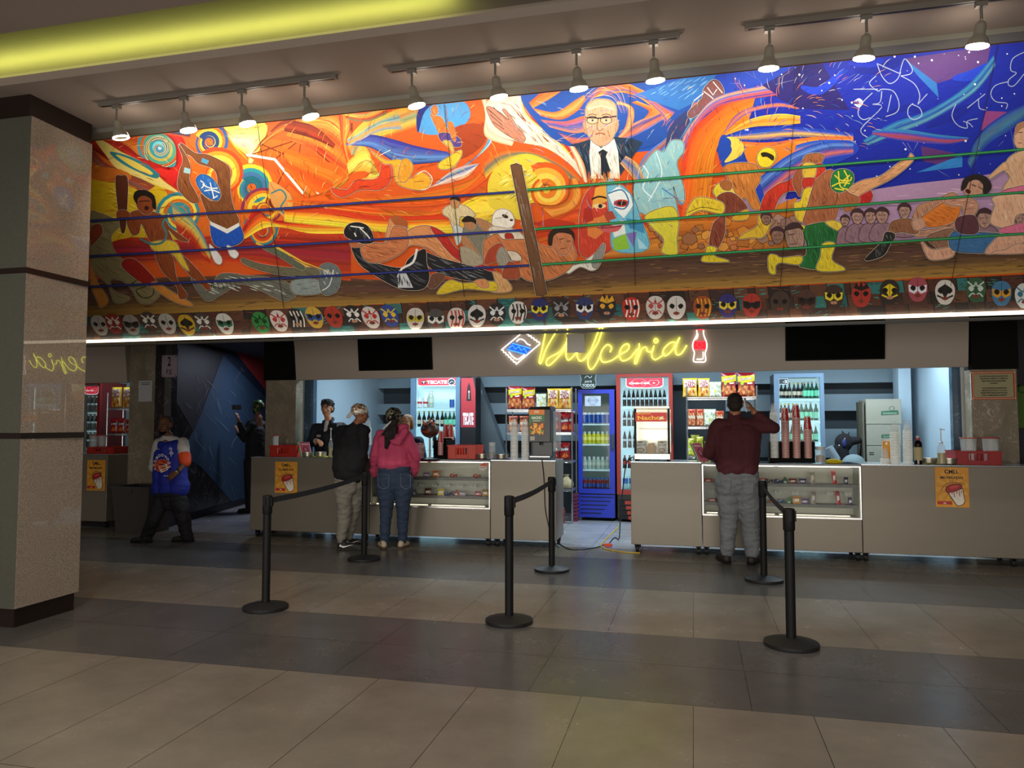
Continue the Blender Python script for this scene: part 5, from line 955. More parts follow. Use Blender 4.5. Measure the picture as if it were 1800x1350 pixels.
# ---------------------------------------------------------------- bottles, cans
def bottle_mesh(kind):
    """unit-height bottle, coloured in bands; base at z=0"""
    mb = MB()
    def seg(col, prof): mb.m(0, col).lathe(prof, (0, 0, 0), 12, cap=False)
    K = {'cola': [('1a0c0a', [(0, 0), (.105, .0), (.115, .03), (.11, .2), (.1, .3), (.112, .38)]), ('b8c4cc', [(.113, .38), (.115, .40), (.115, .48), (.112, .5)]), ('1a0c0a', [(.112, .5), (.105, .58), (.07, .72), (.045, .84), (.042, .9)]), ('c8c8c8', [(.05, .9), (.055, .92), (.055, .97), (.03, .985), (0, .985)])],
         'soda': [('241010', [(0, 0), (.15, 0), (.16, .05), (.155, .3)]), ('a82020', [(.157, .3), (.157, .55)]), ('2c1414', [(.155, .55), (.15, .68), (.07, .85), (.06, .9)]), ('c02020', [(.07, .9), (.07, 1), (0, 1)])],
         'beer': [('141210', [(0, 0), (.12, 0), (.125, .03), (.125, .18)]), ('b8b0a0', [(.127, .18), (.127, .42)]), ('141210', [(.125, .42), (.12, .55), (.05, .74), (.045, .86)]), ('c8a848', [(.05, .86), (.055, .92), (.05, .97), (0, .98)])],
         'green': [('0c3c28', [(0, 0), (.12, 0), (.125, .03), (.125, .12)]), ('6cc8a8', [(.127, .12), (.127, .45)]), ('0c3c28', [(.125, .45), (.12, .55), (.05, .74), (.045, .86)]), ('d0d0c8', [(.05, .86), (.055, .92), (.05, .97), (0, .98)])],
         'water': [('9cd0d8', [(0, 0), (.16, 0), (.165, .05), (.15, .3)]), ('2c68b8', [(.163, .3), (.163, .6)]), ('b8e0e4', [(.15, .6), (.15, .72), (.06, .88)]), ('e8f0f0', [(.07, .88), (.07, 1), (0, 1)])],
         'yellow': [('c8c828', [(0, 0), (.17, 0), (.18, .05), (.17, .2), (.18, .3)]), ('e8e470', [(.182, .3), (.182, .55)]), ('d0cc30', [(.18, .55), (.16, .72), (.1, .82)]), ('c0d0d0', [(.11, .82), (.11, .97), (0, .98)])],
         'clear': [('a4b8ac', [(0, 0), (.17, 0), (.18, .05), (.17, .2), (.18, .3)]), ('c4d0c4', [(.182, .3), (.182, .55)]), ('a8bcb0', [(.18, .55), (.16, .72), (.1, .82)]), ('cfd8d8', [(.11, .82), (.11, .97), (0, .98)])],
         'punch': [('50141c', [(0, 0), (.19, 0), (.2, .05), (.19, .12)]), ('2c50a0', [(.2, .12), (.2, .45)]), ('7c2428', [(.19, .45), (.18, .75), (.12, .82)]), ('2c60b0', [(.13, .82), (.13, 1), (0, 1)])],
         'can': [('b0b8c0', [(0, 0), (.2, 0), (.24, .05)]), ('1c4c9c', [(.24, .05), (.245, .2), (.245, .8)]), ('c8d0d8', [(.24, .8), (.2, .96), (.19, 1), (0, 1)])],
         'wcan': [('b0b8c0', [(0, 0), (.2, 0), (.24, .05)]), ('d8dce0', [(.24, .05), (.245, .4)]), ('b83838', [(.245, .4), (.245, .6)]), ('e0e4e8', [(.245, .6), (.245, .85)]), ('c8d0d8', [(.24, .85), (.2, .96), (.19, 1), (0, 1)])]}
    for c, p in K[kind]: seg(c, p)
    return mb
m_bot = paint_mat('bottle_glaze', .15, emit=.06); BOT = {}  # bottle colours also emit faintly, a little light painted in
def row(kind, name, x0, x1, ytop, ybase, Y, n, lab, grp, cat='bottle', jit=0):
    z0 = at(x0, ybase, Y).z; h = at(x0, ytop, Y).z-z0; xa, xb = at(x0, ybase, Y).x, at(x1, ybase, Y).x
    if kind not in BOT: BOT[kind] = bottle_mesh(kind).build(name, m_bot, smooth=True); first = True
    else: first = False
    for k in range(n):
        o = BOT[kind] if first and k == 0 else BOT[kind].copy()
        if not (first and k == 0): C.objects.link(o); o.name = name
        o.location = (xa+(xb-xa)*(k+.5)/n, Y+.02*((k*7) % 3), z0+.0005); o.scale = (h, h, h*(1-jit*((k*5) % 3))); tag(o, lab, cat, grp)
# ---------------------------------------------------------------- fridges
m_frin = mat('fridge_lining_glow', 'cfe4ea', .5, emit='bfe8f4', es=.38); m_fled = mat('fridge_led', 'ffffff', emit='d8f8ff', es=5)  # lining itself glows, standing in for light inside the cabinet
def fridge(lab, x0, x1, ytop, ybot, gx0, gx1, gy0, gy1, Y, col, shelves, side='1a1c20', handle=None, lit=True, door=True, dark=False):
    a, b = at(x0, ytop, Y), at(x1, ytop, Y); xc = (a.x+b.x)/2; t = thing('drinks_fridge', lab, 'fridge', (xc, Y+.3, 0)); ox, oy = xc, Y+.3
    W0, W1 = a.x-ox, b.x-ox; zt = a.z; G0, G1 = at(gx0, gy0, Y).x-ox, at(gx1, gy0, Y).x-ox; gz1, gz0 = at(gx0, gy0, Y).z, at(gx0, gy1, Y).z
    ms = mat('fridge_side_'+side, side, .35); mc = mat('fridge_frame_'+col, col, .35)
    MB().box((W0+.003, -.24, .05), (W0+.025, .3, zt-.001)).box((W1-.025, -.24, .05), (W1-.003, .3, zt-.001)).box((W0+.025, .27, .05), (W1-.025, .3, zt)).box((W0+.025, -.24, gz1+.02), (W1-.025, .27, zt)).box((W0+.025, -.24, .05), (W1-.025, .27, gz0-.03)).build('cabinet', ms, t)
    li = mat('fridge_lining_dim', '5c6c6c', .5, emit='90b0a8', es=.10) if dark else m_frin  # dim lining: unlit inside painted by darker colour and weaker glow
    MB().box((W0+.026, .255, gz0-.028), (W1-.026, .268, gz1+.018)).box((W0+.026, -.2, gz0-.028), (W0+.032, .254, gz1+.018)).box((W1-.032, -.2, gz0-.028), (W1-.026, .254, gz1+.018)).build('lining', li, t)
    if not dark: MB().box((W0+.034, -.215, gz0), (W0+.044, -.205, gz1)).box((W1-.044, -.215, gz0), (W1-.034, -.205, gz1)).build('light_tube', m_fled, t)
    zd = gz0-.07
    d = MB().box((W0, -.3, zd), (G0, -.245, zt)).box((G1, -.3, zd), (W1, -.245, zt)).box((G0, -.3, gz1), (G1, -.245, zt)).box((G0, -.3, zd), (G1, -.245, gz0)).build('door', mc, t)
    MB().box((G0, -.27, gz0), (G1, -.266, gz1)).build('door_glass', m_clear, d)
    if handle: hx, hy0, hy1 = handle; p = at(hx, hy0, Y); q = at(hx, hy1, Y); MB().box((p.x-ox-.022, -.335, q.z), (p.x-ox+.022, -.301, p.z), bev=.008).build('handle', mat('handle_grey', '3c444c', .5), d)
    for sy_ in shelves:
        z = at(gx0, sy_, Y+.12).z; MB().box((W0+.033, -.2, z-.022), (W1-.033, .25, z-.001)).build('shelf', mat('fridge_shelf_glow', 'c4dce0', .4, emit='bfe8f4', es=.25), t)  # shelf plates glow too, interior light put into their colour
    for sx in (W0+.06, W1-.06): MB().cyl((sx, -.2, 0), (sx, -.2, .05), .02).cyl((sx, .24, 0), (sx, .24, .05), .02).build('foot', m_rub, t)
    return t, ox, oy, W0, W1, zd, zt
# cola fridge
YK = 11.58
cf = fridge('tall red cola fridge behind the nachos warmer', 1083, 1182, 657, 917, 1090, 1175, 663, 861, YK, '9c2820', (716, 750, 788, 824), handle=(1179, 747, 777))
def coke_banner(c):
    c.poly('0,1 0,.25 .06,.08 .2,.03 .5,0 .8,.03 .94,.08 1,.25 1,1', 'e8e0e4'); c.poly('.02,1 .02,.3 .08,.15 .2,.1 .5,.08 .8,.1 .92,.15 .98,.3 .98,1', 'c02038'); c.line([(.35+.2*math.cos(a*.4), .52+.42*math.sin(a*.4)) for a in range(17)], .012, 'e8a0a8')
    c.text('Coca-Cola', .35, .42, .3, 'fff4f4', .02, .35, sx=.42)
    c.line('.68,.8 .62,.65 .64,.4 .75,.22 .86,.4 .88,.65 .82,.8 .75,.74 .68,.8', .014, 'f0b8c0', sm=3); c.ell(.75, .5, .03, .06, 'f0d0d0')
def front_art(t, px0, py0, px1, py1, Y, draw, name, m, parent):
    a, b = at(px0, py1, Y), at(px1, py0, Y); return sheet(name, None, None, a, b.x-a.x, b.z-a.z, draw, parent=parent, m=m)
m_lit = paint_mat('lit_print', .4, emit=.55)
front_art(None, 1100, 664, 1166, 683, YK-.03+.02, coke_banner, 'lit_banner', m_lit, cf[0])
g = MB(); W0, W1 = cf[3], cf[4]
for k in range(4): z = .04+k*.077; g.m(0).box((W0+.03, -.3, z), (W0+(W1-W0)*.5, -.27, z+.055)).m(1).box((W0+(W1-W0)*(.2-.02*k), -.31, z), (W1-.02, -.275, z+.05))
g.build('grille', [m_rub, mat('grille_red', 'b03428', .4)], cf[0])
for (ya, yb_2, n, k, nm, lb) in ((684, 714, 10, 'cola', 'cola_bottle', 'slim dark cola bottle on the top shelf of the red fridge'), (720, 749, 10, 'cola', 'cola_bottle', 'slim dark cola bottle on the second shelf of the red fridge'), (756, 787, 9, 'cola', 'cola_bottle', 'slim dark cola bottle on the third shelf of the red fridge'), (800, 823, 9, 'soda', 'soda_bottle', 'dark soda bottle with red label on the fourth shelf of the red fridge'), (828, 859, 7, 'water', 'water_bottle', 'water bottle with blue label at the bottom of the red fridge')):
    row(k, nm, 1094, 1172, ya, yb_2, YK+.12, n, lb, nm.replace('_', ' ')+'s in the red fridge, row at %s' % lb.split(' on ')[-1].split(' at ')[-1])
# blue fridge
YB = 11.62
bf = fridge('narrow bright blue fridge in the gap between the counters', 1016, 1080, 685, 914, 1023, 1071, 692, 859, YB, '2038b8', (745, 780.5, 825), side='16181c', handle=(1077, 763, 790), dark=True)
bp = MB().box((bf[3]+.004, -.3, .05), (bf[4]-.004, -.28, .40)); bpo = bp.build('base_panel', mat('fridge_frame_2038b8', '2038b8'), bf[0])
sl = MB()
for k in range(5): z = .36-k*.062; sl.box((bf[3]+.03, -.304, z), (bf[4]-.03-.045*k, -.3005, z+.012))
sl.build('vent_slots', m_rub, bpo)
def seal(c):
    c.poly('0,0 1,0 1,1 0,1', 'b8c4d4'); c.line([(.5+.28*math.cos(a*.3), .55+.36*math.sin(a*.3)) for a in range(22)], .03, '3c4c74'); c.line([(.5+.18*math.cos(a*.3), .55+.24*math.sin(a*.3)) for a in range(22)], .02, '5c6c94'); c.line('.15,.62 .85,.62', .04, '5c6c94'); c.line('.12,.5 .88,.5', .04, '5c6c94'); c.line('.3,.08 .7,.08', .04, '5c6c94')
front_art(None, 1028, 714, 1056, 696, YB-.005, lambda c: None, 'x', m_print, bf[0]) if False else None
q = front_art(None, 1028, 696, 1056, 714, YB-.001, seal, 'round_seal_sticker', m_print, bf[0])
for (ya, yb_2, k, nm, lb) in ((725, 744.5, 'can', 'drink_can', 'blue drink can on the top shelf of the blue fridge'), (758, 780, 'yellow', 'juice_bottle', 'yellow drink bottle on the second shelf of the blue fridge'), (802, 824.5, 'clear', 'juice_bottle', 'pale clear drink bottle on the third shelf of the blue fridge'), (839, 858, 'punch', 'juice_bottle', 'dark red drink bottle with blue cap at the bottom of the blue fridge')):
    row(k, nm, 1024, 1071, ya, yb_2, YB+.12, 6, lb, lb.split(' on ')[0].split(' at ')[0]+'s in the blue fridge', 'can' if k == 'can' else 'bottle')
def todos(c):
    c.poly('.2,0 .1,.1 .05,.3 .1,.55 .05,.8 0,1.1 1,1.1 .95,.8 .9,.55 .95,.3 .9,.1 .8,0', '8ca0a0'); c.poly('.22,.03 .13,.12 .09,.3 .14,.55 .09,.8 .04,1.1 .96,1.1 .91,.8 .86,.55 .91,.3 .87,.12 .78,.03', '20302e'); c.text('TODOS', .5, .1, .24, 'd8e4e0', .02, sx=.8); c.text('para', .5, .36, .22, 'd8e4e0', .0, .2); c.line('.3,.62 .45,.75 .6,.62 .7,.75', .03, 'd8e4e0', sm=3)
a, b = at(1018, 683, 11.5), at(1050, 653, 11.5); q = sheet('chalk_sign', 'dark bottle-shaped sign lettered TODOS hanging above the blue fridge', 'sign', a, b.x-a.x, b.z-a.z, todos)
# red beer fridge at the left
YT = 11.35
tf = fridge('grey fridge with red TECATE banner behind the servers', 722, 809, 650, 900, 730, 801, 655, 880, YT, '5c7890', (720, 752, 790), side='4c5c68')
def tec(c):
    c.poly('0,.1 .04,0 1,0 1,1 0,1', 'e0e4ec'); c.poly('0,.2 .05,.08 1,.08 1,1 0,1', 'c43848'); c.text('TECATE', .5, .3, .55, 'f0f4f8', .04, 0, sx=.27); c.poly('.1,.3 .2,.3 .22,.7 .08,.7', '201418'); c.text('T', .15, .36, .35, 'e0e0e0', .03, sx=.5)
    c.ell(.89, .5, .1, .42, 'e0e8ec'); c.ell(.89, .5, .085, .36, '283038'); c.line('.84,.35 .9,.6 .94,.45', .02, 'd0d8d8')
front_art(None, 735, 664, 801, 679, YT-.01, tec, 'lit_banner', m_lit, tf[0])
row('wcan', 'drink_can', 733, 752, 699, 717, YT+.12, 2, 'white and red can at the left of the top fridge shelf', 'white cans in the TECATE fridge', 'can'); row('can', 'drink_can', 788, 801, 699, 717, YT+.12, 1, 'blue can at the right of the top shelf in the TECATE fridge', 'blue cans in the TECATE fridge', 'can')
row('clear', 'tonic_bottle', 753, 762, 687, 717, YT+.12, 1, 'clear bottle with a tall neck among the cans in the TECATE fridge', None); row('beer', 'beer_bottle', 733, 780, 722, 750, YT+.12, 6, 'dark beer bottle on the second shelf of the TECATE fridge', 'dark bottles in the TECATE fridge'); row('green', 'beer_bottle', 780, 800, 722, 750, YT+.12, 3, 'green-labelled beer bottle on the second shelf of the TECATE fridge', 'green-labelled bottles in the TECATE fridge')
row('beer', 'beer_bottle', 760, 800, 756, 788, YT+.12, 5, 'dark beer bottle on the third shelf of the TECATE fridge', 'dark bottles on the third shelf of the TECATE fridge')
def tecb(c):
    c.poly('0,0 1,0 1,1 0,1', '17171a'); c.poly('0,.36 1,.36 1,.84 .82,1 .0,1', 'a02c34'); c.text('TECATE', .5, .4, .2, 'e4e4ea', .05, 0, sx=1.0); c.poly('.38,.7 .72,.7 .66,.88 .55,.94 .44,.88', '281418'); c.text('T', .55, .73, .14, 'd8d8d8', .04)
a, b = at(810, 800, 11.25), at(836, 664, 11.25); t = thing('advert_panel', 'black and red TECATE panel standing right of the left fridge', 'advertising panel', (a.x, 11.25, a.z)); MB().box((0, 0, -a.z), (b.x-a.x, .3, b.z-a.z)).build('panel', mat('panel_black', '141417', .5), t); sheet('printed_face', None, None, a+Vector((0, -.002, 0)), b.x-a.x, b.z-a.z, tecb, parent=t)
# silver-blue beer fridge at the right
YM = 11.35
mf = fridge('silver-blue beer fridge behind the rack of paper cups', 1360, 1448, 657, 900, 1369, 1441, 664, 880, YM, '607890', (702, 741, 778), side='2a3038')
def neg2(c):
    c.poly('0,0 1,0 1,1 0,1', '8ca0ac'); c.poly('.05,.1 .95,.1 .95,.9 .05,.9', '1c2830'); c.text('-2', .68, .28, .6, 'e0f0f4', .02); c.line([(.0, 0)], .1, 'ffffff') if False else None
front_art(None, 1369, 665, 1385, 676, YM-.01, neg2, 'temperature_display', m_lit, mf[0])
row('beer', 'beer_bottle', 1370, 1415, 672, 700, YM+.12, 6, 'dark beer bottle on the top shelf of the silver-blue fridge', 'dark bottles on the top shelf of the silver-blue fridge'); row('green', 'beer_bottle', 1411, 1439, 670, 700, YM+.12, 4, 'green-labelled beer bottle on the top shelf of the silver-blue fridge', 'green-labelled bottles on the top shelf')
row('beer', 'beer_bottle', 1370, 1405, 708, 739, YM+.12, 5, 'dark beer bottle on the second shelf of the silver-blue fridge', 'dark bottles on the second shelf of the silver-blue fridge'); row('green', 'beer_bottle', 1405, 1439, 706, 739, YM+.12, 4, 'green-labelled beer bottle on the second shelf of the silver-blue fridge', 'green-labelled bottles on the second shelf')
row('green', 'beer_bottle', 1372, 1439, 746, 776, YM+.12, 8, 'green-labelled beer bottle on the third shelf of the silver-blue fridge', 'green-labelled bottles on the third shelf')
# side kiosk fridge
sf = fridge('red cola fridge in the side kiosk beyond the pillar', 143, 176, 672, 905, 147, 172, 676, 880, 10.4, '7c1c1c', (725, 757, 788), side='5c1414')
front_art(None, 149, 679, 173, 694, 10.39, coke_banner, 'lit_banner', m_lit, sf[0])
for ya, yb_2 in ((696, 722), (728, 754), (760, 785)): row('cola', 'cola_bottle', 152, 169, ya, yb_2, 10.52, 3, 'dark cola bottle in the side kiosk fridge beyond the pillar, row at height %d cm' % (100*at(150, yb_2, 10.5).z), 'cola bottles in the side kiosk fridge')
# ---------------------------------------------------------------- wire shelving
def rack(lab, px0, px1, pyt, Y, sh, depth=.42, extra=None):
    a, b = at(px0, pyt, Y), at(px1, pyt, Y); t = thing('wire_shelving', lab, 'shelving', ((a.x+b.x)/2, Y, 0)); hw = (b.x-a.x)/2
    for sx in (-hw, hw):
        for y in (0, depth):
            mb = MB().cyl((sx, y, 0), (sx, y, a.z), .012, n=8)
            for k in range(int(a.z/.05)): mb.lathe([(.0135, 0), (.0135, .006)], (sx, y, .03+k*.05), 8)
            mb.build('post', m_chrome, t)
    for yy in sh:
        z = at(px0, yy, Y).z; mb = MB().box((-hw, -.006, z-.012), (hw, .006, z-.004)).box((-hw, -.006, z-.034), (hw, .006, z-.028)).box((-hw, depth-.006, z-.034), (hw, depth+.006, z-.004)).box((-hw-.006, 0, z-.03), (-hw+.006, depth, z-.004)).box((hw-.006, 0, z-.03), (hw+.006, depth, z-.004))
        for k in range(int(depth/.03)): mb.box((-hw, k*.03, z-.006), (hw, k*.03+.004, z-.002))
        for k in range(12): x = -hw+2*hw*(k+.5)/12; mb.tube([(x-hw/12, 0, z-.03), (x, 0, z-.01), (x+hw/12, 0, z-.03)], .003, 5)
        mb.build('wire_shelf', m_chrome, t)
    return t
YR = 11.2
rack('chrome wire shelving of snacks left of the blue fridge', 890, 1005, 682, YR, (720, 760, 809, 858))
for (k, x0, y0, x1, y1, lb) in (('sab', 893, 679, 918, 719, 'red and yellow snack bag at the left end, top shelf left of the blue fridge'), ('sab', 918, 681, 941, 719, 'red and yellow snack bag second from the left, shelf left of the blue fridge'), ('pop', 942, 692, 961, 719, 'clear popcorn bag on the top shelf left of the blue fridge'), ('tak', 962, 683, 982, 719, 'yellow and white snack bag right of the popcorn, left shelving'), ('tak', 982, 683, 1004, 719, 'yellow and white snack bag at the right end, left shelving'),
        ('brn', 894, 731, 911, 759, 'brown snack bag behind the cup stacks, at the left'), ('brn', 913, 731, 930, 759, 'brown snack bag behind the cup stacks, at the right'), ('dor', 967, 722, 984, 759, 'dark red chip bag behind the dispenser, second shelf'), ('dor', 984, 727, 1001, 759, 'dark red chip bag at the right end of the second shelf'),
        ('dor', 963, 778, 983, 808, 'dark red chip bag on the third shelf beside the dispenser'), ('dor', 984, 778, 1002, 808, 'dark red chip bag at the right end of the third shelf')):
    bag(k, x0, y0, x1, y1, YR+.1, lb, 'snack bags on the left shelving')
for k in range(2): bag('dor', 982+k*14, 724+k, 995+k*14, 759, YR+.3, 'dark red chip bag in the back row of the second shelf', 'back row of chip bags on the left shelving')
m_cream = mat('cream_sack', 'b8a880', .7, noise=.1); p = at(996, 857, YR+.2)
mb = MB().lathe([(.0, 0), (.09, .0), (.11, .04), (.1, .1), (.05, .14), (.03, .17), (.05, .2), (.0, .2)], (0, 0, 0), 14); tag(mb.build('tied_sack', m_cream, loc=p, smooth=True), 'cream tied sack on the lower wire shelf left of the blue fridge', 'sack')
p = fl(990, 921); q = MB().box((-.09, 0, 0), (.0, .14, .22)).build('carton', mat('red_carton', 'a02c24', .6), loc=(p.x, p.y, 0)); tag(q, 'small red carton on the floor beside the left counter', 'carton')
q = MB().ball((0, 0, .14), (.13, .1, .14), 12, 8).build('cloth_bundle', m_white, loc=(fl(993, 905).x, 11.5, 0), smooth=True); tag(q, 'crumpled white cloth bundle under the wire shelving', 'cloth')
p = at(1011.5, 915, 11.5); mb = MB()
for k in range(8): mb.box((-.035, 0, k*.055), (.035, .2, k*.055+.03))
for sx in (-.03, 0, .03): mb.box((sx-.006, -.004, 0), (sx+.006, .0, .44))
tag(mb.build('folded_crate', mat('crate_plum', '702c4c', .5), loc=(p.x, 11.45, 0)), 'slatted plum crate standing on end beside the blue fridge', 'crate')
rack('chrome wire shelving of snacks behind the man in maroon', 1207, 1330, 679, YR, (698, 750, 802))
for (k, x0, y0, x1, y1, lb) in (('tak', 1200, 665, 1226, 698, 'yellow and white snack bag at the left end, shelf behind the man in maroon'), ('tak', 1227, 665, 1248, 698, 'yellow and white snack bag beside the popcorn, shelf behind the man in maroon'), ('pop', 1246, 671, 1269, 698, 'clear popcorn bag on the top shelf behind the man in maroon'), ('sab', 1268, 655, 1295, 698, 'tall red and yellow snack bag above the man in maroon, the left one'), ('sab', 1296, 655, 1328, 698, 'tall red and yellow snack bag above the man in maroon, the right one'),
        ('brn', 1209, 719, 1224, 749, 'orange-brown snack bag at the left end of the middle shelf'), ('brn', 1224, 719, 1238, 749, 'orange-brown snack bag second on the middle shelf'), ('pop', 1237, 719, 1259, 749, 'clear popcorn bag on the middle shelf beside the man in maroon'), ('brn', 1258, 722, 1273, 749, 'orange-brown snack bag right of the popcorn on the middle shelf')):
    bag(k, x0, y0, x1, y1, YR+.1, lb, 'snack bags on the right shelving')
for k, (x0, y0, x1, y1) in enumerate(((1207, 770, 1221, 801), (1223, 767, 1236, 801), (1215, 764, 1230, 792), (1239, 775, 1251, 801))): bag('yel', x0, y0, x1, y1, YR+.1+.17*(k == 2), 'yellow-green chip bag in the heap on the low shelf', 'heap of yellow-green chip bags', rz=(k-1.5)*.25, tilt=-.15)
rack('chrome wire shelving in the side kiosk beyond the pillar', 190, 232, 690, 10.3, (717, 762), .35)
for (k, x0, y0, x1, y1, lb) in (('tak', 196, 681, 214, 716, 'yellow snack bag on the top shelf of the side kiosk, the left one'), ('tak', 216, 681, 232, 716, 'yellow snack bag on the top shelf of the side kiosk, the right one'), ('dor', 194, 735, 207, 761, 'dark red chip bag at the left of the side kiosk shelf'), ('dor', 207, 735, 220, 761, 'dark red chip bag in the middle of the side kiosk shelf'), ('dor', 221, 737, 232, 761, 'dark red chip bag at the right of the side kiosk shelf')): bag(k, x0, y0, x1, y1, 10.4, lb, 'snack bags in the side kiosk')
# ================================================================ THINGS ON THE COUNTERS
Z1 = ZT+.0012
def cx(px, Y): return at(px, 806, Y).x
# ---- nested plastic and paper cups (upside down in the stacks)
def clear_cup():
    return MB().lathe([(.0, .128), (.030, .128), (.0305, .122), (.044, .008)], (0, 0, 0), 14, cap=False).m(1).lathe([(.044, .008), (.049, .007), (.049, .0), (.0465, 0), (.0435, .0075)], (0, 0, 0), 14, cap=False)
m_cup = [mat('milky_plastic', 'f0f0ea', .3, alpha=.10), mat('cup_rim_glow', 'f6f4ec', .35, alpha=.85, emit='e8e8e0', es=.12)]; m_paperc = paint_mat('paper_cup', .4)  # rims glow slightly to offset the shade inside nested stacks
CUP = clear_cup().build('plastic_cup', m_cup, smooth=True); CUP.location = (cx(896, 8.99)+.045, 8.99, Z1)
LBL = 'see-through plastic cup in the tall upside-down stack %s'
def stack(proto, first, x, y, z0, n, lab, grp, step=.0162, s=1, name=None, tilt=0):
    for k in range(n):
        o = proto if first and k == 0 else proto.copy()
        if o is not proto: C.objects.link(o)
        if name: o.name = name
        o.location = (x+tilt*k, y, z0+k*step*s); o.scale = (s, s, s); tag(o, lab, 'cup', grp)
H = lambda px, py, Y: at(px, py, Y).z
def nst(ytop, Y, s=1, z0=Z1): return max(1, int((H(900, ytop, Y)-z0-.128*s)/(.0162*s))+1)
stack(CUP, True, cx(904, 9.0), 9.0, Z1, nst(733, 9.0), LBL % 'left of the nacho dispenser, outer one', 'outer clear cup stack left of the dispenser')
stack(CUP, False, cx(921, 9.0)+.012, 9.02, Z1, nst(733, 9.0), LBL % 'right against the nacho dispenser', 'inner clear cup stack beside the dispenser')
stack(CUP, False, cx(1574, 9.0), 9.0, Z1, nst(740, 9.0), LBL % 'right of the amber beer display, left stack', 'left clear cup stack on the right counter', tilt=-.0003)
stack(CUP, False, cx(1597, 9.0), 9.03, Z1, nst(737, 9.0), LBL % 'beside the dark sauce bottle', 'clear cup stack beside the sauce bottle', tilt=.0002)
stack(CUP, False, cx(1557, 9.0)-.02, 8.96, Z1, 4, 'see-through plastic cup in the short stack before the amber beer display', 'short cup stack on the right counter')
stack(CUP, False, cx(646, 9.25), 9.25, Z1+.16, nst(735, 9.25, z0=Z1+.16), 'see-through plastic cup in the stack between the two customers', 'clear cup stack between the customers')
# ---- amber beer display card in front
def beer(c):
    c.poly('.04,0 .96,0 1,1 0,1', 'd8ccb8'); c.poly('.12,.2 .88,.2 .92,.93 .08,.93', 'd88c14'); c.poly('.3,.2 .5,.1 .7,.2', 'f0e8d8')
    for x in (.25, .4, .55, .7): c.line([(x, .25), (x, .8)], .05, 'f0b030')
    c.ell(.5, .84, .12, .05, 'f0e8d8')
a, b = at(1551, 814, 9.08), at(1566, 773, 9.08); t = thing('beer_display', 'upright amber beer picture card behind the short cup stack', 'display card', (a.x, 9.08, Z1)); MB().box((0, 0, 0), (b.x-a.x, .012, b.z-Z1)).box((0, .0121, 0), (b.x-a.x, .06, .006)).build('card_back', m_white, t); sheet('card_face', None, None, (a.x, 9.0785, Z1), b.x-a.x, b.z-Z1, beer, parent=t)
# ---- black cup rack with clear and red paper cups
def coke_cup(h=.20, r0=.033, r1=.047, rim=False):
    """upside-down paper cup, printed red"""
    def art(c):
        c.poly('0,0 1,0 1,1 0,1', 'b81c1c')
        if rim: c.poly('0,0 1,0 1,.42 0,.42', 'e8d4c8'); c.poly('0,.8 1,.8 1,1 0,1', 'd8a8a0'); return
        for x in (.0, .5, 1.0): c.poly([(x-.035, 0), (x+.035, 0), (x+.035, 1), (x-.035, 1)], 'e8d8cc')
        c.poly('0,0 1,0 1,.05 0,.05', 'e8dccc'); c.poly('0,.93 1,.93 1,1 0,1', 'e0d0c0')
        for x in (.25, .75): c.text('Coca-Cola', x, .5, .22, 'f8ece4', .02, .3, PI/2, sx=1.0)
    img = raster(art, 96, 40); f = lambda u, v: ((r1+(r0-r1)*v)*math.cos(2*PI*u-PI/2-PI/2), (r1+(r0-r1)*v)*math.sin(2*PI*u-PI), v*h)
    o = grid_mesh('paper_cup', img, f, m_paperc)
    return o
CC = coke_cup(); CC2 = coke_cup(.03, .0455, .047, True)
def red_cup(par, x, y, z, h=.2): pass
rk = thing('cup_rack', 'black upright cup rack with four slots on the right display case', 'cup rack', (cx(1392, 9.0), 9.0, Z1)); ox = rk.location.x
mb = MB(); xs = [cx(p, 9.0)-ox for p in (1355, 1369.5, 1374.5, 1388, 1393, 1408, 1412, 1425.5, 1430)]
W0, W1 = cx(1352, 9)-ox, cx(1432, 9)-ox; hr = H(1390, 776, 9.0)-Z1
mb.box((W0, -.05, 0), (W1, .16, .05), bev=.006).box((W0, .12, .05), (W1, .14, hr))
ce = [cx(p, 9.0)-ox for p in (1362, 1381.5, 1401, 1421)]; wv = (ce[1]-ce[0])
for k in range(5):
    xa = W0 if k == 0 else ce[k-1]+.05; xb = W1 if k == 4 else ce[k]-.05; mb.box((xa, -.05, .05), (xb, .12, hr), bev=.004)
mb.build('slotted_body', m_black, rk)
tops = (711, 715, 711, 731); labs = ('clear cup in the black rack, leftmost slot', 'red and white paper cup in the black rack, second slot', 'red and white paper cup in the black rack, third slot', 'red and white paper cup in the black rack, rightmost slot')
for k in range(4):
    x = ox+ce[k]; y = 9.02; z0 = Z1+.052
    if k == 0: stack(CUP, False, x, y, z0, nst(tops[0], 9.0, z0=z0, s=.92), labs[0], 'clear cups in the black rack', s=.92)
    else:
        n = int((H(1390, tops[k], 9.0)-z0-.2*.8)/.0165)
        for j in range(n+1):
            src = CC if j == n else CC2; o = src.copy() if not (k == 1 and j in (0, n)) else src
            if o is not src: C.objects.link(o)
            o.name = 'paper_cup'; o.location = (x, y, z0+j*.0165); o.scale = (.95, .95, .8 if j == n else .55); o.rotation_euler = (0, 0, .25*j if j < n else 0); tag(o, labs[k], 'cup', 'paper cups in slot %s of the black rack' % ('two', 'three', 'four')[k-1])
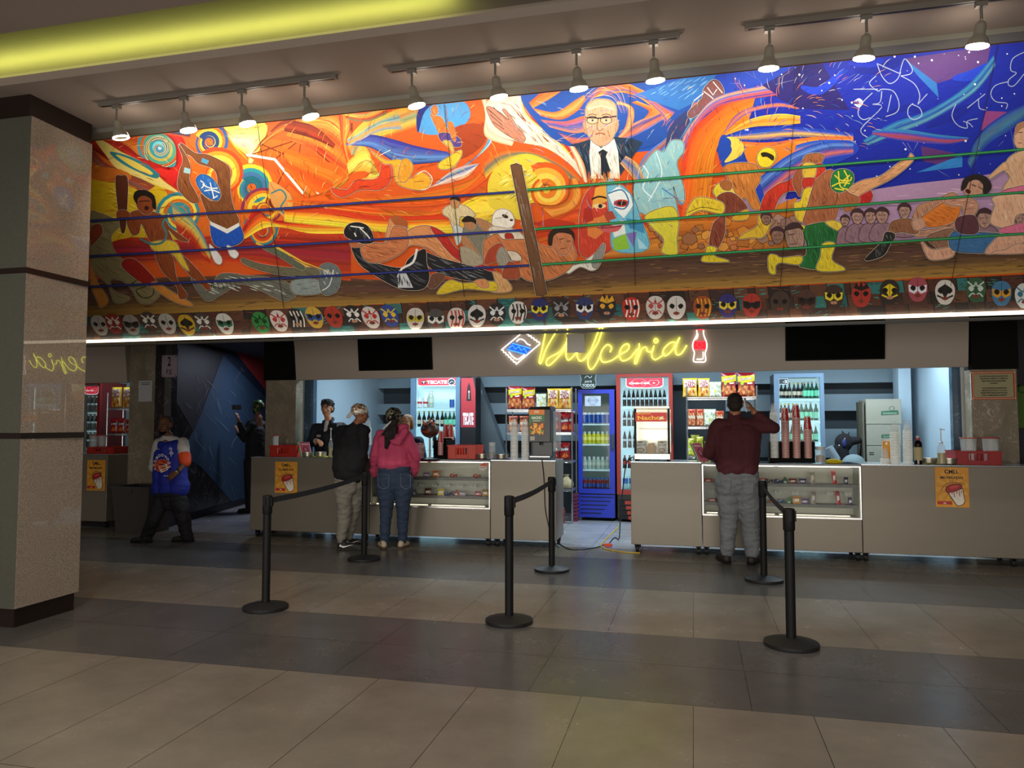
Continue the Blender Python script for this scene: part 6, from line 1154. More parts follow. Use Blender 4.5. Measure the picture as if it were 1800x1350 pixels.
# left small rack with red paper cups
lk = thing('cup_rack', 'small black cup rack beside the face-shaped sweet bowl', 'cup rack', (cx(782, 9.05), 9.05, Z1)); ox = lk.location.x
mb = MB(); W0, W1 = cx(764, 9.05)-ox, cx(787, 9.05)-ox; mb.box((W0, -.05, 0), (W1, .3, .04), bev=.005)
for px in (764, 785): q = cx(px, 9.05)-ox; mb.box((q, -.05, .04), (q+.018, .3, .23))
mb.box((W0+.018, .16, .04), (W1, .17, .25)); mb.build('slotted_body', m_black, lk)
for px, y, yb_, yt, s, g in ((774.5, 9.06, 803, 757, .8, 'front'), (783, 9.28, 770, 744, .9, 'middle'), (792, 9.30, 770, 744, .9, 'rear')):
    z0 = Z1+.042; zt_ = H(px, yt, y); hh = .2*s; n = int((zt_-z0-hh)/.0165); x = cx(px, y)
    for j in range(max(n, 0)+1):
        o = (CC if j == max(n, 0) else CC2).copy(); C.objects.link(o); o.name = 'paper_cup'; o.location = (x, y, z0+j*.0165); o.scale = (s*.95, s*.95, s if j == max(n, 0) else .55); tag(o, 'red and white paper cup in the %s stack beside the face-shaped bowl' % g, 'cup', 'paper cups in the %s stack on the left counter' % g)
# ---- red plastic crates
def crate(px0, px1, pyt, Y, d, lab, col='b02a20', z=Z1):
    a, b = cx(px0, Y), cx(px1, Y); w = b-a; h = H(px0, pyt, Y)-z; t = thing('plastic_crate', lab, 'crate', ((a+b)/2, Y+d/2, z)); m_ = mat('crate_'+col, col, .42); W = w/2; D = d/2
    mb = MB().box((-W+.012, -D+.012, 0), (W-.012, D-.012, .006))
    for y in (-D, D-.006): mb.box((-W, y, 0), (W, y+.006, h*.32)).box((-W, y, h*.82), (W, y+.006, h)).box((-W, y, h*.32), (-W*.42, y+.006, h*.82)).box((W*.42, y, h*.32), (W, y+.006, h*.82))
    for x in (-W, W-.006): mb.box((x, -D+.006, 0), (x+.006, D-.006, h))
    mb.build('crate_body', m_, t)
    r = MB()
    for y in (-D-.008, D): r.box((-W-.008, y, h-.012), (W+.008, y+.008, h+.002))
    for x in (-W-.008, W): r.box((x, -D, h-.012), (x+.008, D, h+.002))
    for x in (-W*.95, -W*.45, W*.45, W*.95): r.box((x-.004, -D-.006, 0), (x+.004, -D-.0005, h-.013))
    r.build('rim_ribs', m_, t)
    g = MB()
    for k in range(5): x = -W*.38+k*W*.19; g.box((x, -D+.001, h*.34), (x+W*.07, -D+.004, h*.8))
    g.build('grip_bars', m_, t); return t
crate(474, 520, 783, 9.0, .3, 'red plastic crate at the left end of the left counter'); crate(787, 836, 783, 8.97, .36, 'orange-red plastic crate in the middle of the left display case', 'c8381c'); crate(1680, 1761, 793, 8.95, .34, 'dark red plastic crate at the right end of the long counter', '9c2020'); crate(152, 200, 786, 9.25, .5, 'red plastic crate on the side kiosk counter', 'a82820')
# ---- tall lidded tumblers standing in the crates
def tumbler(px, pyt, Y, r, lab, zb, lid='b03024'):
    t = thing('lidded_tumbler', lab, 'tumbler', (cx(px, Y), Y, zb)); h = H(px, pyt, Y)-zb
    MB().lathe([(.0, .0005), (r*.78, .0005), (r, h-.012), (r*.96, h-.012), (r*.74, .006), (0, .006)], (0, 0, 0), 18, cap=False).build('clear_body', m_cupc, t, smooth=True); MB().lathe([(0, h-.011), (r*1.1, h-.011), (r*1.12, h-.002), (r*1.05, h), (0, h+.002)], (0, 0, 0), 18, cap=False).build('lid', mat('red_lid_'+lid, lid, .4), t, smooth=True)
tumbler(484, 765, 9.1, .04, 'clear tumbler with red lid standing in the leftmost crate', Z1+.007); tumbler(1703, 769, 9.1, .08, 'clear tumbler with thin orange lid in the dark red crate', Z1+.007, 'b05038'); tumbler(1742, 769, 9.12, .08, 'clear tumbler with dark red lid in the dark red crate', Z1+.007, '9c2020')
tumbler(164, 765, 9.5, .06, 'left clear tumbler in the side kiosk crate', Z1+.007); tumbler(179, 765, 9.55, .06, 'right clear tumbler in the side kiosk crate', Z1+.007)
# ---- pans on cloths, jars, bottles
m_pan = mat('pan_metal', 'b4b0a0', .25, metal=.8)
def cloth(px0, px1, Y, d, col, lab, hmp=.006):
    a, b = cx(px0, Y), cx(px1, Y); n = 14; vs = []; r = random.Random(int(px0))
    for j in range(7):
        for i in range(n): vs.append((a+(b-a)*i/(n-1)+r.uniform(-.004, .004), Y+d*j/6+r.uniform(-.006, .006), Z1+.002+hmp*r.random()))
    o = MB().add(vs, [[j*n+i, j*n+i+1, (j+1)*n+i+1, (j+1)*n+i] for j in range(6) for i in range(n-1)]).build('counter_cloth', mat('cloth_'+col, col, .8), smooth=True); return tag(o, lab, 'cloth')
cloth(526, 584, 8.9, .3, 'c8b840', 'yellow cloth under the two round pans on the left counter'); cloth(1622, 1695, 8.9, .3, 'c8b040', 'yellow cloth under the pans on the long right counter'); cloth(838, 898, 8.92, .25, '9878a8', 'mauve cloth under the tins right of the orange-red crate')
def pan(px, Y, r, h, lab, content=None, name='round_pan'):
    t = thing(name, lab, 'pan', (cx(px, Y), Y, Z1+.009)); MB().lathe([(0, 0), (r*.93, 0), (r, h), (r*1.05, h), (r*1.05, h+.003), (r*.97, h+.002), (r*.9, .004), (0, .004)], (0, 0, 0), 20, cap=False).build('metal_dish', m_pan, t, smooth=True)
    if content: MB().ball((0, 0, h*.75), (r*.9, r*.9, h*.35), 14, 6).build('contents', mat('contents_'+content, content, .7, noise=.3, nscale=60), t, smooth=True)
pan(541, 9.0, .075, .052, 'left round pan on the yellow cloth by the menu card', 'c8c0b0'); pan(564, 9.03, .075, .056, 'right round pan on the yellow cloth, near the pump bottle', 'd0c8b8')
pan(1632, 9.05, .09, .055, 'rear round pan on the right yellow cloth', 'b8b0a0'); pan(1649, 8.98+.0, .0, .0, 'x') if False else None; pan(1668, 8.99, .085, .055, 'front round pan left of the dark red crate', '8c3c2c')
pan(848, 9.0, .07, .05, 'tin of toppings left of the clear jar', 'b03c28', 'topping_tin'); pan(882, 9.0, .08, .05, 'tin of toppings right of the clear jar', 'c8c4c8', 'topping_tin')
def jar(px, pyt, Y, r, lab, fill):
    t = thing('glass_jar', lab, 'jar', (cx(px, Y), Y, Z1)); h = H(px, pyt, Y)-Z1; MB().lathe([(0, 0), (r, 0), (r, h*.7), (r*.85, h*.8), (r*.9, h), (r*.8, h), (r*.78, h*.82), (r*.9, h*.68), (r*.93, .008), (0, .008)], (0, 0, 0), 18, cap=False).build('clear_body', m_cupc, t, smooth=True)
    MB().lathe([(0, .009), (r*.86, .009), (r*.86, h*.45), (0, h*.5)], (0, 0, 0), 16, cap=False).build('contents', mat('jar_'+fill, fill, .8, noise=.3, nscale=80), t, smooth=True); MB().lathe([(r*.91, h*.8), (r*.95, h*.8), (r*.95, h*1.01), (0, h*1.01)], (0, 0, 0), 16, cap=False).build('lid', mat('lid_white', 'c8ccc8', .4), t, smooth=True)
jar(865, 778, 9.02, .042, 'clear jar with pale lid between the two topping tins', '8c8878'); jar(1442, 785, 8.98, .055, 'clear jar of pale powder right of the black cup rack', 'b89878')
def pump(px, pyt, Y, r, lab, liq='b8a050'):
    t = thing('pump_bottle', lab, 'bottle', (cx(px, Y), Y, Z1+.008)); h = H(px, pyt, Y)-Z1-.01; b_ = h*.56
    MB().lathe([(0, 0), (r, 0), (r, b_*.8), (r*.8, b_*.92), (r*.4, b_), (r*.4, b_+.01)], (0, 0, 0), 16, cap=False).build('clear_body', m_cupc, t, smooth=True); MB().lathe([(0, .003), (r*.93, .003), (r*.93, b_*.56), (0, b_*.57)], (0, 0, 0), 16, cap=False).build('liquid', mat('liquid_'+liq, liq, .3), t, smooth=True)
    MB().lathe([(r*.5, b_+.005), (r*.5, b_+.02), (.007, b_+.03), (.005, h*.95), (.012, h*.955), (.012, h), (0, h)], (0, 0, 0), 12, cap=False).tube([(0, 0, h*.98), (.02, -.02, h*.98), (.028, -.028, h*.95)], .005, 6).build('pump', mat('pump_white', 'dcdcd8', .35), t, smooth=True)
pump(581, 752, 8.93, .028, 'pump bottle of pale yellow sauce between pans and customer'); pump(1655, 753, 8.93, .042, 'tall pump bottle of yellow sauce among the right pans')
t = thing('sauce_bottle', 'dark sauce bottle with cream label and red cap on the right counter', 'bottle', (cx(1614, 8.97), 8.97, Z1)); h = H(1614, 766, 8.97)-Z1
MB().lathe([(0, 0), (.042, 0), (.043, h*.7), (.036, h*.78), (.018, h*.84), (.018, h*.86)], (0, 0, 0), 18, cap=False).build('dark_body', mat('dark_sauce', '14080a', .12), t, smooth=True); MB().lathe([(.0436, h*.14), (.0438, h*.6)], (0, 0, 0), 18, cap=False).build('label', mat('label_cream', 'b8ac80', .6), t, smooth=True)
MB().lathe([(.02, h*.84), (.02, h*.92), (0, h*.92)], (0, 0, 0), 12, cap=False).build('cap', mat('cap_red', 'b82430', .4), t, smooth=True); MB().lathe([(.016, h*.921), (.017, h), (0, h)], (0, 0, 0), 10, cap=False).build('cap_tip', m_white, t, smooth=True)
o = MB().ball((0, 0, .022), (.085, .05, .03), 14, 7).ball((.05, -.01, .018), (.05, .04, .022), 12, 6).ball((-.05, .01, .018), (.04, .03, .02), 12, 6).build('yellow_cloth', mat('cloth_d8c020', 'd8c020', .8, bump=.4), loc=(cx(1465, 8.98), 8.98, Z1-.003), smooth=True); tag(o, 'crumpled bright yellow cloth right of the powder jar', 'cloth')
# pink tub
t = thing('popcorn_tub', 'pink and white striped tub at the elbow of the woman in pink', 'tub', (cx(738.5, 9.02), 9.02, Z1)); h = H(738, 779, 9.02)-Z1
def tub(c):
    c.poly('0,0 1,0 1,1 0,1', 'e0d0cc')
    for k in range(24): c.poly([(k/24, .0), (k/24+.02, 0), (k/24+.02, .32), (k/24, .32)], 'c85058')
    c.poly('0,.9 1,.9 1,1 0,1', 'd8848c')
    for k in range(10): c.ell(k/10+.05, .6, .03, .12, 'd89098')
q = grid_mesh('tub_wall', raster(tub, 72, 20), lambda u, v: ((.048+.008*v)*math.cos(2*PI*u), (.048+.008*v)*math.sin(2*PI*u), v*h), m_print, t); MB().lathe([(0, h), (.058, h), (.058, h-.01)], (0, 0, 0), 18, cap=False).build('lid', mat('lid_pink', 'c88088', .5), t, smooth=True)
# bowl with a face on a post, full of sweets
bx = cx(755.5, 9.1); t = thing('sweet_bowl', 'round brown bowl with blue eyes and orange smile, on a white post', 'bowl', (bx, 9.1, Z1)); zc = H(755, 755, 9.1)-Z1; rb = at(770, 755, 9.1).x-at(755, 755, 9.1).x
prof = [(0, -rb)]+[(rb*1.04*math.sin(a), -rb*.92*math.cos(a)) for a in [PI*k/12 for k in range(1, 9)]]+[(rb*.86, rb*.44), (rb*.8, rb*.4), (rb*.7, 0), (0, -rb*.4)]
MB().lathe(prof, (0, 0, zc), 24, cap=False).build('bowl', mat('bowl_brown', '54342a', .4), t, smooth=True); MB().lathe([(.0, 0), (.05, 0), (.05, .01), (.014, .016), (.014, zc-rb*.9), (0, zc-rb*.9)], (0, 0, 0), 12, cap=False).build('post', m_white, t, smooth=True)
for s in (-1, 1): MB().ball((s*rb*.32-.01, -rb*.92, zc+rb*.22), (.014, .008, .014)).build('eye', mat('eye_blue', '4878b8', .3), t, smooth=True)
MB().tube([(x*rb-.01, -rb*(.98-abs(x)*.3)-.002, zc+rb*(-.28+(x*x)*.5)) for x in (-.42, -.25, 0, .25, .42)], .009, 8).build('mouth', mat('mouth_orange', 'd84820', .4), t, smooth=True)
def sweet(p, r, col, lab, grp=None, nm='wrapped_sweet', rot=0, col2=None):
    mb = MB().m(0, col).ball((0, 0, 0), (r, r*.7, r*.75), 10, 6)
    for s in (-1, 1): mb.m(0, col2 or col).lathe([(.002, s*r*.8), (r*.55, s*r*1.5)], (0, 0, 0), 7, Matrix.Rotation(PI/2, 3, 'Y'), cap=False)
    o = mb.build(nm, m_gl, loc=p, rot=(0, 0, rot), smooth=True); o.rotation_euler = (0, rot, 0); return tag(o, lab, 'sweet', grp)
rr = random.Random(4)
for k in range(7): sweet((bx+.0+(k-3)*.018+.01, 9.08+.02*(k % 3), Z1+zc+rb*.5+.02*(k % 3)+.012), .022, ('c85820', '34285c', 'c87430', '2c2c50')[k % 4], 'orange or purple wrapped sweet heaped in the brown face bowl', 'sweets in the brown face bowl', rot=rr.uniform(0, 3), col2='d8d0d0')
sweet((bx-rb*.55, 9.06, Z1+zc+rb*.7), .024, 'c8602c', 'orange wrapped sweet sticking up at the left of the face bowl', rot=1.1, col2='d87838')
# menu cards
def menu(c):
    c.poly('0,0 1,0 1,1 0,1', 'c8607c'); c.poly('0,0 .14,0 .14,1 0,1', '70b070'); c.poly('.14,0 .2,0 .2,1 .14,1', 'e0d8c8'); c.ell(.6, .45, .22, .26, '8c2c4c'); c.ell(.6, .5, .12, .15, 'c88090'); c.line('.3,.85 .9,.85', .06, 'f0e0e0')
def card(px0, px1, pyt, pyb, Y, lean, lab):
    a = Vector((cx(px0, Y), Y, Z1)); t = thing('menu_card', lab, 'menu card', a); w = cx(px1, Y)-a.x; h = (H(px0, pyt, Y)-Z1)*1.05; y = Vector((-lean, .35, 1)).normalized(); M = frameM(a, (1, 0, 0), (0, 0, 1))
    sh = Vector((-lean, .3, 1)).normalized(); mb = MB(); pts = [Vector((0, 0, 0)), Vector((w, 0, 0)), Vector((w, 0, 0))+sh*h, sh*h]; mb.add(pts+[p+Vector((0, .006, 0)) for p in pts], [(0, 1, 2, 3), (4, 5, 6, 7), (0, 1, 5, 4), (1, 2, 6, 5), (2, 3, 7, 6), (3, 0, 4, 7)]).build('card_backing', m_white, t)
    c = Canvas(lambda x, y: (x, y), .0002); menu(c); vs = [tuple(Vector((w*v[0], -.001-v[2], 0))+sh*h*v[1]) for v in c.v]; me = bpy.data.meshes.new('card_face'); me.from_pydata(vs, [], c.f); at_ = me.color_attributes.new('Col', 'FLOAT_COLOR', 'POINT'); q = []
    for k in c.c: q += [k[0], k[1], k[2], 1]
    at_.data.foreach_set('color', q); me.materials.append(m_print); o = bpy.data.objects.new('card_face', me); C.objects.link(o); o.parent = t
card(528, 549, 775, 800, 9.04, .45, 'pink and green menu card leaning by the left pans'); card(1226, 1246, 777, 808, 8.98, .42, 'pink and green menu card at the left elbow of the man in maroon')
# ---- nacho cheese dispenser
x0, x1 = cx(929, 9.0), cx(968, 9.0); t = thing('nacho_dispenser', 'black hot cheese dispenser with a nacho picture on its front', 'dispenser', ((x0+x1)/2, 9.15, Z1)); w = (x1-x0)/2; h = H(940, 715, 9.0)-Z1
m_bp = mat('black_plastic', '0e0e10', .3)
MB().box((-w, -.15, .0), (w, .22, .03), bev=.004).box((-w, -.03, .0301), (w, .2, h*.33), bev=.005).box((-w, -.15, h*.33), (w, .22, h-.03), bev=.006).build('housing', m_bp, t)
MB().add([(-w, -.16, h-.03), (w, -.16, h-.03), (w, .22, h-.03), (-w, .22, h-.03), (-w*.9, -.12, h), (w*.9, -.12, h+.005), (w*.9, .2, h+.005), (-w*.9, .2, h)], [(3, 2, 1, 0), (4, 5, 6, 7), (0, 1, 5, 4), (1, 2, 6, 5), (2, 3, 7, 6), (3, 0, 4, 7)]).build('lid', m_bp, t); MB().box((-w*.9, -.14, .031), (w*.9, -.05, .04)).build('drip_tray', m_chrome, t); MB().cyl((0, -.1, h*.33-.001), (0, -.1, h*.33-.04), .014, .01).build('nozzle', m_rub, t)
def nach(c):
    c.poly('0,0 1,0 1,1 0,1', '3c6c3c'); c.poly('0,.8 1,.8 1,1 0,1', 'd87820'); c.text('Gehl\'s', .5, .88, .12, 'f0e8d8', .02, sx=1); c.text('NACHO', .5, .62, .16, 'e8e4d0', .03, 0, .0, sx=1.1); c.line('.25,.55 .75,.55', .02, 'e8e4d0'); c.poly('0,0 1,0 1,.5 .8,.55 .2,.5 0,.35', '5c3c1c')
    q = random.Random(2)
    for k in range(26): x, y, r, a = q.uniform(.1, .9), q.uniform(.06, .42), q.uniform(.09, .15), q.uniform(0, 6); c.poly([(x+r*math.cos(a+i*2.09), y+r*.8*math.sin(a+i*2.09)) for i in range(3)], q.choice(('e8a028', 'f0b840', 'd88418', 'e87c18')))
    c.ell(.15, .12, .07, .05, '3c8030'); c.ell(.85, .14, .07, .05, '3c8030')
c0, c1 = at(930, 764, 9.0), at(957, 720, 9.0); sheet('picture_panel', None, None, (c0.x, 8.9985, c0.z), c1.x-c0.x, c1.z-c0.z, nach, parent=t, m=paint_mat('backlit', .4, emit=.35)); c0, c1 = at(932, 774, 9.0), at(940, 767, 9.0); sheet('white_label', None, None, (c0.x, 8.9985, c0.z), c1.x-c0.x, c1.z-c0.z, lambda c: c.poly('0,0 1,0 1,1 0,1', 'd8d4c8'), parent=t)
MB().box((w+.004, -.02, h*.15), (w+.075, .16, h*.93), bev=.01).build('side_hopper', m_cupc, t)
# ---- lit nachos warmer
x0, x1 = cx(1115, 9.0), cx(1178, 9.0); t = thing('nacho_warmer', 'steel and glass lit warming cabinet with a red Nachos sign', 'food warmer', ((x0+x1)/2, 9.2, Z1)); w = (x1-x0)/2; h = H(1145, 714, 9.0)-Z1
m_st = mat('bright_steel', 'c8c0b0', .25, metal=.7)
MB().box((-w, -.2, .018), (w, .2, .085), bev=.003).box((-w, -.2, h-.03), (w, .2, h), bev=.003).box((-w, .19, .0851), (w, .2, h-.03)).build('steel_body', m_st, t)
fr = MB()
for x in (-w, w-.026): fr.box((x, -.2, .0852), (x+.026, -.17, h-.0301))
fr.box((w-.026, -.16, .0), (w, -.13, .018)).build('black_posts', m_rub, t)
for x in (-w+.02, w-.03):
    for y in (-.18, .16): MB().cyl((x, y, 0), (x, y, .018), .012).build('foot', m_rub, t)
MB().box((-w+.027, -.196, .086), (w-.027, -.193, h-.031)).build('glass_front', m_clear, t)
MB().box((-w+.03, -.1, h*.56), (w-.03, .18, h*.56+.01)).build('inner_shelf', m_st, t)
MB().box((-w+.05, -.02, h-.05), (w-.05, .02, h-.04)).build('lamp', mat('warm_lamp', 'ffe8c0', emit='ffdca8', es=1.3), t)
def nsg(c):
    c.poly('0,0 1,0 1,1 0,1', 'c42c24'); c.text('Nachos', .5, .2, .66, 'f0c020', .02, 0, .05, sx=.42); c.text('MEXICAN', .28, .8, .2, 'e8b820', .02, 0, .03, sx=.5); c.poly('.78,.1 .82,.3 .95,.3 .84,.42 .9,.6 .78,.48', 'e8e0c8')
c0, c1 = at(1117, 741, 8.995), at(1172, 725, 8.995); sheet('nachos_sign', None, None, (c0.x, 8.998, c0.z), c1.x-c0.x, c1.z-c0.z, nsg, parent=t, m=m_lit)
def toto(c):
    c.poly('0,0 1,0 1,1 0,1', 'cfc8b8'); c.text('Totopos', .5, .6, .3, '4c5c3c', .02, .15, .1, sx=.9); c.ell(.5, .25, .4, .2, '6c5030'); c.ell(.5, .25, .25, .12, 'b09050'); c.poly('.3,.85 .7,.85 .66,.95 .34,.95', '1c1c1c')
tb_ = bag_proto('totopos_bag', toto, 1, 1, .4)
for k, (a0, a1) in enumerate(((1117, 1136), (1156, 1172))):
    o = tb_ if k == 0 else tb_.copy()
    if k: C.objects.link(o)
    ww = cx(a1, 9.15)-cx(a0, 9.15); o.scale = (ww, ww*.7, .145); o.location = ((cx(a0, 9.15)+cx(a1, 9.15))/2, 9.13, Z1+.087); tag(o, 'white Totopos bag inside the warmer, at the %s' % ('left' if k == 0 else 'right'), 'snack bag')
o = MB().m(0, 'c8a060').lathe([(.0, 0), (.05, 0), (.065, .075), (.06, .075), (0, .06)], (0, 0, 0), 14, cap=False)
for k in range(14): a = k*2.4; o.m(0, ('d89850', 'e0b070', 'b87838')[k % 3]).add([(.03*math.cos(a)+rr.uniform(-.03, .03), .03*math.sin(a), .07), (.05*math.cos(a+1), .04*math.sin(a+1), .075), (.03*math.cos(a+.5), .03*math.sin(a+.5), .125)], [(0, 1, 2)])
tag(o.build('nacho_tray', m_print, loc=(cx(1145, 9.1), 9.1, Z1+.087)), 'paper tray of orange nachos between the two Totopos bags', 'food')
# ---- sweets in the display cases
CASES = []
zs = (.825-.003, .6-.003)
kinds = [(1245, 0, 'bar', 'b82020', 'small red sweet pack low at the left of the right case'), (1252, 1, 'bar', 'a82024', 'red sweet pack at the left of the lower shelf, right case'), (1341, 0, 'box', 'c87868', 'pink striped sweet pack left on the upper shelf, right case'), (1349, 0, 'ball', '30283c', 'dark wrapped lollipop head on the upper shelf, right case'), (1365, 0, 'ball', '2c3468', 'blue wrapped sweet on the upper shelf, right case'), (1380, 0, 'cone', '3c6c4c', 'green cone sweet on the upper shelf, right case'), (1394, 0, 'box', '7c3030', 'dark red packet on the upper shelf, right case'), (1411, 0, 'box', '484880', 'violet packet on the upper shelf, right case'),
         (1429, 0, 'tall', 'a09888', 'tall silver-grey bar wrapper on the upper shelf, right case'), (1468, 0, 'tallr', 'b82424', 'tall red chocolate bar on the upper shelf, right case'), (1487, 0, 'short', '504860', 'short dark chocolate bar at the upper right, right case'),
         (1357, 1, 'ball', 'c85030', 'orange wrapped sweet on the lower shelf, right case'), (1369, 1, 'ball', '34508c', 'blue wrapped lollipop on the lower shelf, right case'), (1386, 1, 'cone', '4c8c50', 'green cone sweet on the lower shelf, right case'), (1400, 1, 'box2', 'd89840', 'bright orange packet on the lower shelf, right case'), (1414, 1, 'box', '705c98', 'violet packet on the lower shelf, right case'), (1429, 1, 'tall', 'a09080', 'tall speckled bar wrapper on the lower shelf, right case'), (1474, 1, 'tallr', 'b82424', 'tall red chocolate bar on the lower shelf, right case'), (1494, 1, 'short', '504860', 'short dark chocolate bar at the lower right, right case'),
         (749, 0, 'box', '7c7090', 'mauve packet on the upper shelf of the left case'), (766, 0, 'box2', 'b87040', 'orange packet on the upper shelf of the left case'), (795, 0, 'ball', 'a84c30', 'small wrapped sweet in the middle of the upper shelf, left case'), (836, 0, 'ball', 'b85040', 'small wrapped sweet beside the orange sticker, left case'),
         (729, 1, 'cone', '70707c', 'grey cone sweet by the elbow of the woman in pink'), (752, 1, 'box2', '6c3c2c', 'brown candy packet on the lower shelf, left case'), (775, 1, 'box2', 'd8c028', 'yellow candy packet on the lower shelf, left case'), (784, 1, 'ball', '34406c', 'dark blue sweet beside the yellow packet'), (797, 1, 'ball', '40385c', 'purple-brown sweet on the lower shelf, left case'), (803, 1, 'cone', 'c87050', 'orange cone sweet on the lower shelf, left case'), (812, 1, 'box', 'b0a0b8', 'pale violet packet on the lower shelf, left case'), (840, 1, 'box', 'b84050', 'red packet at the right of the lower shelf, left case'), (853, 1, 'box2', 'b88c40', 'yellow packet at the right end of the lower shelf, left case')]
for px, sh, kd, col, lb in kinds:
    Y = 8.99; x = at(px, 860, Y).x; z = zs[sh]; r2 = random.Random(px+sh)
    if kd == 'ball': o = MB().m(0, col).ball((0, 0, .026), (.034, .024, .026), 10, 6).m(0, 'd8d0c8').ball((.012, -.02, .036), (.008, .006, .008), 6, 4).m(0, col).lathe([(.004, 0), (.02, .03)], (.03, 0, .026), 7, Matrix.Rotation(PI/2, 3, 'Y'), cap=False)
    elif kd == 'cone': o = MB().m(0, col).lathe([(.0, 0), (.034, .0), (.03, .03), (.008, .075), (0, .08)], (0, 0, 0), 10, cap=False).m(0, 'd0d4c8').ball((0, -.03, .02), (.018, .006, .012), 8, 5)
    else:
        w_, h_ = {'bar': (.09, .04), 'box': (.08, .06), 'box2': (.085, .085), 'tall': (.05, .145), 'tallr': (.045, .155), 'short': (.045, .085)}[kd]
        o = MB(); o.m(0, col)
        n = 9; vs = []
        for s in (-1, 1):
            for j in range(n):
                v = j/(n-1); b_ = math.sin(PI*v)**.5*.012
                for u in (-1, -.5, 0, .5, 1): vs.append((u*w_/2*(1.0 if 0 < j < n-1 else 1.04), s*b_*(1-u*u*.8), v*h_))
        fs = [[s*n*5+j*5+i, s*n*5+j*5+i+1, s*n*5+(j+1)*5+i+1, s*n*5+(j+1)*5+i] for s in (0, 1) for j in range(n-1) for i in range(4)]
        o.add(vs, fs); c2_ = {'tallr': 'e8e0d8', 'short': 'd8d8e0', 'box2': 'f0e8d0'}.get(kd, 'd8c8c0'); o.m(0, c2_).add([(-w_*.28, -.0142, h_*.3), (w_*.28, -.0142, h_*.34), (w_*.28, -.0142, h_*.66), (-w_*.28, -.0142, h_*.6)], [(0, 1, 2, 3)])
        o.m(0, mixc(lin(col), (0, 0, 0), .5)).add([(-w_*.5, -.0128, h_*.74), (w_*.5, -.0128, h_*.78), (w_*.5, -.0100, h_*.9), (-w_*.5, -.0100, h_*.88)], [(0, 1, 2, 3)])
    o = o.build('sweet_packet' if kd not in ('ball', 'cone') else 'wrapped_sweet', m_gl, loc=(x, Y, z+.001), smooth=True); o.rotation_euler = (-.12 if kd not in ('ball', 'cone') else 0, -.1 if kd == 'tallr' else r2.uniform(-.06, .06), 0); tag(o, lb, 'sweet')
def stk(c): c.poly('.0,.2 .5,0 .95,.3 1,.9 .6,1 .1,.7', 'd8d0c8'); c.poly('.05,.6 .9,.55 .98,.88 .6,.97 .12,.7', 'd8602c'); c.line('.15,.4 .8,.4', .07, 'c06848')
a, b = at(842, 828, YC), at(857, 813, YC); sheet('round_sticker', 'orange and white sticker on the glass of the left display case', 'sticker', (a.x, YC-.0085, a.z), b.x-a.x, b.z-a.z, stk)
# ---- stock boxes and horned toy at the back right
m_card = mat('carton_grey', '8c8a7c', .8, noise=.05)
def carton(px0, py0, px1, py1, Y, d, lab, stamp=True, skew=0):
    a, b = at(px0, py1, Y), at(px1, py0, Y); t = thing('stock_carton', lab, 'carton', (a.x, Y, a.z)); w, h = b.x-a.x, b.z-a.z
    MB().box((0, 0, 0), (w, d, h-.002), bev=.004).box((0, -.001, h*.97), (w, -.0002, h*.985)).build('carton_body', m_card, t)
    def g(c):
        c.poly('.0,.0 1,.08 .98,.5 .02,.42', '2c5c44'); c.text('Suministros', .5, .12, .3, '8c9c84', .02, .1, .04, sx=.55); c.line([(.62+.14*math.cos(q*.5), .68+.22*math.sin(q*.5)) for q in range(14)], .04, '3c5c4c')
    if stamp: sheet('green_stamp', None, None, (a.x+w*.42, Y-.0015, a.z+h*.35), w*.5, h*.4, g, parent=t)
    return t
zb = 0
carton(1524, 746, 1584, 783, 11.2, .45, 'grey carton with green stamp, middle of the stack at the back right'); carton(1523, 701, 1584, 745.5, 11.2, .45, 'grey carton with green stamp, topmost of the stack at the back right')
a = at(1524, 783.5, 11.2); t = thing('stock_carton', 'grey carton at the bottom of the stack at the back right', 'carton', (a.x, 11.2, 0)); w = at(1584, 783, 11.2).x-a.x; MB().box((0, 0, .0), (w, .45, a.z-.003), bev=.004).build('carton_body', m_card, t); MB().box((w*.06, -.002, a.z-.1), (w*.2, -.0005, a.z-.09)).box((w*.06, -.002, a.z-.125), (w*.2, -.0005, a.z-.115)).build('printed_marks', m_rub, t)
p = at(1516, 706, 11.2); tag(MB().box((0, 0, 0), (at(1523, 700, 11.2).x-p.x-.03, .4, p.z)).build('folded_cartons', mat('carton_dark', '5a5648', .8), loc=(p.x, 11.22, 0)), 'dark flattened cartons standing left of the carton stack', 'carton')
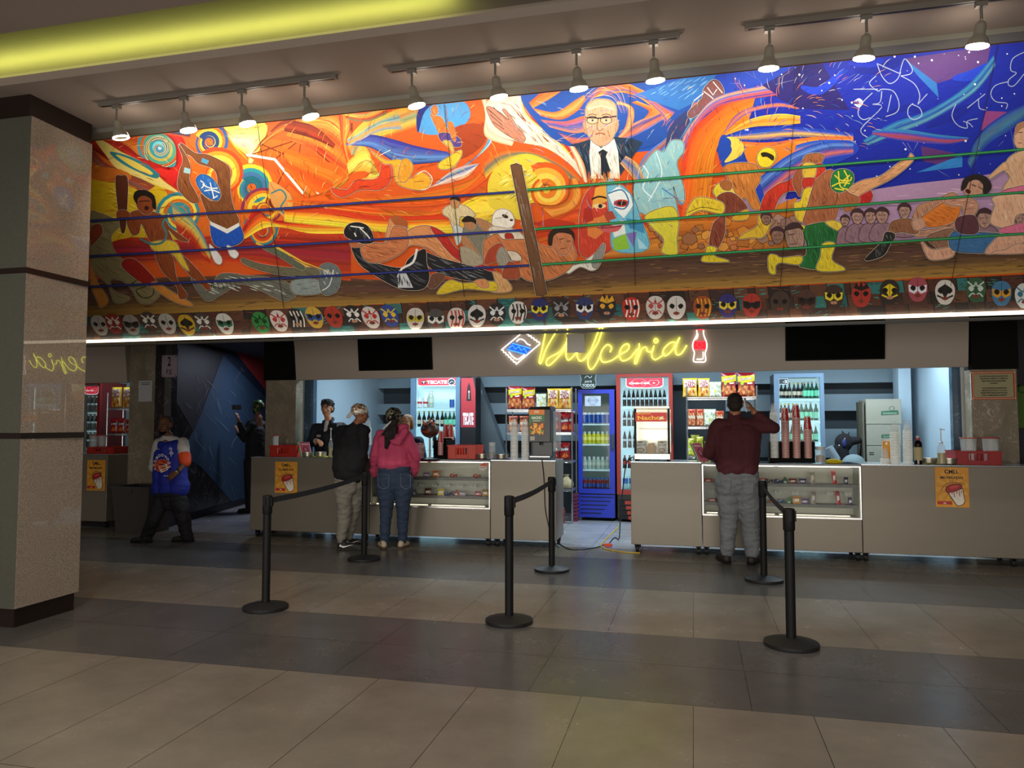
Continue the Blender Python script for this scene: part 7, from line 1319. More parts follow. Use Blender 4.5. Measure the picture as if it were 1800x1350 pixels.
# ================================================================ PEOPLE
from mathutils import noise as NZ
def prims_mesh(pr):
    mb = MB()
    for q in pr:
        if q[0] == 'c':
            _, a, r0, b, r1 = q; a = Vector(a); b = Vector(b); d = b-a; L = max(d.length, 1e-4); R = (d.to_track_quat('Z', 'Y') if d.length > 1e-4 else Vector((0, 0, 1)).to_track_quat('Z', 'Y')).to_matrix()
            pf = [(r0*math.sin(t), -r0*math.cos(t)) for t in (0.02, .4, .8, 1.2, PI/2)]+[(r1*math.sin(t), L+r1*-math.cos(t)) for t in (PI/2, 1.9, 2.3, 2.7, PI-.02)]
            mb.lathe(pf, a, 14, R)
        else:
            _, c, r = q[:3]; mb.ball(c, r, 18, 12, q[3] if len(q) > 3 else None)
    return mb
def flesh(name, pr, m, par, vox=.009, sm=4, fold=0, ff=(14, 14, 30), seed=0, keep=None):
    """one continuous surface grown round the given bones"""
    o = prims_mesh(pr).build(name, m, par); md = o.modifiers.new('r', 'REMESH'); md.mode = 'VOXEL'; md.voxel_size = vox
    if sm: s = o.modifiers.new('s', 'SMOOTH'); s.factor = .5; s.iterations = sm
    dg = bpy.context.evaluated_depsgraph_get(); me = bpy.data.meshes.new_from_object(o.evaluated_get(dg)); o.modifiers.clear(); old = o.data; o.data = me; bpy.data.meshes.remove(old); me.name = name
    if fold:
        co = [v.co.copy() for v in me.vertices]; nn = [v.normal.copy() for v in me.vertices]
        for v, c, n in zip(me.vertices, co, nn): v.co = c+n*fold*(NZ.noise(Vector((c.x*ff[0]+seed, c.y*ff[1], c.z*ff[2])))+.5*NZ.noise(Vector((c.x*ff[0]*2, c.y*ff[1]*2+seed, c.z*ff[2]*1.7))))
    if keep: 
        bm = bmesh.new(); bm.from_mesh(me); dl = [f for f in bm.faces if not keep(f.calc_center_median())]; bmesh.ops.delete(bm, geom=dl, context='FACES'); bm.to_mesh(me); bm.free()
    me.polygons.foreach_set('use_smooth', [True]*len(me.polygons)); me.update(); return o
def head_prims(c, f, s=1.0):
    """c head centre, f facing direction; returns bones of skull, jaw, nose, ears"""
    f = Vector(f).normalized(); u0 = Vector((0, 0, 1)); r = f.cross(u0).normalized(); u = r.cross(f).normalized(); R = Matrix((r, f, u)).transposed(); K = lambda x, y, z: c+R @ Vector((x*s, y*s, z*s))
    e = lambda p, q: ('e', K(*p), tuple(k*s for k in q), R)
    pr = [e((0, -.012, .03), (.074, .092, .088)), e((0, .02, -.03), (.060, .066, .082)), e((0, .045, -.078), (.034, .034, .034)), e((0, .072, .030), (.048, .016, .012)), ('c', K(0, .084, .01), .008*s, K(0, .100, -.022), .012*s),
          e((.016, .090, -.028), (.009, .01, .008)), e((-.016, .090, -.028), (.009, .01, .008)), e((.04, .058, -.018), (.022, .02, .02)), e((-.04, .058, -.018), (.022, .02, .02)), e((0, .078, -.055), (.026, .012, .008)), e((0, .076, -.067), (.022, .012, .007)),
          e((.077, -.005, -.002), (.010, .02, .032)), e((-.077, -.005, -.002), (.010, .02, .032))]
    return pr, K, R
def face(par, K, R, s, hair='18120e', lip='8c4a40', eyes=True, brow=True):
    if eyes:
        for sx in (-1, 1):
            w = MB().ball(K(sx*.031, .074, .012), (.013*s, .008*s, .0055*s), 10, 7, R).build('eye', mat('eye_white', 'd8d4cc', .3), par, smooth=True); MB().ball(K(sx*.031, .0815, .012), (.0062*s, .0025*s, .0054*s), 8, 6, R).build('iris', mat('iris_dark', '1c120c', .2), w, smooth=True)
    if brow:
        for sx in (-1, 1): MB().tube([K(sx*.014, .087, .030), K(sx*.031, .086, .036), K(sx*.052, .074, .031)], .0045*s, 6).build('eyebrow', mat('hair_'+hair, hair, .7), par, smooth=True)
    MB().tube([K(-.024, .080, -.061), K(-.008, .090, -.058), K(.008, .090, -.058), K(.024, .080, -.061)], .005*s, 6).build('lips', mat('lip_'+lip, lip, .5), par, smooth=True)
def hand_prims(w, d, n, t, s=1.0, curl=.5):
    """w wrist, d direction of the fingers, n palm normal, t thumb side"""
    d = Vector(d).normalized(); n = Vector(n); n = (n-d*n.dot(d)).normalized(); t = Vector(t); t = (t-d*t.dot(d)-n*t.dot(n)).normalized(); pr = [('c', w, .024*s, w+d*.03*s, .026*s)]
    for k, L in zip((-1.5, -.5, .5, 1.5), (.066, .076, .072, .056)):
        b = w+d*.085*s+t*(-k)*.0195*s; pr.append(('c', w+d*.02*s+t*(-k)*.012*s, .015*s, b, .0115*s)); p = b; a = 0
        for j in range(3):
            a += curl*(.7+.25*j); q = p+(d*math.cos(a)+n*math.sin(a))*(L*(.45, .32, .26)[j]*s); pr.append(('c', p, (.0098, .009, .0082)[j]*s, q, (.009, .0082, .007)[j]*s)); p = q
    b = w+d*.03*s+t*.03*s; q = b+(d*.55+t*.6+n*.35).normalized()*.038*s; z = q+(d*.9+t*.15+n*.4).normalized()*.03*s; pr += [('c', w+d*.015*s+t*.012*s, .016*s, b, .014*s), ('c', b, .0125*s, q, .0105*s), ('c', q, .0102*s, z, .0082*s)]
    return pr
def skin(hexc): return mat('skin_'+hexc, hexc, .55, noise=.05, nscale=12)
def shoe(par, a, d, L, col, sole='2a2622', w=.045, swoosh=False, h=.075):
    a = Vector(a); a.z = 0; d = Vector((d[0], d[1], 0)).normalized(); r = Vector((d.y, -d.x, 0)); P_ = lambda x, y, z: a+r*x+d*y+Vector((0, 0, z))
    o = flesh('shoe', [('c', P_(0, -.03, .045), w*.82, P_(0, L*.35, .045), w*.86), ('c', P_(0, L*.35, .042), w*.86, P_(0, L-.09, .034), w*.72), ('c', P_(0, -.03, .05), w*.8, P_(0, .0, h+.02), w*.8)], mat('shoe_'+col, col, .6), par, .008, 3, keep=lambda c: c.z > .012)
    so = flesh('sole', [('c', P_(0, -.035, .034), w*.98, P_(0, L*.5, .034), w*1.0), ('c', P_(0, L*.5, .034), w*1.0, P_(0, L-.085, .03), w*.86)], mat('sole_'+sole, sole, .6), o, .008, 2)
    for v in so.data.vertices: v.co.z = min(max(v.co.z, .001), .026)
    if swoosh:
        cv_ = Canvas(lambda x, y: (x, y), .0001); cv_.poly('.02,.030 .075,.012 .20,.055 .09,.032 .05,.036 .035,.055', 'e8e6e0', sm=0); q = cv_.build('swoosh', m_print, o, None)
        n = r if r.y < 0 else -r; q.matrix_local = frameM(a+n*(w*1.0+.004)+Vector((0, 0, .018))-d*.05, d if d.cross(Vector((0, 0, 1))).dot(n) > 0 else -d, (0, 0, 1)); q.location += (-d*0)
    return o
def denim(name, base, dark):
    return mat(name, base, .8, noise=.28, nscale=9, bump=.35, bscale=40)
def person(lab, px, Y, group=None):
    return thing('person', lab, 'person', (at(px, 800, Y).x, Y, 0))
class Fig:
    """places bones by where the photograph shows them, at the depth the figure stands"""
    def __init__(s, lab, px, Y): s.t = person(lab, px, Y); s.o = s.t.location.copy(); s.Y = Y
    def p(s, x, y, dy=0): return at(x, y, s.Y+dy)-s.o
def strand_cap(par, name, K, R, pr, m, seed=1, fold=.006, vox=.008): return flesh(name, pr, m, par, vox, 1, fold, (60, 60, 60), seed)
# ---------------------------------------------------------------- A: man in black sweatshirt, foil-patterned head wrap
F = Fig('person in black sweatshirt and grey joggers with a shiny wrapped cap, at the counter', 612, 8.28); p = F.p; t = F.t
hc = p(634, 728); hp, K, R = head_prims(hc, (.80, .55, -.12), .96); nk = p(628, 745); sL, sR = p(599, 759, .12), p(638, 757, -.02); wz = p(613, 835)
eL, eR = p(594, 800, .12), p(638, 797, .0); wL, wR = p(612, 806, .42), p(643, 806, .22); hL, hR = p(603, 850, -.02), p(626, 850, .08); kL, kR = p(606, 902, .02), p(622, 900, .18); aL, aR = p(600, 949, -.02), p(614, 942, .2)
sk = skin('8c5a40')
bones = hp+[('c', nk, .052, hc+Vector((-.01, -.01, -.06)), .05), ('c', nk, .06, p(613, 790), .08), ('c', p(613, 790), .08, wz, .08), ('c', sL, .05, sR, .05), ('c', sL, .045, eL, .036), ('c', eL, .036, wL, .026), ('c', sR, .045, eR, .036), ('c', eR, .036, wR, .026), ('c', hL, .07, hR, .07), ('c', hL, .075, kL, .05), ('c', kL, .05, aL, .036), ('c', hR, .075, kR, .05), ('c', kR, .05, aR, .036)]
bones += hand_prims(wL, (.3, .9, 0), (0, 0, -1), (1, 0, 0))+hand_prims(wR, (.2, .9, -.1), (0, 0, -1), (-1, 0, 0))
flesh('body', bones, sk, t, .008, 2)
face(t, K, R, .96)
m_bs = mat('black_fleece', '121216', .85, noise=.15, nscale=20, bump=.3, bscale=50)
flesh('sweatshirt', [('c', p(614, 772, .05), .13, p(613, 831), .155), ('c', nk+Vector((0, 0, -.01)), .062, p(617, 762), .10), ('c', sL, .082, sR, .082), ('c', p(606, 768, .1), .12, p(606, 820), .155), ('c', p(622, 768, .04), .12, p(622, 820), .145), ('c', p(607, 818), .155, p(608, 832), .15), ('c', p(621, 818), .14, p(619, 831), .14), ('c', sL, .078, eL, .066), ('c', eL, .062, wL-Vector((0, .03, 0)), .045), ('c', sR, .075, eR, .062), ('c', eR, .06, wR-Vector((0, .03, 0)), .045)], m_bs, t, .01, 3, .013, (7, 7, 13), 3)
m_gj = mat('grey_jersey', '7c786e', .9, noise=.22, nscale=14, bump=.4, bscale=35)
flesh('joggers', [('c', p(613, 838), .13, p(615, 856), .10), ('c', p(605, 838), .135, p(607, 850), .125), ('c', p(621, 838, .05), .125, p(624, 850, .08), .115), ('c', hL, .115, kL, .088), ('c', kL, .088, aL+Vector((0, 0, .03)), .058), ('c', hR, .11, kR, .08), ('c', kR, .078, aR+Vector((0, 0, .03)), .055)], m_gj, t, .01, 4, .012, (10, 10, 22), 8)
for a_ in (aL, aR): flesh('cuff', [('c', a_+Vector((0, 0, .035)), .05, a_+Vector((0, 0, -.01)), .047)], m_gj, t, .009, 2, .003, (5, 5, 90))
shoe(t, p(603, 958, -.02), (1, .12), .30, '1b1d1c', '3c3a36', .05, True, .09); shoe(t, p(614, 950, .26), (1, .25), .28, '1b1d1c', '3c3a36', .048, True, .09)
def foil(name, a, b, c):
    m, nt, bs = new_mat(name); N = nt.nodes; L = nt.links; tc = N.new('ShaderNodeTexCoord'); n1 = N.new('ShaderNodeTexNoise'); n1.inputs['Scale'].default_value = 22; n1.inputs['Detail'].default_value = 4; n1.inputs['Distortion'].default_value = 1.5; L.new(tc.outputs['Object'], n1.inputs[0])
    cr = N.new('ShaderNodeValToRGB'); e = cr.color_ramp.elements; e[0].position = .4; e[0].color = (*lin(a), 1); e[1].position = .52; e[1].color = (*lin(b), 1); q = e.new(.6); q.color = (*lin(c), 1); L.new(n1.outputs[0], cr.inputs[0]); L.new(cr.outputs[0], bs.inputs['Base Color']); bs.inputs['Metallic'].default_value = .35; bs.inputs['Roughness'].default_value = .35; return m
flesh('wrapped_cap', [('e', K(0, -.022, .048), (.087, .104, .078), R), ('e', K(0, -.03, .02), (.084, .098, .05), R)], foil('foil_silver', '8c5c38', 'd8c8b0', 'e8e4e0'), t, .008, 1, .011, (34, 34, 34), 5)
flesh('cap_knot', [('c', K(0, -.12, .0), .016, K(-.02, -.15, -.05), .02), ('c', K(0, -.12, .0), .014, K(.02, -.14, -.06), .012)], mat('cap_white', 'd8d0c4', .6), t, .007, 1)
gl = MB().tube([K(.075, .0, .015), K(.07, .06, .014), K(.05, .09, .01)], .004, 6).build('glasses', m_dark, t)
# ---------------------------------------------------------------- B: woman in pink hoodie
F = Fig('person in a pink hoodie and blue jeans seen from behind, dark patterned head scarf', 692, 8.46); p = F.p; t = F.t
hc = p(694, 734); hp, K, R = head_prims(hc, (.35, .93, -.05), .94); nk = p(692, 754); sL, sR = p(669, 766), p(715, 766); eL, eR = p(659, 800, -.03), p(731, 800, -.02); wL, wR = p(660, 824, .12), p(727, 822, .12)
hL, hR = p(679, 855), p(708, 855); kL, kR = p(679, 895), p(708, 893); aL, aR = p(676, 952), p(708, 948, .08); sk = skin('b07c5c')
bones = hp+[('c', nk, .048, hc+Vector((0, 0, -.06)), .046), ('c', nk, .05, p(692, 790), .07), ('c', p(692, 790), .07, p(692, 835), .08), ('c', sL, .045, sR, .045), ('c', sL, .04, eL, .034), ('c', eL, .034, wL, .024), ('c', sR, .04, eR, .034), ('c', eR, .034, wR, .024), ('c', hL, .07, hR, .07), ('c', hL, .08, kL, .05), ('c', kL, .05, aL, .034), ('c', hR, .08, kR, .05), ('c', kR, .05, aR, .034)]
bones += hand_prims(wL, (.3, .9, -.1), (0, 0, -1), (1, 0, 0), .92)+hand_prims(wR, (-.3, .9, -.1), (0, 0, -1), (-1, 0, 0), .92)
flesh('body', bones, sk, t, .008, 2); face(t, K, R, .94)
m_pk = mat('pink_fleece', 'c04668', .85, noise=.14, nscale=14, bump=.3, bscale=60)
flesh('hoodie', [('c', p(692, 772), .125, p(692, 813), .13), ('c', nk+Vector((0, 0, -.02)), .062, p(692, 770), .10), ('c', sL, .07, sR, .07), ('c', p(680, 775), .12, p(680, 812), .12), ('c', p(704, 775), .12, p(704, 812), .12), ('c', p(679, 806), .125, p(679, 812), .12), ('c', p(705, 806), .125, p(705, 812), .12), ('c', sL, .072, eL, .062), ('c', eL, .06, p(657, 828, .1), .05), ('c', sR, .072, eR, .062), ('c', eR, .06, p(729, 826, .1), .05), ('c', p(657, 828, .1), .045, wL, .035), ('c', p(729, 826, .1), .045, wR, .035)], m_pk, t, .01, 3, .013, (7, 7, 15), 12)
flesh('hood', [('c', p(681, 760, -.1), .04, p(693, 776, -.15), .045), ('c', p(713, 758, -.1), .045, p(700, 776, -.15), .05), ('c', p(684, 755, -.02), .05, p(711, 752, -.02), .055), ('e', p(697, 772, -.12), (.075, .04, .07))], m_pk, t, .009, 3, .008, (12, 12, 16), 5)
for a_, b_ in ((p(656, 826, .08), p(658, 834, .12)), (p(730, 824, .08), p(728, 832, .12))): flesh('cuff', [('c', a_, .052, b_, .042)], m_pk, t, .009, 2)
m_dj = denim('blue_denim', '2c3a50', '182030')
jeans = flesh('jeans', [('c', p(693, 826), .11, p(693, 852), .115), ('c', p(680, 826), .105, p(706, 826), .105), ('c', p(678, 845), .125, p(709, 845), .125), ('c', hL, .128, kL, .082), ('c', kL, .08, aL, .055), ('c', hR, .128, kR, .082), ('c', kR, .08, aR, .055)], m_dj, t, .01, 3, .009, (9, 9, 22), 2)
for x0, x1 in ((664, 684), (704, 722)):
    q = [p(x0, 833, -.13), p(x1, 835, -.135), p(x1-1, 856, -.14), p((x0+x1)/2, 860, -.14), p(x0+1, 855, -.14)]
    o = MB().tube(q, .0022, 5, closed=True).build('pocket_seam', mat('seam_thread', '8890a0', .8), jeans)
flesh('waistband', [('c', p(677, 823), .112, p(709, 823), .112)], m_dj, t, .009, 1, keep=None) if False else None
shoe(t, p(674, 965, -.02), (-.62, .8), .25, 'b8a890', '6c5c48', .043, False, .06); shoe(t, p(706, 960, .06), (.1, 1), .24, 'b8a890', '6c5c48', .043, False, .06)
m_hr = mat('dark_hair', '171010', .45, noise=.3, nscale=60, bump=.5, bscale=90, stretch=(6, 6, 1))
flesh('hair', [('e', K(0, -.03, -.01), (.082, .085, .09), R), ('c', p(690, 742, -.10), .055, p(684, 762, -.15), .055), ('c', p(684, 762, -.15), .055, p(679, 786, -.15), .022), ('c', p(692, 752, -.12), .05, p(690, 770, -.15), .04), ('c', p(682, 755, -.12), .03, p(671, 765, -.12), .012)], m_hr, t, .008, 2, .006, (50, 50, 8), 4)
flesh('head_scarf', [('e', K(0, -.025, .045), (.088, .102, .08), R), ('e', K(0, -.055, .0), (.08, .075, .075), R)], foil('scarf_black', '0f0f12', '1c1c1e', '8c8468'), t, .008, 1, .009, (30, 30, 30), 9)
flesh('scarf_ribbon', [('c', p(687, 741, -.15), .01, p(680, 748, -.17), .014), ('c', p(680, 748, -.17), .013, p(673, 754, -.17), .008)], mat('cap_white', 'd8d0c4', .6), t, .006, 1)
# ---------------------------------------------------------------- C: man in maroon jumper on the phone
F = Fig('person in maroon jumper and faded jeans seen from behind, phone at the ear', 1297, 8.46); p = F.p; t = F.t
hc = p(1292, 712); hp, K, R = head_prims(hc, (.08, .98, -.22), 1.02); nk = p(1292, 734); sL, sR = p(1262, 749), p(1329, 746); eL, eR = p(1246, 795, -.06), p(1359, 752, -.02); wL, wR = p(1264, 808, .25), p(1325, 724, .0)
hL, hR = p(1281, 852), p(1313, 852); kL, kR = p(1281, 908), p(1318, 909); aL, aR = p(1279, 972), p(1322, 976); sk = skin('a06848')
bones = hp+[('c', nk, .062, hc+Vector((0, 0, -.06)), .06), ('c', nk, .06, p(1295, 790), .09), ('c', p(1295, 790), .09, p(1296, 840), .09), ('c', sL, .055, sR, .055), ('c', sL, .05, eL, .042), ('c', eL, .042, wL, .03), ('c', sR, .05, eR, .042), ('c', eR, .042, wR, .032), ('c', hL, .07, hR, .07), ('c', hL, .09, kL, .055), ('c', kL, .055, aL, .038), ('c', hR, .09, kR, .055), ('c', kR, .055, aR, .038)]
bones += hand_prims(wL, (.2, .9, 0), (0, 0, -1), (1, 0, 0), 1)+hand_prims(wR, (-.45, .0, .85), (-.8, .25, -.2), (0, -.9, .2), 1.05, .4)
flesh('body', bones, sk, t, .008, 2); face(t, K, R, 1)
m_mr = mat('maroon_wool', '4a1c22', .85, noise=.12, nscale=16, bump=.3, bscale=50)
flesh('jumper', [('c', p(1296, 765), .155, p(1297, 825), .145), ('c', nk+Vector((0, 0, -.02)), .078, p(1294, 752), .13), ('c', sL+Vector((0, 0, -.01)), .085, sR+Vector((0, 0, -.01)), .085), ('c', p(1279, 768), .15, p(1281, 812), .14), ('c', p(1314, 766), .15, p(1312, 812), .14), ('c', p(1280, 810), .135, p(1281, 824), .13), ('c', p(1313, 810), .135, p(1312, 824), .13), ('c', sL, .085, eL, .072), ('c', eL, .07, wL-Vector((0, .04, 0)), .045), ('c', sR, .085, eR, .072), ('c', eR, .072, wR+(eR-wR)*.22, .048)], m_mr, t, .01, 3, .013, (7, 7, 12), 21)
flesh('collar', [('c', nk+Vector((-.02, 0, .005)), .062, nk+Vector((.02, 0, .005)), .062)], m_mr, t, .008, 2)
m_fj = denim('faded_denim', '6e7276', '50565c')
jn = flesh('jeans', [('c', p(1297, 836), .13, p(1297, 858), .12), ('c', p(1281, 836), .125, p(1313, 836), .125), ('c', hL, .135, kL, .105), ('c', kL, .1, aL+Vector((0, 0, .03)), .078), ('c', hR, .135, kR, .1), ('c', kR, .1, aR+Vector((0, 0, .03)), .078), ('c', p(1279, 848), .13, p(1315, 848), .13)], m_fj, t, .01, 4, .013, (9, 9, 20), 31)
for x0, x1 in ((1266, 1285), (1304, 1326)): MB().tube([p(x0, 846, -.142), p(x1, 845, -.142), p(x1-1, 866, -.145), p((x0+x1)/2, 870, -.145), p(x0+1, 866, -.145)], .0022, 5, closed=True).build('pocket_seam', mat('seam_dark', '5c6064', .8), jn)
shoe(t, p(1276, 988, -.0), (-.3, 1), .3, '241c18', '141210', .055, False, .07); shoe(t, p(1322, 992, -.02), (.35, 1), .3, '241c18', '141210', .055, False, .07)
flesh('hair', [('e', K(0, -.028, .045), (.083, .094, .082), R), ('e', K(0, -.045, -.01), (.079, .072, .075), R)], mat('brown_hair', '251a14', .7, noise=.35, nscale=50, bump=.5, bscale=80), t, .008, 1, .004, (60, 60, 60), 7)
ph = MB().box((-.008, -.036, -.072), (.008, .036, .072), bev=.004).build('mobile_phone', mat('phone_white', 'd0d4d4', .3), smooth=False); ph.location = F.o+p(1311, 712, -.01); ph.rotation_euler = (.25, -.15, -.3); tag(ph, 'white phone held to the ear of the man in maroon', 'phone')
# ---------------------------------------------------------------- D: usher walking past
F = Fig('usher in a blue ACOMODADOR vest and black chin mask, walking near the pillar', 293, 8.2); p = F.p; t = F.t
hc = p(290, 748); hp, K, R = head_prims(hc, (.18, -.95, -.2), 1.02); nk = p(295, 766); sL, sR = p(279, 780, .02), p(321, 779, .03); eL, eR = p(270, 822, .16), p(326, 812, -.06); wL, wR = p(284, 842, .2), p(311, 831, -.2)
hL, hR = p(284, 880), p(313, 880); kL, kR = p(270, 914, -.12), p(322, 913, .05); aL, aR = p(256, 948, -.05), p(329, 944, .12); sk = skin('6c4630')
bones = hp+[('c', nk, .052, hc+Vector((0, 0, -.06)), .05), ('c', nk, .06, p(298, 830), .08), ('c', p(298, 830), .08, p(298, 870), .08), ('c', sL, .05, sR, .05), ('c', sL, .045, eL, .036), ('c', eL, .036, wL, .026), ('c', sR, .045, eR, .037), ('c', eR, .037, wR, .026), ('c', hL, .07, hR, .07), ('c', hL, .08, kL, .05), ('c', kL, .05, aL, .035), ('c', hR, .08, kR, .05), ('c', kR, .05, aR, .035)]
bones += hand_prims(wR, (-.75, -.3, -.55), (-.2, .7, -.3), (-.3, -.3, .8), 1, .55)+hand_prims(wL, (.1, .1, -1), (1, 0, 0), (0, -1, 0), 1, .5)
flesh('body', bones, sk, t, .008, 2); face(t, K, R, .98, hair='3c3834', lip='6c3c34')
flesh('hair', [('e', K(0, -.03, .045), (.081, .088, .075), R), ('e', K(0, -.05, .0), (.08, .062, .065), R)], mat('grey_hair', '38343a', .8, noise=.3, nscale=60), t, .008, 1, .003, (60, 60, 60))
flesh('chin_mask', [('e', K(0, .036, -.078), (.060, .060, .036), R)], m_black, t, .007, 2)
m_sh = mat('white_shirt', 'c4c0bc', .8, noise=.06, bump=.2)
flesh('shirt', [('c', sR, .076, eR+(sR-eR)*.25, .07), ('c', sL, .07, eL, .06), ('c', nk+Vector((-.01, -.01, -.03)), .06, sR, .05), ('c', nk+Vector((-.01, -.01, -.03)), .06, sL, .05)], m_sh, t, .009, 4, .006, (10, 10, 18))
m_bv = mat('blue_vest', '15248c', .7, noise=.16, nscale=8, bump=.3, bscale=30)
ve = flesh('vest', [('c', p(299, 792), .125, p(299, 857), .145), ('c', p(287, 782, .0), .075, p(311, 782, .0), .075), ('c', p(287, 802), .115, p(285, 854), .12), ('c', p(310, 802), .115, p(313, 852), .125), ('c', p(284, 858), .125, p(284, 861), .12), ('c', p(315, 855), .13, p(314, 859), .125)], m_bv, t, .01, 5, .008, (7, 7, 12), 14)
flesh('sleeve_band', [('c', eR+(sR-eR)*.30, .079, eR+(sR-eR)*.02, .07)], mat('orange_band', 'd84c20', .6), t, .008, 2)
MB().lathe([(.031, -.012), (.034, -.008), (.034, .008), (.031, .012)], wR+(eR-wR)*.12, 16, (eR-wR).to_track_quat('Z', 'Y').to_matrix(), cap=False).build('watch_strap', m_rub, t); MB().ball(wR+(eR-wR)*.12+Vector((0, -.034, 0)), (.017, .007, .017)).build('watch_face', mat('watch_steel', 'b0b4b4', .3, metal=.5), t, smooth=True)
m_tr = mat('black_trousers', '0f0f14', .8, noise=.2, bump=.3)
flesh('trousers', [('c', p(299, 866), .13, p(299, 884), .11), ('c', p(287, 866), .115, p(311, 866), .115), ('c', hL, .112, kL, .085), ('c', kL, .085, aL, .07), ('c', hR, .112, kR, .09), ('c', kR, .09, aR, .072)], m_tr, t, .01, 4, .011, (9, 9, 20), 6)
shoe(t, p(259, 960, -.06), (-1, -.12), .28, '18110e', '0c0a08', .044); shoe(t, p(332, 953, .14), (-.95, -.25), .27, '18110e', '0c0a08', .044)
# print on the vest: a shallow curved decal following the chest
nx = Vector((1, -.10, 0)).normalized()
VY = []
def vest_map(x, y):
    q = p(230+x/5.19, 720+y/5.19, 0); d = (230+x/5.19-298)/34; q = q-ray(290, 800).normalized()*(.165*math.sqrt(max(0, 1-(d*.75)**2))+.02); VY.append(q.y); return (q.x, q.z)
class VC(Canvas):
    pass
vc = VC(vest_map, .0002); vc.ysign = -1
for k, ch in enumerate('ACOMODADOR'):
    a = PI*(1.13-.125*k*1.05)-.0; r_ = 78; x = 285+r_*math.cos(a); y = 505-r_*math.sin(a)*1.0; vc.text(ch, x, y, 34, 'd8d8d8', .04, 0, (PI/2-a)*1.0, sx=.8)
vc.ell(285, 510, 70, 58, 'c85438'); vc.ell(285, 510, 56, 46, '8c2424'); vc.poly('235,500 265,470 300,480 335,475 340,505 300,520 285,545 255,530', 'd8643c'); vc.poly('240,490 270,505 300,495 335,520', '2c1440'); vc.poly('255,525 330,490 342,545 278,575', 'd8d4cc'); vc.poly('285,528 318,515 322,528 290,540', 'a05040')
vc.text('2', 365, 400, 74, 'a8acc8', .05, .1, .1, sx=.8); vc.text('P', 378, 425, 56, 'a8acc8', .05, 0, .1); vc.line('215,365 265,362', 4, 'a8acc8'); vc.line('302,603 345,601', 7, 'c8c8d0')
o = vc.build('chest_print', m_print, ve, None)
for v, yy in zip(o.data.vertices, VY): x, z, d = v.co; v.co = (x, yy-d, z)
# ---------------------------------------------------------------- E: young server
F = Fig('young server with glasses and curly black hair in a navy jacket behind the left counter', 574, 9.66); p = F.p; t = F.t
hc = p(575, 719); hp, K, R = head_prims(hc, (.12, -.99, -.02), 1.0); nk = p(577, 738); sL, sR = p(555, 753), p(601, 751); eL, eR = p(546, 780, -.05), p(610, 785, 0); wL, wR = p(557, 774, -.24), p(600, 789, -.12); sk = skin('b8805c')
Hh = Vector((0, 0, -.0)); hL, hR = p(563, 850), p(592, 850); 
bones = hp+[('c', nk, .05, hc+Vector((0, 0, -.06)), .048), ('c', nk, .05, p(578, 790), .07), ('c', p(578, 790), .07, p(578, 840), .07), ('c', sL, .045, sR, .045), ('c', sL, .04, eL, .034), ('c', eL, .034, wL, .024), ('c', sR, .04, eR, .034), ('c', eR, .034, wR, .024)]
for h_ in (hL, hR): bones += [('c', h_, .08, Vector((h_.x, h_.y, .5)), .05), ('c', Vector((h_.x, h_.y, .5)), .05, Vector((h_.x, h_.y, .09)), .035)]
bones += hand_prims(wL, (.75, -.5, -.25), (0, .3, -1), (.3, -.5, .6), 1, .45)+hand_prims(wR, (-.3, -.8, -.1), (0, 0, -1), (-1, 0, 0), 1)
flesh('body', bones, sk, t, .0075, 2); face(t, K, R, 1, hair='100c0a', lip='a85c4c')
m_nv = mat('navy_jacket', '141824', .75, noise=.1, bump=.25)
flesh('jacket', [('c', p(578, 766), .115, p(578, 836), .13), ('c', sL, .072, sR, .072), ('c', p(567, 768), .11, p(568, 835), .13), ('c', p(589, 768), .11, p(588, 835), .13), ('c', sL, .07, eL, .06), ('c', eL, .058, wL+(eL-wL)*.3, .046), ('c', sR, .07, eR, .06), ('c', eR, .058, wR, .04), ('c', nk+Vector((-.055, -.02, -.03)), .03, nk+Vector((-.03, .06, .01)), .03), ('c', nk+Vector((.055, -.02, -.03)), .03, nk+Vector((.03, .06, .01)), .03), ('c', nk+Vector((-.03, .06, .01)), .03, nk+Vector((.03, .06, .01)), .03)], m_nv, t, .009, 4, .006, (9, 9, 16), 3)
flesh('tshirt', [('c', nk+Vector((0, -.03, -.04)), .036, nk+Vector((0, -.075, -.15)), .028)], m_sh, t, .008, 2)
flesh('cuff', [('c', wL+(eL-wL)*.32, .04, wL+(eL-wL)*.1, .034)], m_sh, t, .008, 2); flesh('trousers', [('c', hL+Vector((0, 0, .05)), .11, Vector((hL.x, hL.y, .12)), .07), ('c', hR+Vector((0, 0, .05)), .11, Vector((hR.x, hR.y, .12)), .07)], m_tr, t, .012, 2)
for h_ in (hL, hR): shoe(t, (h_.x, h_.y+.08, 0), (0, -1), .27, '18110e', '0c0a08')
flesh('hair', [('e', K(0, -.025, .062), (.092, .098, .082), R), ('e', K(0, -.06, .0), (.084, .06, .075), R), ('e', K(.03, .05, .102), (.04, .035, .03), R), ('e', K(-.03, .05, .10), (.04, .035, .028), R)], m_hr, t, .008, 0, .016, (32, 32, 32), 2)
gl = MB()
for sx in (-1, 1): gl.tube([K(sx*.034+.024*math.cos(a), .093, .012+.018*math.sin(a)) for a in [2*PI*k/14 for k in range(14)]], .0016, 5, closed=True)
gl.tube([K(-.01, .093, .014), K(.01, .093, .014)], .0016, 5).tube([K(.058, .092, .014), K(.078, .0, .012)], .0016, 5).tube([K(-.058, .092, .014), K(-.078, .0, .012)], .0016, 5).build('glasses', m_chrome, t)
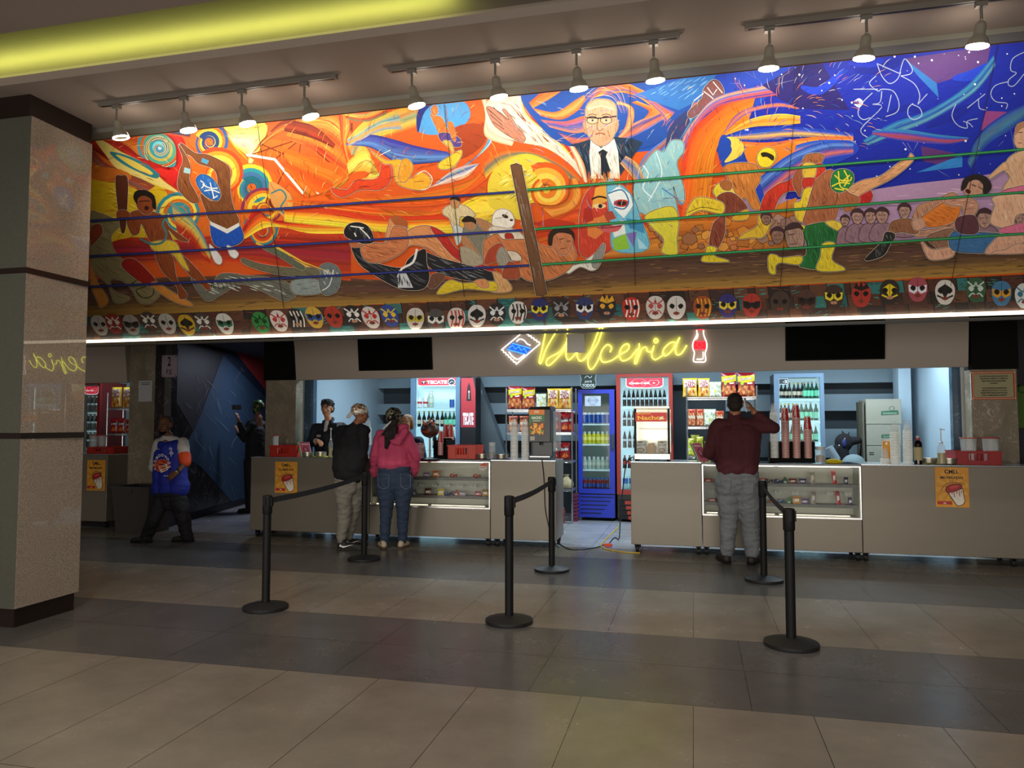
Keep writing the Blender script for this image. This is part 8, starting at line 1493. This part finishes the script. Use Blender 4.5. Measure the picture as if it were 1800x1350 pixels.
sheet('name_tag', None, None, F.o+p(556, 768, -.20), .07, .03, lambda c: (c.ell(.5, .5, .5, .5, 'd8d0b8'), c.ell(.5, .5, .42, .38, '2c3040'), c.line('.25,.5 .75,.5', .2, 'd0c8a8')), parent=t); sheet('printed_badge', None, None, F.o+p(592, 750, -.14), .085, .06, lambda c: (c.poly('0,0 1,0 1,1 0,1', 'b0bcd0'), [c.line([(.08, .15+.18*k), (.92, .15+.18*k)], .06, '38486c') for k in range(5)]), parent=t)
# ---------------------------------------------------------------- F: fair-haired server
F = Fig('fair-haired server with red lipstick in navy, half hidden behind the woman in pink', 715, 9.70); p = F.p; t = F.t
hc = p(715, 744); hp, K, R = head_prims(hc, (.05, -.99, -.05), .95); nk = p(717, 762); sL, sR = p(700, 778), p(737, 776); hL, hR = p(707, 850), p(730, 850); sk = skin('c8906c')
bones = hp+[('c', nk, .046, hc+Vector((0, 0, -.06)), .044), ('c', nk, .05, p(719, 810), .07), ('c', p(719, 810), .07, p(719, 850), .07), ('c', sL, .04, p(694, 806), .034), ('c', p(694, 806), .034, p(704, 826, -.2), .024), ('c', sR, .04, p(744, 806), .034), ('c', p(744, 806), .034, p(732, 826, -.2), .024)]+hand_prims(p(704, 826, -.2), (.3, -.8, 0), (0, 0, -1), (1, 0, 0), .9)+hand_prims(p(732, 826, -.2), (-.3, -.8, 0), (0, 0, -1), (-1, 0, 0), .9)
for h_ in (hL, hR): bones += [('c', h_, .08, Vector((h_.x, h_.y, .5)), .05), ('c', Vector((h_.x, h_.y, .5)), .05, Vector((h_.x, h_.y, .09)), .035)]
flesh('body', bones, sk, t, .0075, 2); face(t, K, R, .95, hair='3c2818', lip='a82c34')
flesh('jacket', [('c', p(720, 786), .11, p(720, 842), .12), ('c', sL, .07, sR, .07), ('c', p(711, 788), .11, p(712, 840), .12), ('c', p(729, 788), .11, p(727, 840), .12), ('c', sL, .065, p(694, 806), .055), ('c', p(694, 806), .052, p(704, 826, -.16), .04), ('c', sR, .065, p(744, 806), .055), ('c', p(744, 806), .052, p(732, 826, -.16), .04)], mat('navy_jersey', '1c2438', .8, bump=.2), t, .009, 4, .006, (9, 9, 16), 9)
flesh('trousers', [('c', hL+Vector((0, 0, .05)), .11, Vector((hL.x, hL.y, .12)), .07), ('c', hR+Vector((0, 0, .05)), .11, Vector((hR.x, hR.y, .12)), .07)], m_tr, t, .012, 2)
for h_ in (hL, hR): shoe(t, (h_.x, h_.y+.08, 0), (0, -1), .25, '18110e', '0c0a08')
flesh('hair', [('e', K(0, -.03, .045), (.085, .092, .082), R), ('e', K(0, -.055, -.02), (.086, .065, .09), R), ('c', K(.075, .0, .03), .022, K(.082, -.01, -.09), .018), ('c', K(-.075, .0, .03), .022, K(-.082, -.01, -.07), .018)], mat('fair_hair', '8c6c48', .6, noise=.3, nscale=40, bump=.4, bscale=80, stretch=(5, 5, 1)), t, .008, 1, .004, (50, 50, 10))
# ---------------------------------------------------------------- G: dark figure in the corridor
F = Fig('shadowed person in black with a green patterned mask, raising a phone in the corridor', 448, 11.35); p = F.p; t = F.t
hc = p(453, 716); hp, K, R = head_prims(hc, (-.95, -.3, 0), 1.05); nk = p(454, 735); sL, sR = p(441, 748, -.12), p(460, 748, .12); eL, wL = p(428, 762, -.25), p(419, 738, -.4); eR, wR = p(430, 772, .1), p(418, 760, .0); hL, hR = p(441, 812, -.08), p(456, 812, .08)
bones = hp+[('c', nk, .05, hc+Vector((0, 0, -.06)), .05), ('c', nk, .07, p(449, 800), .12), ('c', sL, .05, eL, .038), ('c', eL, .038, wL, .026), ('c', sR, .05, eR, .038), ('c', eR, .038, wR, .026)]+hand_prims(wL, (-.3, 0, 1), (-1, 0, 0), (0, 1, 0), 1)+hand_prims(wR, (-.3, 0, .9), (-1, 0, 0), (0, 1, 0), 1)
for h_ in (hL, hR): bones += [('c', h_, .085, Vector((h_.x, h_.y, .5)), .055), ('c', Vector((h_.x, h_.y, .5)), .055, Vector((h_.x, h_.y, .09)), .038)]
flesh('body', bones, skin('6c4630'), t, .009, 2)
m_bk = mat('black_coat', '0a0a0d', .8)
flesh('coat', [('c', sL, .09, sR, .09), ('c', p(449, 760), .16, p(449, 815), .17), ('c', sL, .085, eL, .065), ('c', eL, .06, wL+(eL-wL)*.2, .045), ('c', sR, .085, eR, .065), ('c', eR, .06, wR+(eR-wR)*.2, .045)], m_bk, t, .011, 4, .008, (8, 8, 14))
flesh('trousers', [('c', hL, .12, Vector((hL.x, hL.y, .12)), .08), ('c', hR, .12, Vector((hR.x, hR.y, .12)), .08)], m_bk, t, .012, 3)
flesh('mask', [('e', K(0, -.005, .03), (.086, .102, .102), R), ('e', K(0, .025, -.04), (.066, .07, .08), R)], foil('mask_green', '0c140c', '1c3418', '4c7c3c'), t, .009, 1, .004)
for h_ in (hL, hR): shoe(t, (h_.x, h_.y, 0), (-1, -.2), .27, '0c0c0e', '08080a')
ph = MB().box((-.075, -.006, -.04), (.075, .006, .04), bev=.003).box((-.06, -.009, -.03), (-.03, -.0061, .03)).build('mobile_phone', mat('phone_dark', '16181c', .25)); ph.location = F.o+p(416, 716, -.42); ph.rotation_euler = (.1, .0, .2); tag(ph, 'dark phone with camera raised by the masked person in the corridor', 'phone')
# ---------------------------------------------------------------- horned toy at the back right
Y = 11.3; o0 = at(1488, 812, Y); t = thing('horned_toy', 'black horned plush figure with a blue face sitting beside the carton stack', 'toy', (o0.x, Y, .9)); q = lambda x, y, d=0: at(x, y, Y+d)-t.location
m_ps = mat('black_plush', '0c0c10', .9)
flesh('toy_body', [('e', q(1483, 778), (.12, .1, .13)), ('c', q(1478, 790), .1, q(1480, 808), .11), ('c', q(1492, 776), .07, q(1508, 774), .05), ('c', q(1486, 770), .03, q(1480, 756), .006), ('c', q(1489, 770), .025, q(1493, 759), .006), ('c', q(1472, 790), .07, q(1468, 808), .08)], m_ps, t, .012, 2)
flesh('toy_face', [('e', q(1484, 779, -.09), (.035, .03, .06))], mat('toy_blue', '20285c', .5), t, .009, 1)
MB().ball(q(1475, 783, -.11), .009).ball(q(1485, 771, -.125), .007).build('toy_eyes', m_white, t, smooth=True)
o = MB().ball((0, 0, .0), (.16, .12, .15), 18, 10).build('grey_sack', mat('sack_grey', '6c7c80', .7, noise=.1, bump=.3), loc=at(1500, 800, 11.08), smooth=True); o.location.z = .935; tag(o, 'round pale grey sack in front of the horned toy', 'sack')
o = MB().cyl((0, 0, 0), (.1, 0, -.18), .055, .055, 16).build('paper_roll', mat('roll_grey', '78848c', .6), loc=at(1457, 786, 11.15), smooth=True); tag(o, 'pale grey roll leaning left of the horned toy', 'roll')
tb2 = MB().box((at(1458, 800, 11).x, 10.95, .74), (at(1519, 800, 11).x-.03, 11.55, .78)).box((at(1458, 800, 11).x+.02, 11.0, 0), (at(1458, 800, 11).x+.06, 11.04, .74)).box((at(1519, 800, 11).x-.1, 11.0, 0), (at(1519, 800, 11).x-.06, 11.04, .74)).build('storage_table', m_dark); tag(tb2, 'dark low table at the back right carrying the horned toy', 'table')
# ================================================================ STANCHIONS, BIN, CABLES
m_post = mat('stanchion_black', '0c0c0d', .6, spec=.3); m_belt = mat('belt_webbing', '23262e', .8); m_base = mat('stanchion_base', '1a1a1b', .5)
def stan(bx, by, topy, lab, grp='belt barrier posts', r=.032):
    g = fl(bx, by); t = thing('barrier_post', lab, 'barrier post', (g.x, g.y, 0), group=grp); h = at(bx, topy, g.y).z
    MB().lathe([(0, .001), (.178, .001), (.18, .006), (.18, .026), (.17, .03), (.05, .052), (.04, .055), (0, .055)], (0, 0, 0), 40, cap=False).build('base', m_base, t, smooth=True)
    MB().lathe([(r, .0555), (r, h-.155), (0, h-.155)], (0, 0, 0), 24, cap=False).build('pole', m_post, t, smooth=True)
    MB().lathe([(r*1.05, h-.154), (r*1.2, h-.145), (r*1.2, h-.012), (r*1.1, h-.004), (r*.6, h), (0, h)], (0, 0, 0), 24, cap=False).box((-.012, -.047, h-.085), (.012, -.038, h-.015)).box((.036, -.014, h-.09), (.047, .014, h-.02)).build('belt_head', m_post, t, smooth=True)
    return t, Vector((g.x, g.y, h))
A1, a1 = stan(467, 1070, 870, 'black barrier post nearest the granite pillar, front row'); A2, a2 = stan(640, 984, 829, 'black barrier post between the two customers at the left counter')
B1, b1 = stan(895, 1094, 871, 'black barrier post in the middle of the front row'); B2, b2 = stan(970, 1003, 838, 'black barrier post in front of the gap between the counters')
C1, c1 = stan(1391, 1135, 893, 'black barrier post at the right end of the front row, tilted head', r=.033); C2, c2_ = stan(1343, 1021, 845, 'black barrier post beside the man in maroon')
def belt(p, q, lab):
    n = 16; vs = []; d = (q-p).normalized(); p = p+d*.045; q = q-d*.045; s = Vector((d.y, -d.x, 0)).normalized()*.001
    for i in range(n): t_ = i/(n-1); c = p*(1-t_)+q*t_+Vector((0, 0, -.05-.02*math.sin(PI*t_))); vs += [c+Vector((0, 0, .024))+s, c-Vector((0, 0, .024))+s, c-Vector((0, 0, .024))-s, c+Vector((0, 0, .024))-s]
    fs = []
    for i in range(n-1):
        for k in range(4): a = i*4+k; b = i*4+(k+1) % 4; fs.append((a, b, b+4, a+4))
    fs += [(0, 1, 2, 3), ((n-1)*4, (n-1)*4+1, (n-1)*4+2, (n-1)*4+3)]
    tag(MB().add(vs, fs).build('barrier_belt', m_belt), lab, 'barrier belt', 'retractable belts between barrier posts')
belt(a1, a2, 'dark belt stretched between the two left barrier posts'); belt(b1, b2, 'dark belt stretched between the two middle barrier posts'); belt(c1, c2_, 'dark belt stretched between the two right barrier posts')
# waste bin
p = fl(232, 937); t = thing('waste_bin', 'tall dark grey rectangular waste bin beside the side kiosk', 'bin', (p.x+.0, p.y+.2, 0)); w, w2, d, h = .27, .33, .2, .63
m_bin = mat('bin_grey', '403c3a', .6)
MB().add([(-w, -d, .001), (w, -d, .001), (w, d, .001), (-w, d, .001), (-w2, -d*1.2, h), (w2, -d*1.2, h), (w2, d*1.2, h), (-w2, d*1.2, h), (-w+.01, -d+.01, .015), (w-.01, -d+.01, .015), (w-.01, d-.01, .015), (-w+.01, d-.01, .015), (-w2+.012, -d*1.2+.012, h), (w2-.012, -d*1.2+.012, h), (w2-.012, d*1.2-.012, h), (-w2+.012, d*1.2-.012, h)],
    [(0, 1, 2, 3), (0, 1, 5, 4), (1, 2, 6, 5), (2, 3, 7, 6), (3, 0, 4, 7), (8, 9, 10, 11), (8, 9, 13, 12), (9, 10, 14, 13), (10, 11, 15, 14), (11, 8, 12, 15), (4, 5, 13, 12), (5, 6, 14, 13), (6, 7, 15, 14), (7, 4, 12, 15)]).build('bin_body', m_bin, t)
MB().box((-w2-.012, -d*1.2-.012, h-.02), (w2+.012, -d*1.2, h+.006)).box((-w2-.012, d*1.2, h-.02), (w2+.012, d*1.2+.012, h+.006)).box((-w2-.012, -d*1.2, h-.02), (-w2, d*1.2, h+.006)).box((w2, -d*1.2, h-.02), (w2+.012, d*1.2, h+.006)).build('rim', m_bin, t)
MB().prism([(-.05, h-.02), (.05, h-.02), (.04, h-.07), (.0, h-.08), (-.04, h-.07)], -d*1.2-.014, -d*1.2-.001).build('handle_lip', m_bin, t)
t.rotation_euler = (0, 0, -.08)
# cables
def cable(name, lab, pts, col, r=.006):
    q = smooth([tuple(v) for v in pts], False, 6); tag(MB().tube([Vector(v) for v in q], r, 7).build(name, mat('cable_'+col, col, .5), smooth=True), lab, 'cable')
zf = .0075
f_ = lambda x, y: (*fl(x, y)[:2], zf)
cable('extension_cord', 'yellow extension cord looping on the floor between the counters', [(at(1085, 918, 10.9).x, 10.95, zf), f_(1086, 928), f_(1078, 936), f_(1062, 952), f_(1056, 960), f_(1068, 967), f_(1100, 972), f_(1125, 973)], 'c8a830', .007)
cable('black_cable', 'black cable running over the floor from the left counter to the orange plug', [f_(1062, 958), f_(1050, 963), f_(1020, 967), f_(1000, 966), f_(985, 958), f_(980, 953)], '121212', .006)
cable('black_cable', 'black cable dropping from behind the nachos warmer to the floor', [at(1113, 803, 8.84), at(1101, 815, 8.82)+Vector((0, 0, 0)), (at(1094, 850, 9.3).x, 9.3, .65), (at(1090, 900, 9.6).x, 9.6, .25), (at(1088, 930, 9.7).x, 9.7, .03), (*f_(1080, 946)[:2], zf), f_(1068, 960)], '161616', .007)
cable('black_cable', 'thin black cable hanging down the counter below the cheese dispenser', [at(952, 806, 8.84), at(955, 830, 8.845), at(957, 860, 8.845), at(958, 890, 8.845), at(962, 915, 8.845), (at(972, 940, 8.84).x, 8.84, .10), (at(982, 952, 8.95).x, 8.95, .012)], '161616', .005)
p = fl(1069, 962); t = thing('plug_socket', 'orange plug connector where the yellow and black cables meet', 'plug', (p.x, p.y, 0)); MB().box((-.05, -.022, .0085), (.05, .022, .045), bev=.008).build('connector', mat('plug_orange', 'd84818', .5), t)
o = MB().box((0, 0, 0), (.12, .01, .42)).ball((.06, 0, .45), (.06, .06, .05)).build('green_shirt_sliver', mat('shirt_green', '4c6c2c', .8), loc=at(1790, 752, 9.8)); tag(o, 'sliver of someone in a green shirt past the right pier', 'garment')  # blob standing in for a person in green, mostly hidden by the pier
# ================================================================ LIGHTS AND CAMERA
def area(name, loc, rot, sx, sy_, power, col, spread=180, shape='RECTANGLE'):
    l = bpy.data.lights.new(name, 'AREA'); l.shape = shape; l.size = sx; l.size_y = sy_; l.energy = power; l.color = col; l.spread = math.radians(spread)
    o = bpy.data.objects.new(name, l); C.objects.link(o); o.location = loc; o.rotation_euler = rot; return o
def spot(name, loc, target, power, col, ang=110, blend=.6, r=.04):
    l = bpy.data.lights.new(name, 'SPOT'); l.energy = power; l.color = col; l.spot_size = math.radians(ang); l.spot_blend = blend; l.shadow_soft_size = r
    o = bpy.data.objects.new(name, l); C.objects.link(o); o.location = loc; o.rotation_euler = (Vector(target)-Vector(loc)).to_track_quat('-Z', 'Y').to_euler(); return o
WARM = (1, .93, .83)
for x in lampx+[3.6, -6.6]:
    spot('spot_light', (x, TY+.11, HCL-.30), (x+.15, 6.1, 3.0), 15 if x > -5 else 22, (1, .92, .8), 150, .5)
for x in lampx:
    l = bpy.data.lights.new('ceiling_halo_fill', 'POINT'); l.energy = 1.6; l.color = (1, .88, .74); l.shadow_soft_size = .03; o = bpy.data.objects.new('ceiling_halo_fill', l); C.objects.link(o); o.location = (x, TY+.16, HCL-.20)  # added point lights brighten the ceiling round the lamps, no real source
# cove strip
area('cove_light', (-5.2, 4.45, HCL+.09), (PI, 0, 0), 7.4, .04, 28, (.80, .95, .18))
# lobby lights behind and above the viewer
for x, y, p in ((-6.5, .6, 22), (-2.5, -1.2, 50), (1.5, -1.2, 65), (5, -1.2, 50), (1.2, 2.2, 34), (-3.4, 2.6, 40)):
    area('lobby_light', (x, y, 3.97), (0, 0, 0), .3, .3, p, WARM, 160)
area('corridor_light', (-6.9, 11.8, 2.75), (0, 0, 0), .5, .5, 30, (.75, .8, 1))
area('rear_fill_light', (-1.5, -3.9, 1.2), (PI/2, 0, 0), 13, 2.0, 560, (1, .95, .88), 180)  # added soft fill from behind the viewer, no doorway is built there
# kiosk lights
for x in (-3.6, -.6, 2.0):
    area('kiosk_light', (x, 10.5, 2.74), (0, 0, 0), 1.6, .25, 74, (.7, .88, 1))
area('side_kiosk_light', (-8.9, 10.4, 2.7), (0, 0, 0), .8, .2, 12, (.7, .9, 1))
# glow of the strip on the tiles in front of the counters
area('strip_glow', (-1.5, yb-.03, zb-.06), (math.radians(24), 0, 0), 13, .03, 30, (1, .93, .8), 120)
w = bpy.data.worlds.new('world'); bpy.context.scene.world = w; w.use_nodes = True; bg = w.node_tree.nodes['Background']; bg.inputs[0].default_value = (.9, .8, .7, 1); bg.inputs[1].default_value = .05
cam = bpy.data.cameras.new('camera'); cam.sensor_width = 36; cam.lens = FPX/1800*36; cam.clip_end = 100; cam.clip_start = .05
co = bpy.data.objects.new('camera', cam); C.objects.link(co); co.matrix_world = Matrix((CR, CU, -CD)).transposed().to_4x4(); co.location = EYE; bpy.context.scene.camera = co
sc = bpy.context.scene; sc.view_settings.view_transform = 'Standard'; sc.view_settings.look = 'None'; sc.view_settings.exposure = 0; sc.view_settings.gamma = 1
sc.cycles.use_denoising = True; sc.cycles.max_bounces = 6; sc.cycles.diffuse_bounces = 3; sc.cycles.glossy_bounces = 3; sc.cycles.transmission_bounces = 6; sc.cycles.transparent_max_bounces = 24; sc.cycles.caustics_reflective = False; sc.cycles.caustics_refractive = False; sc.cycles.sample_clamp_indirect = 5
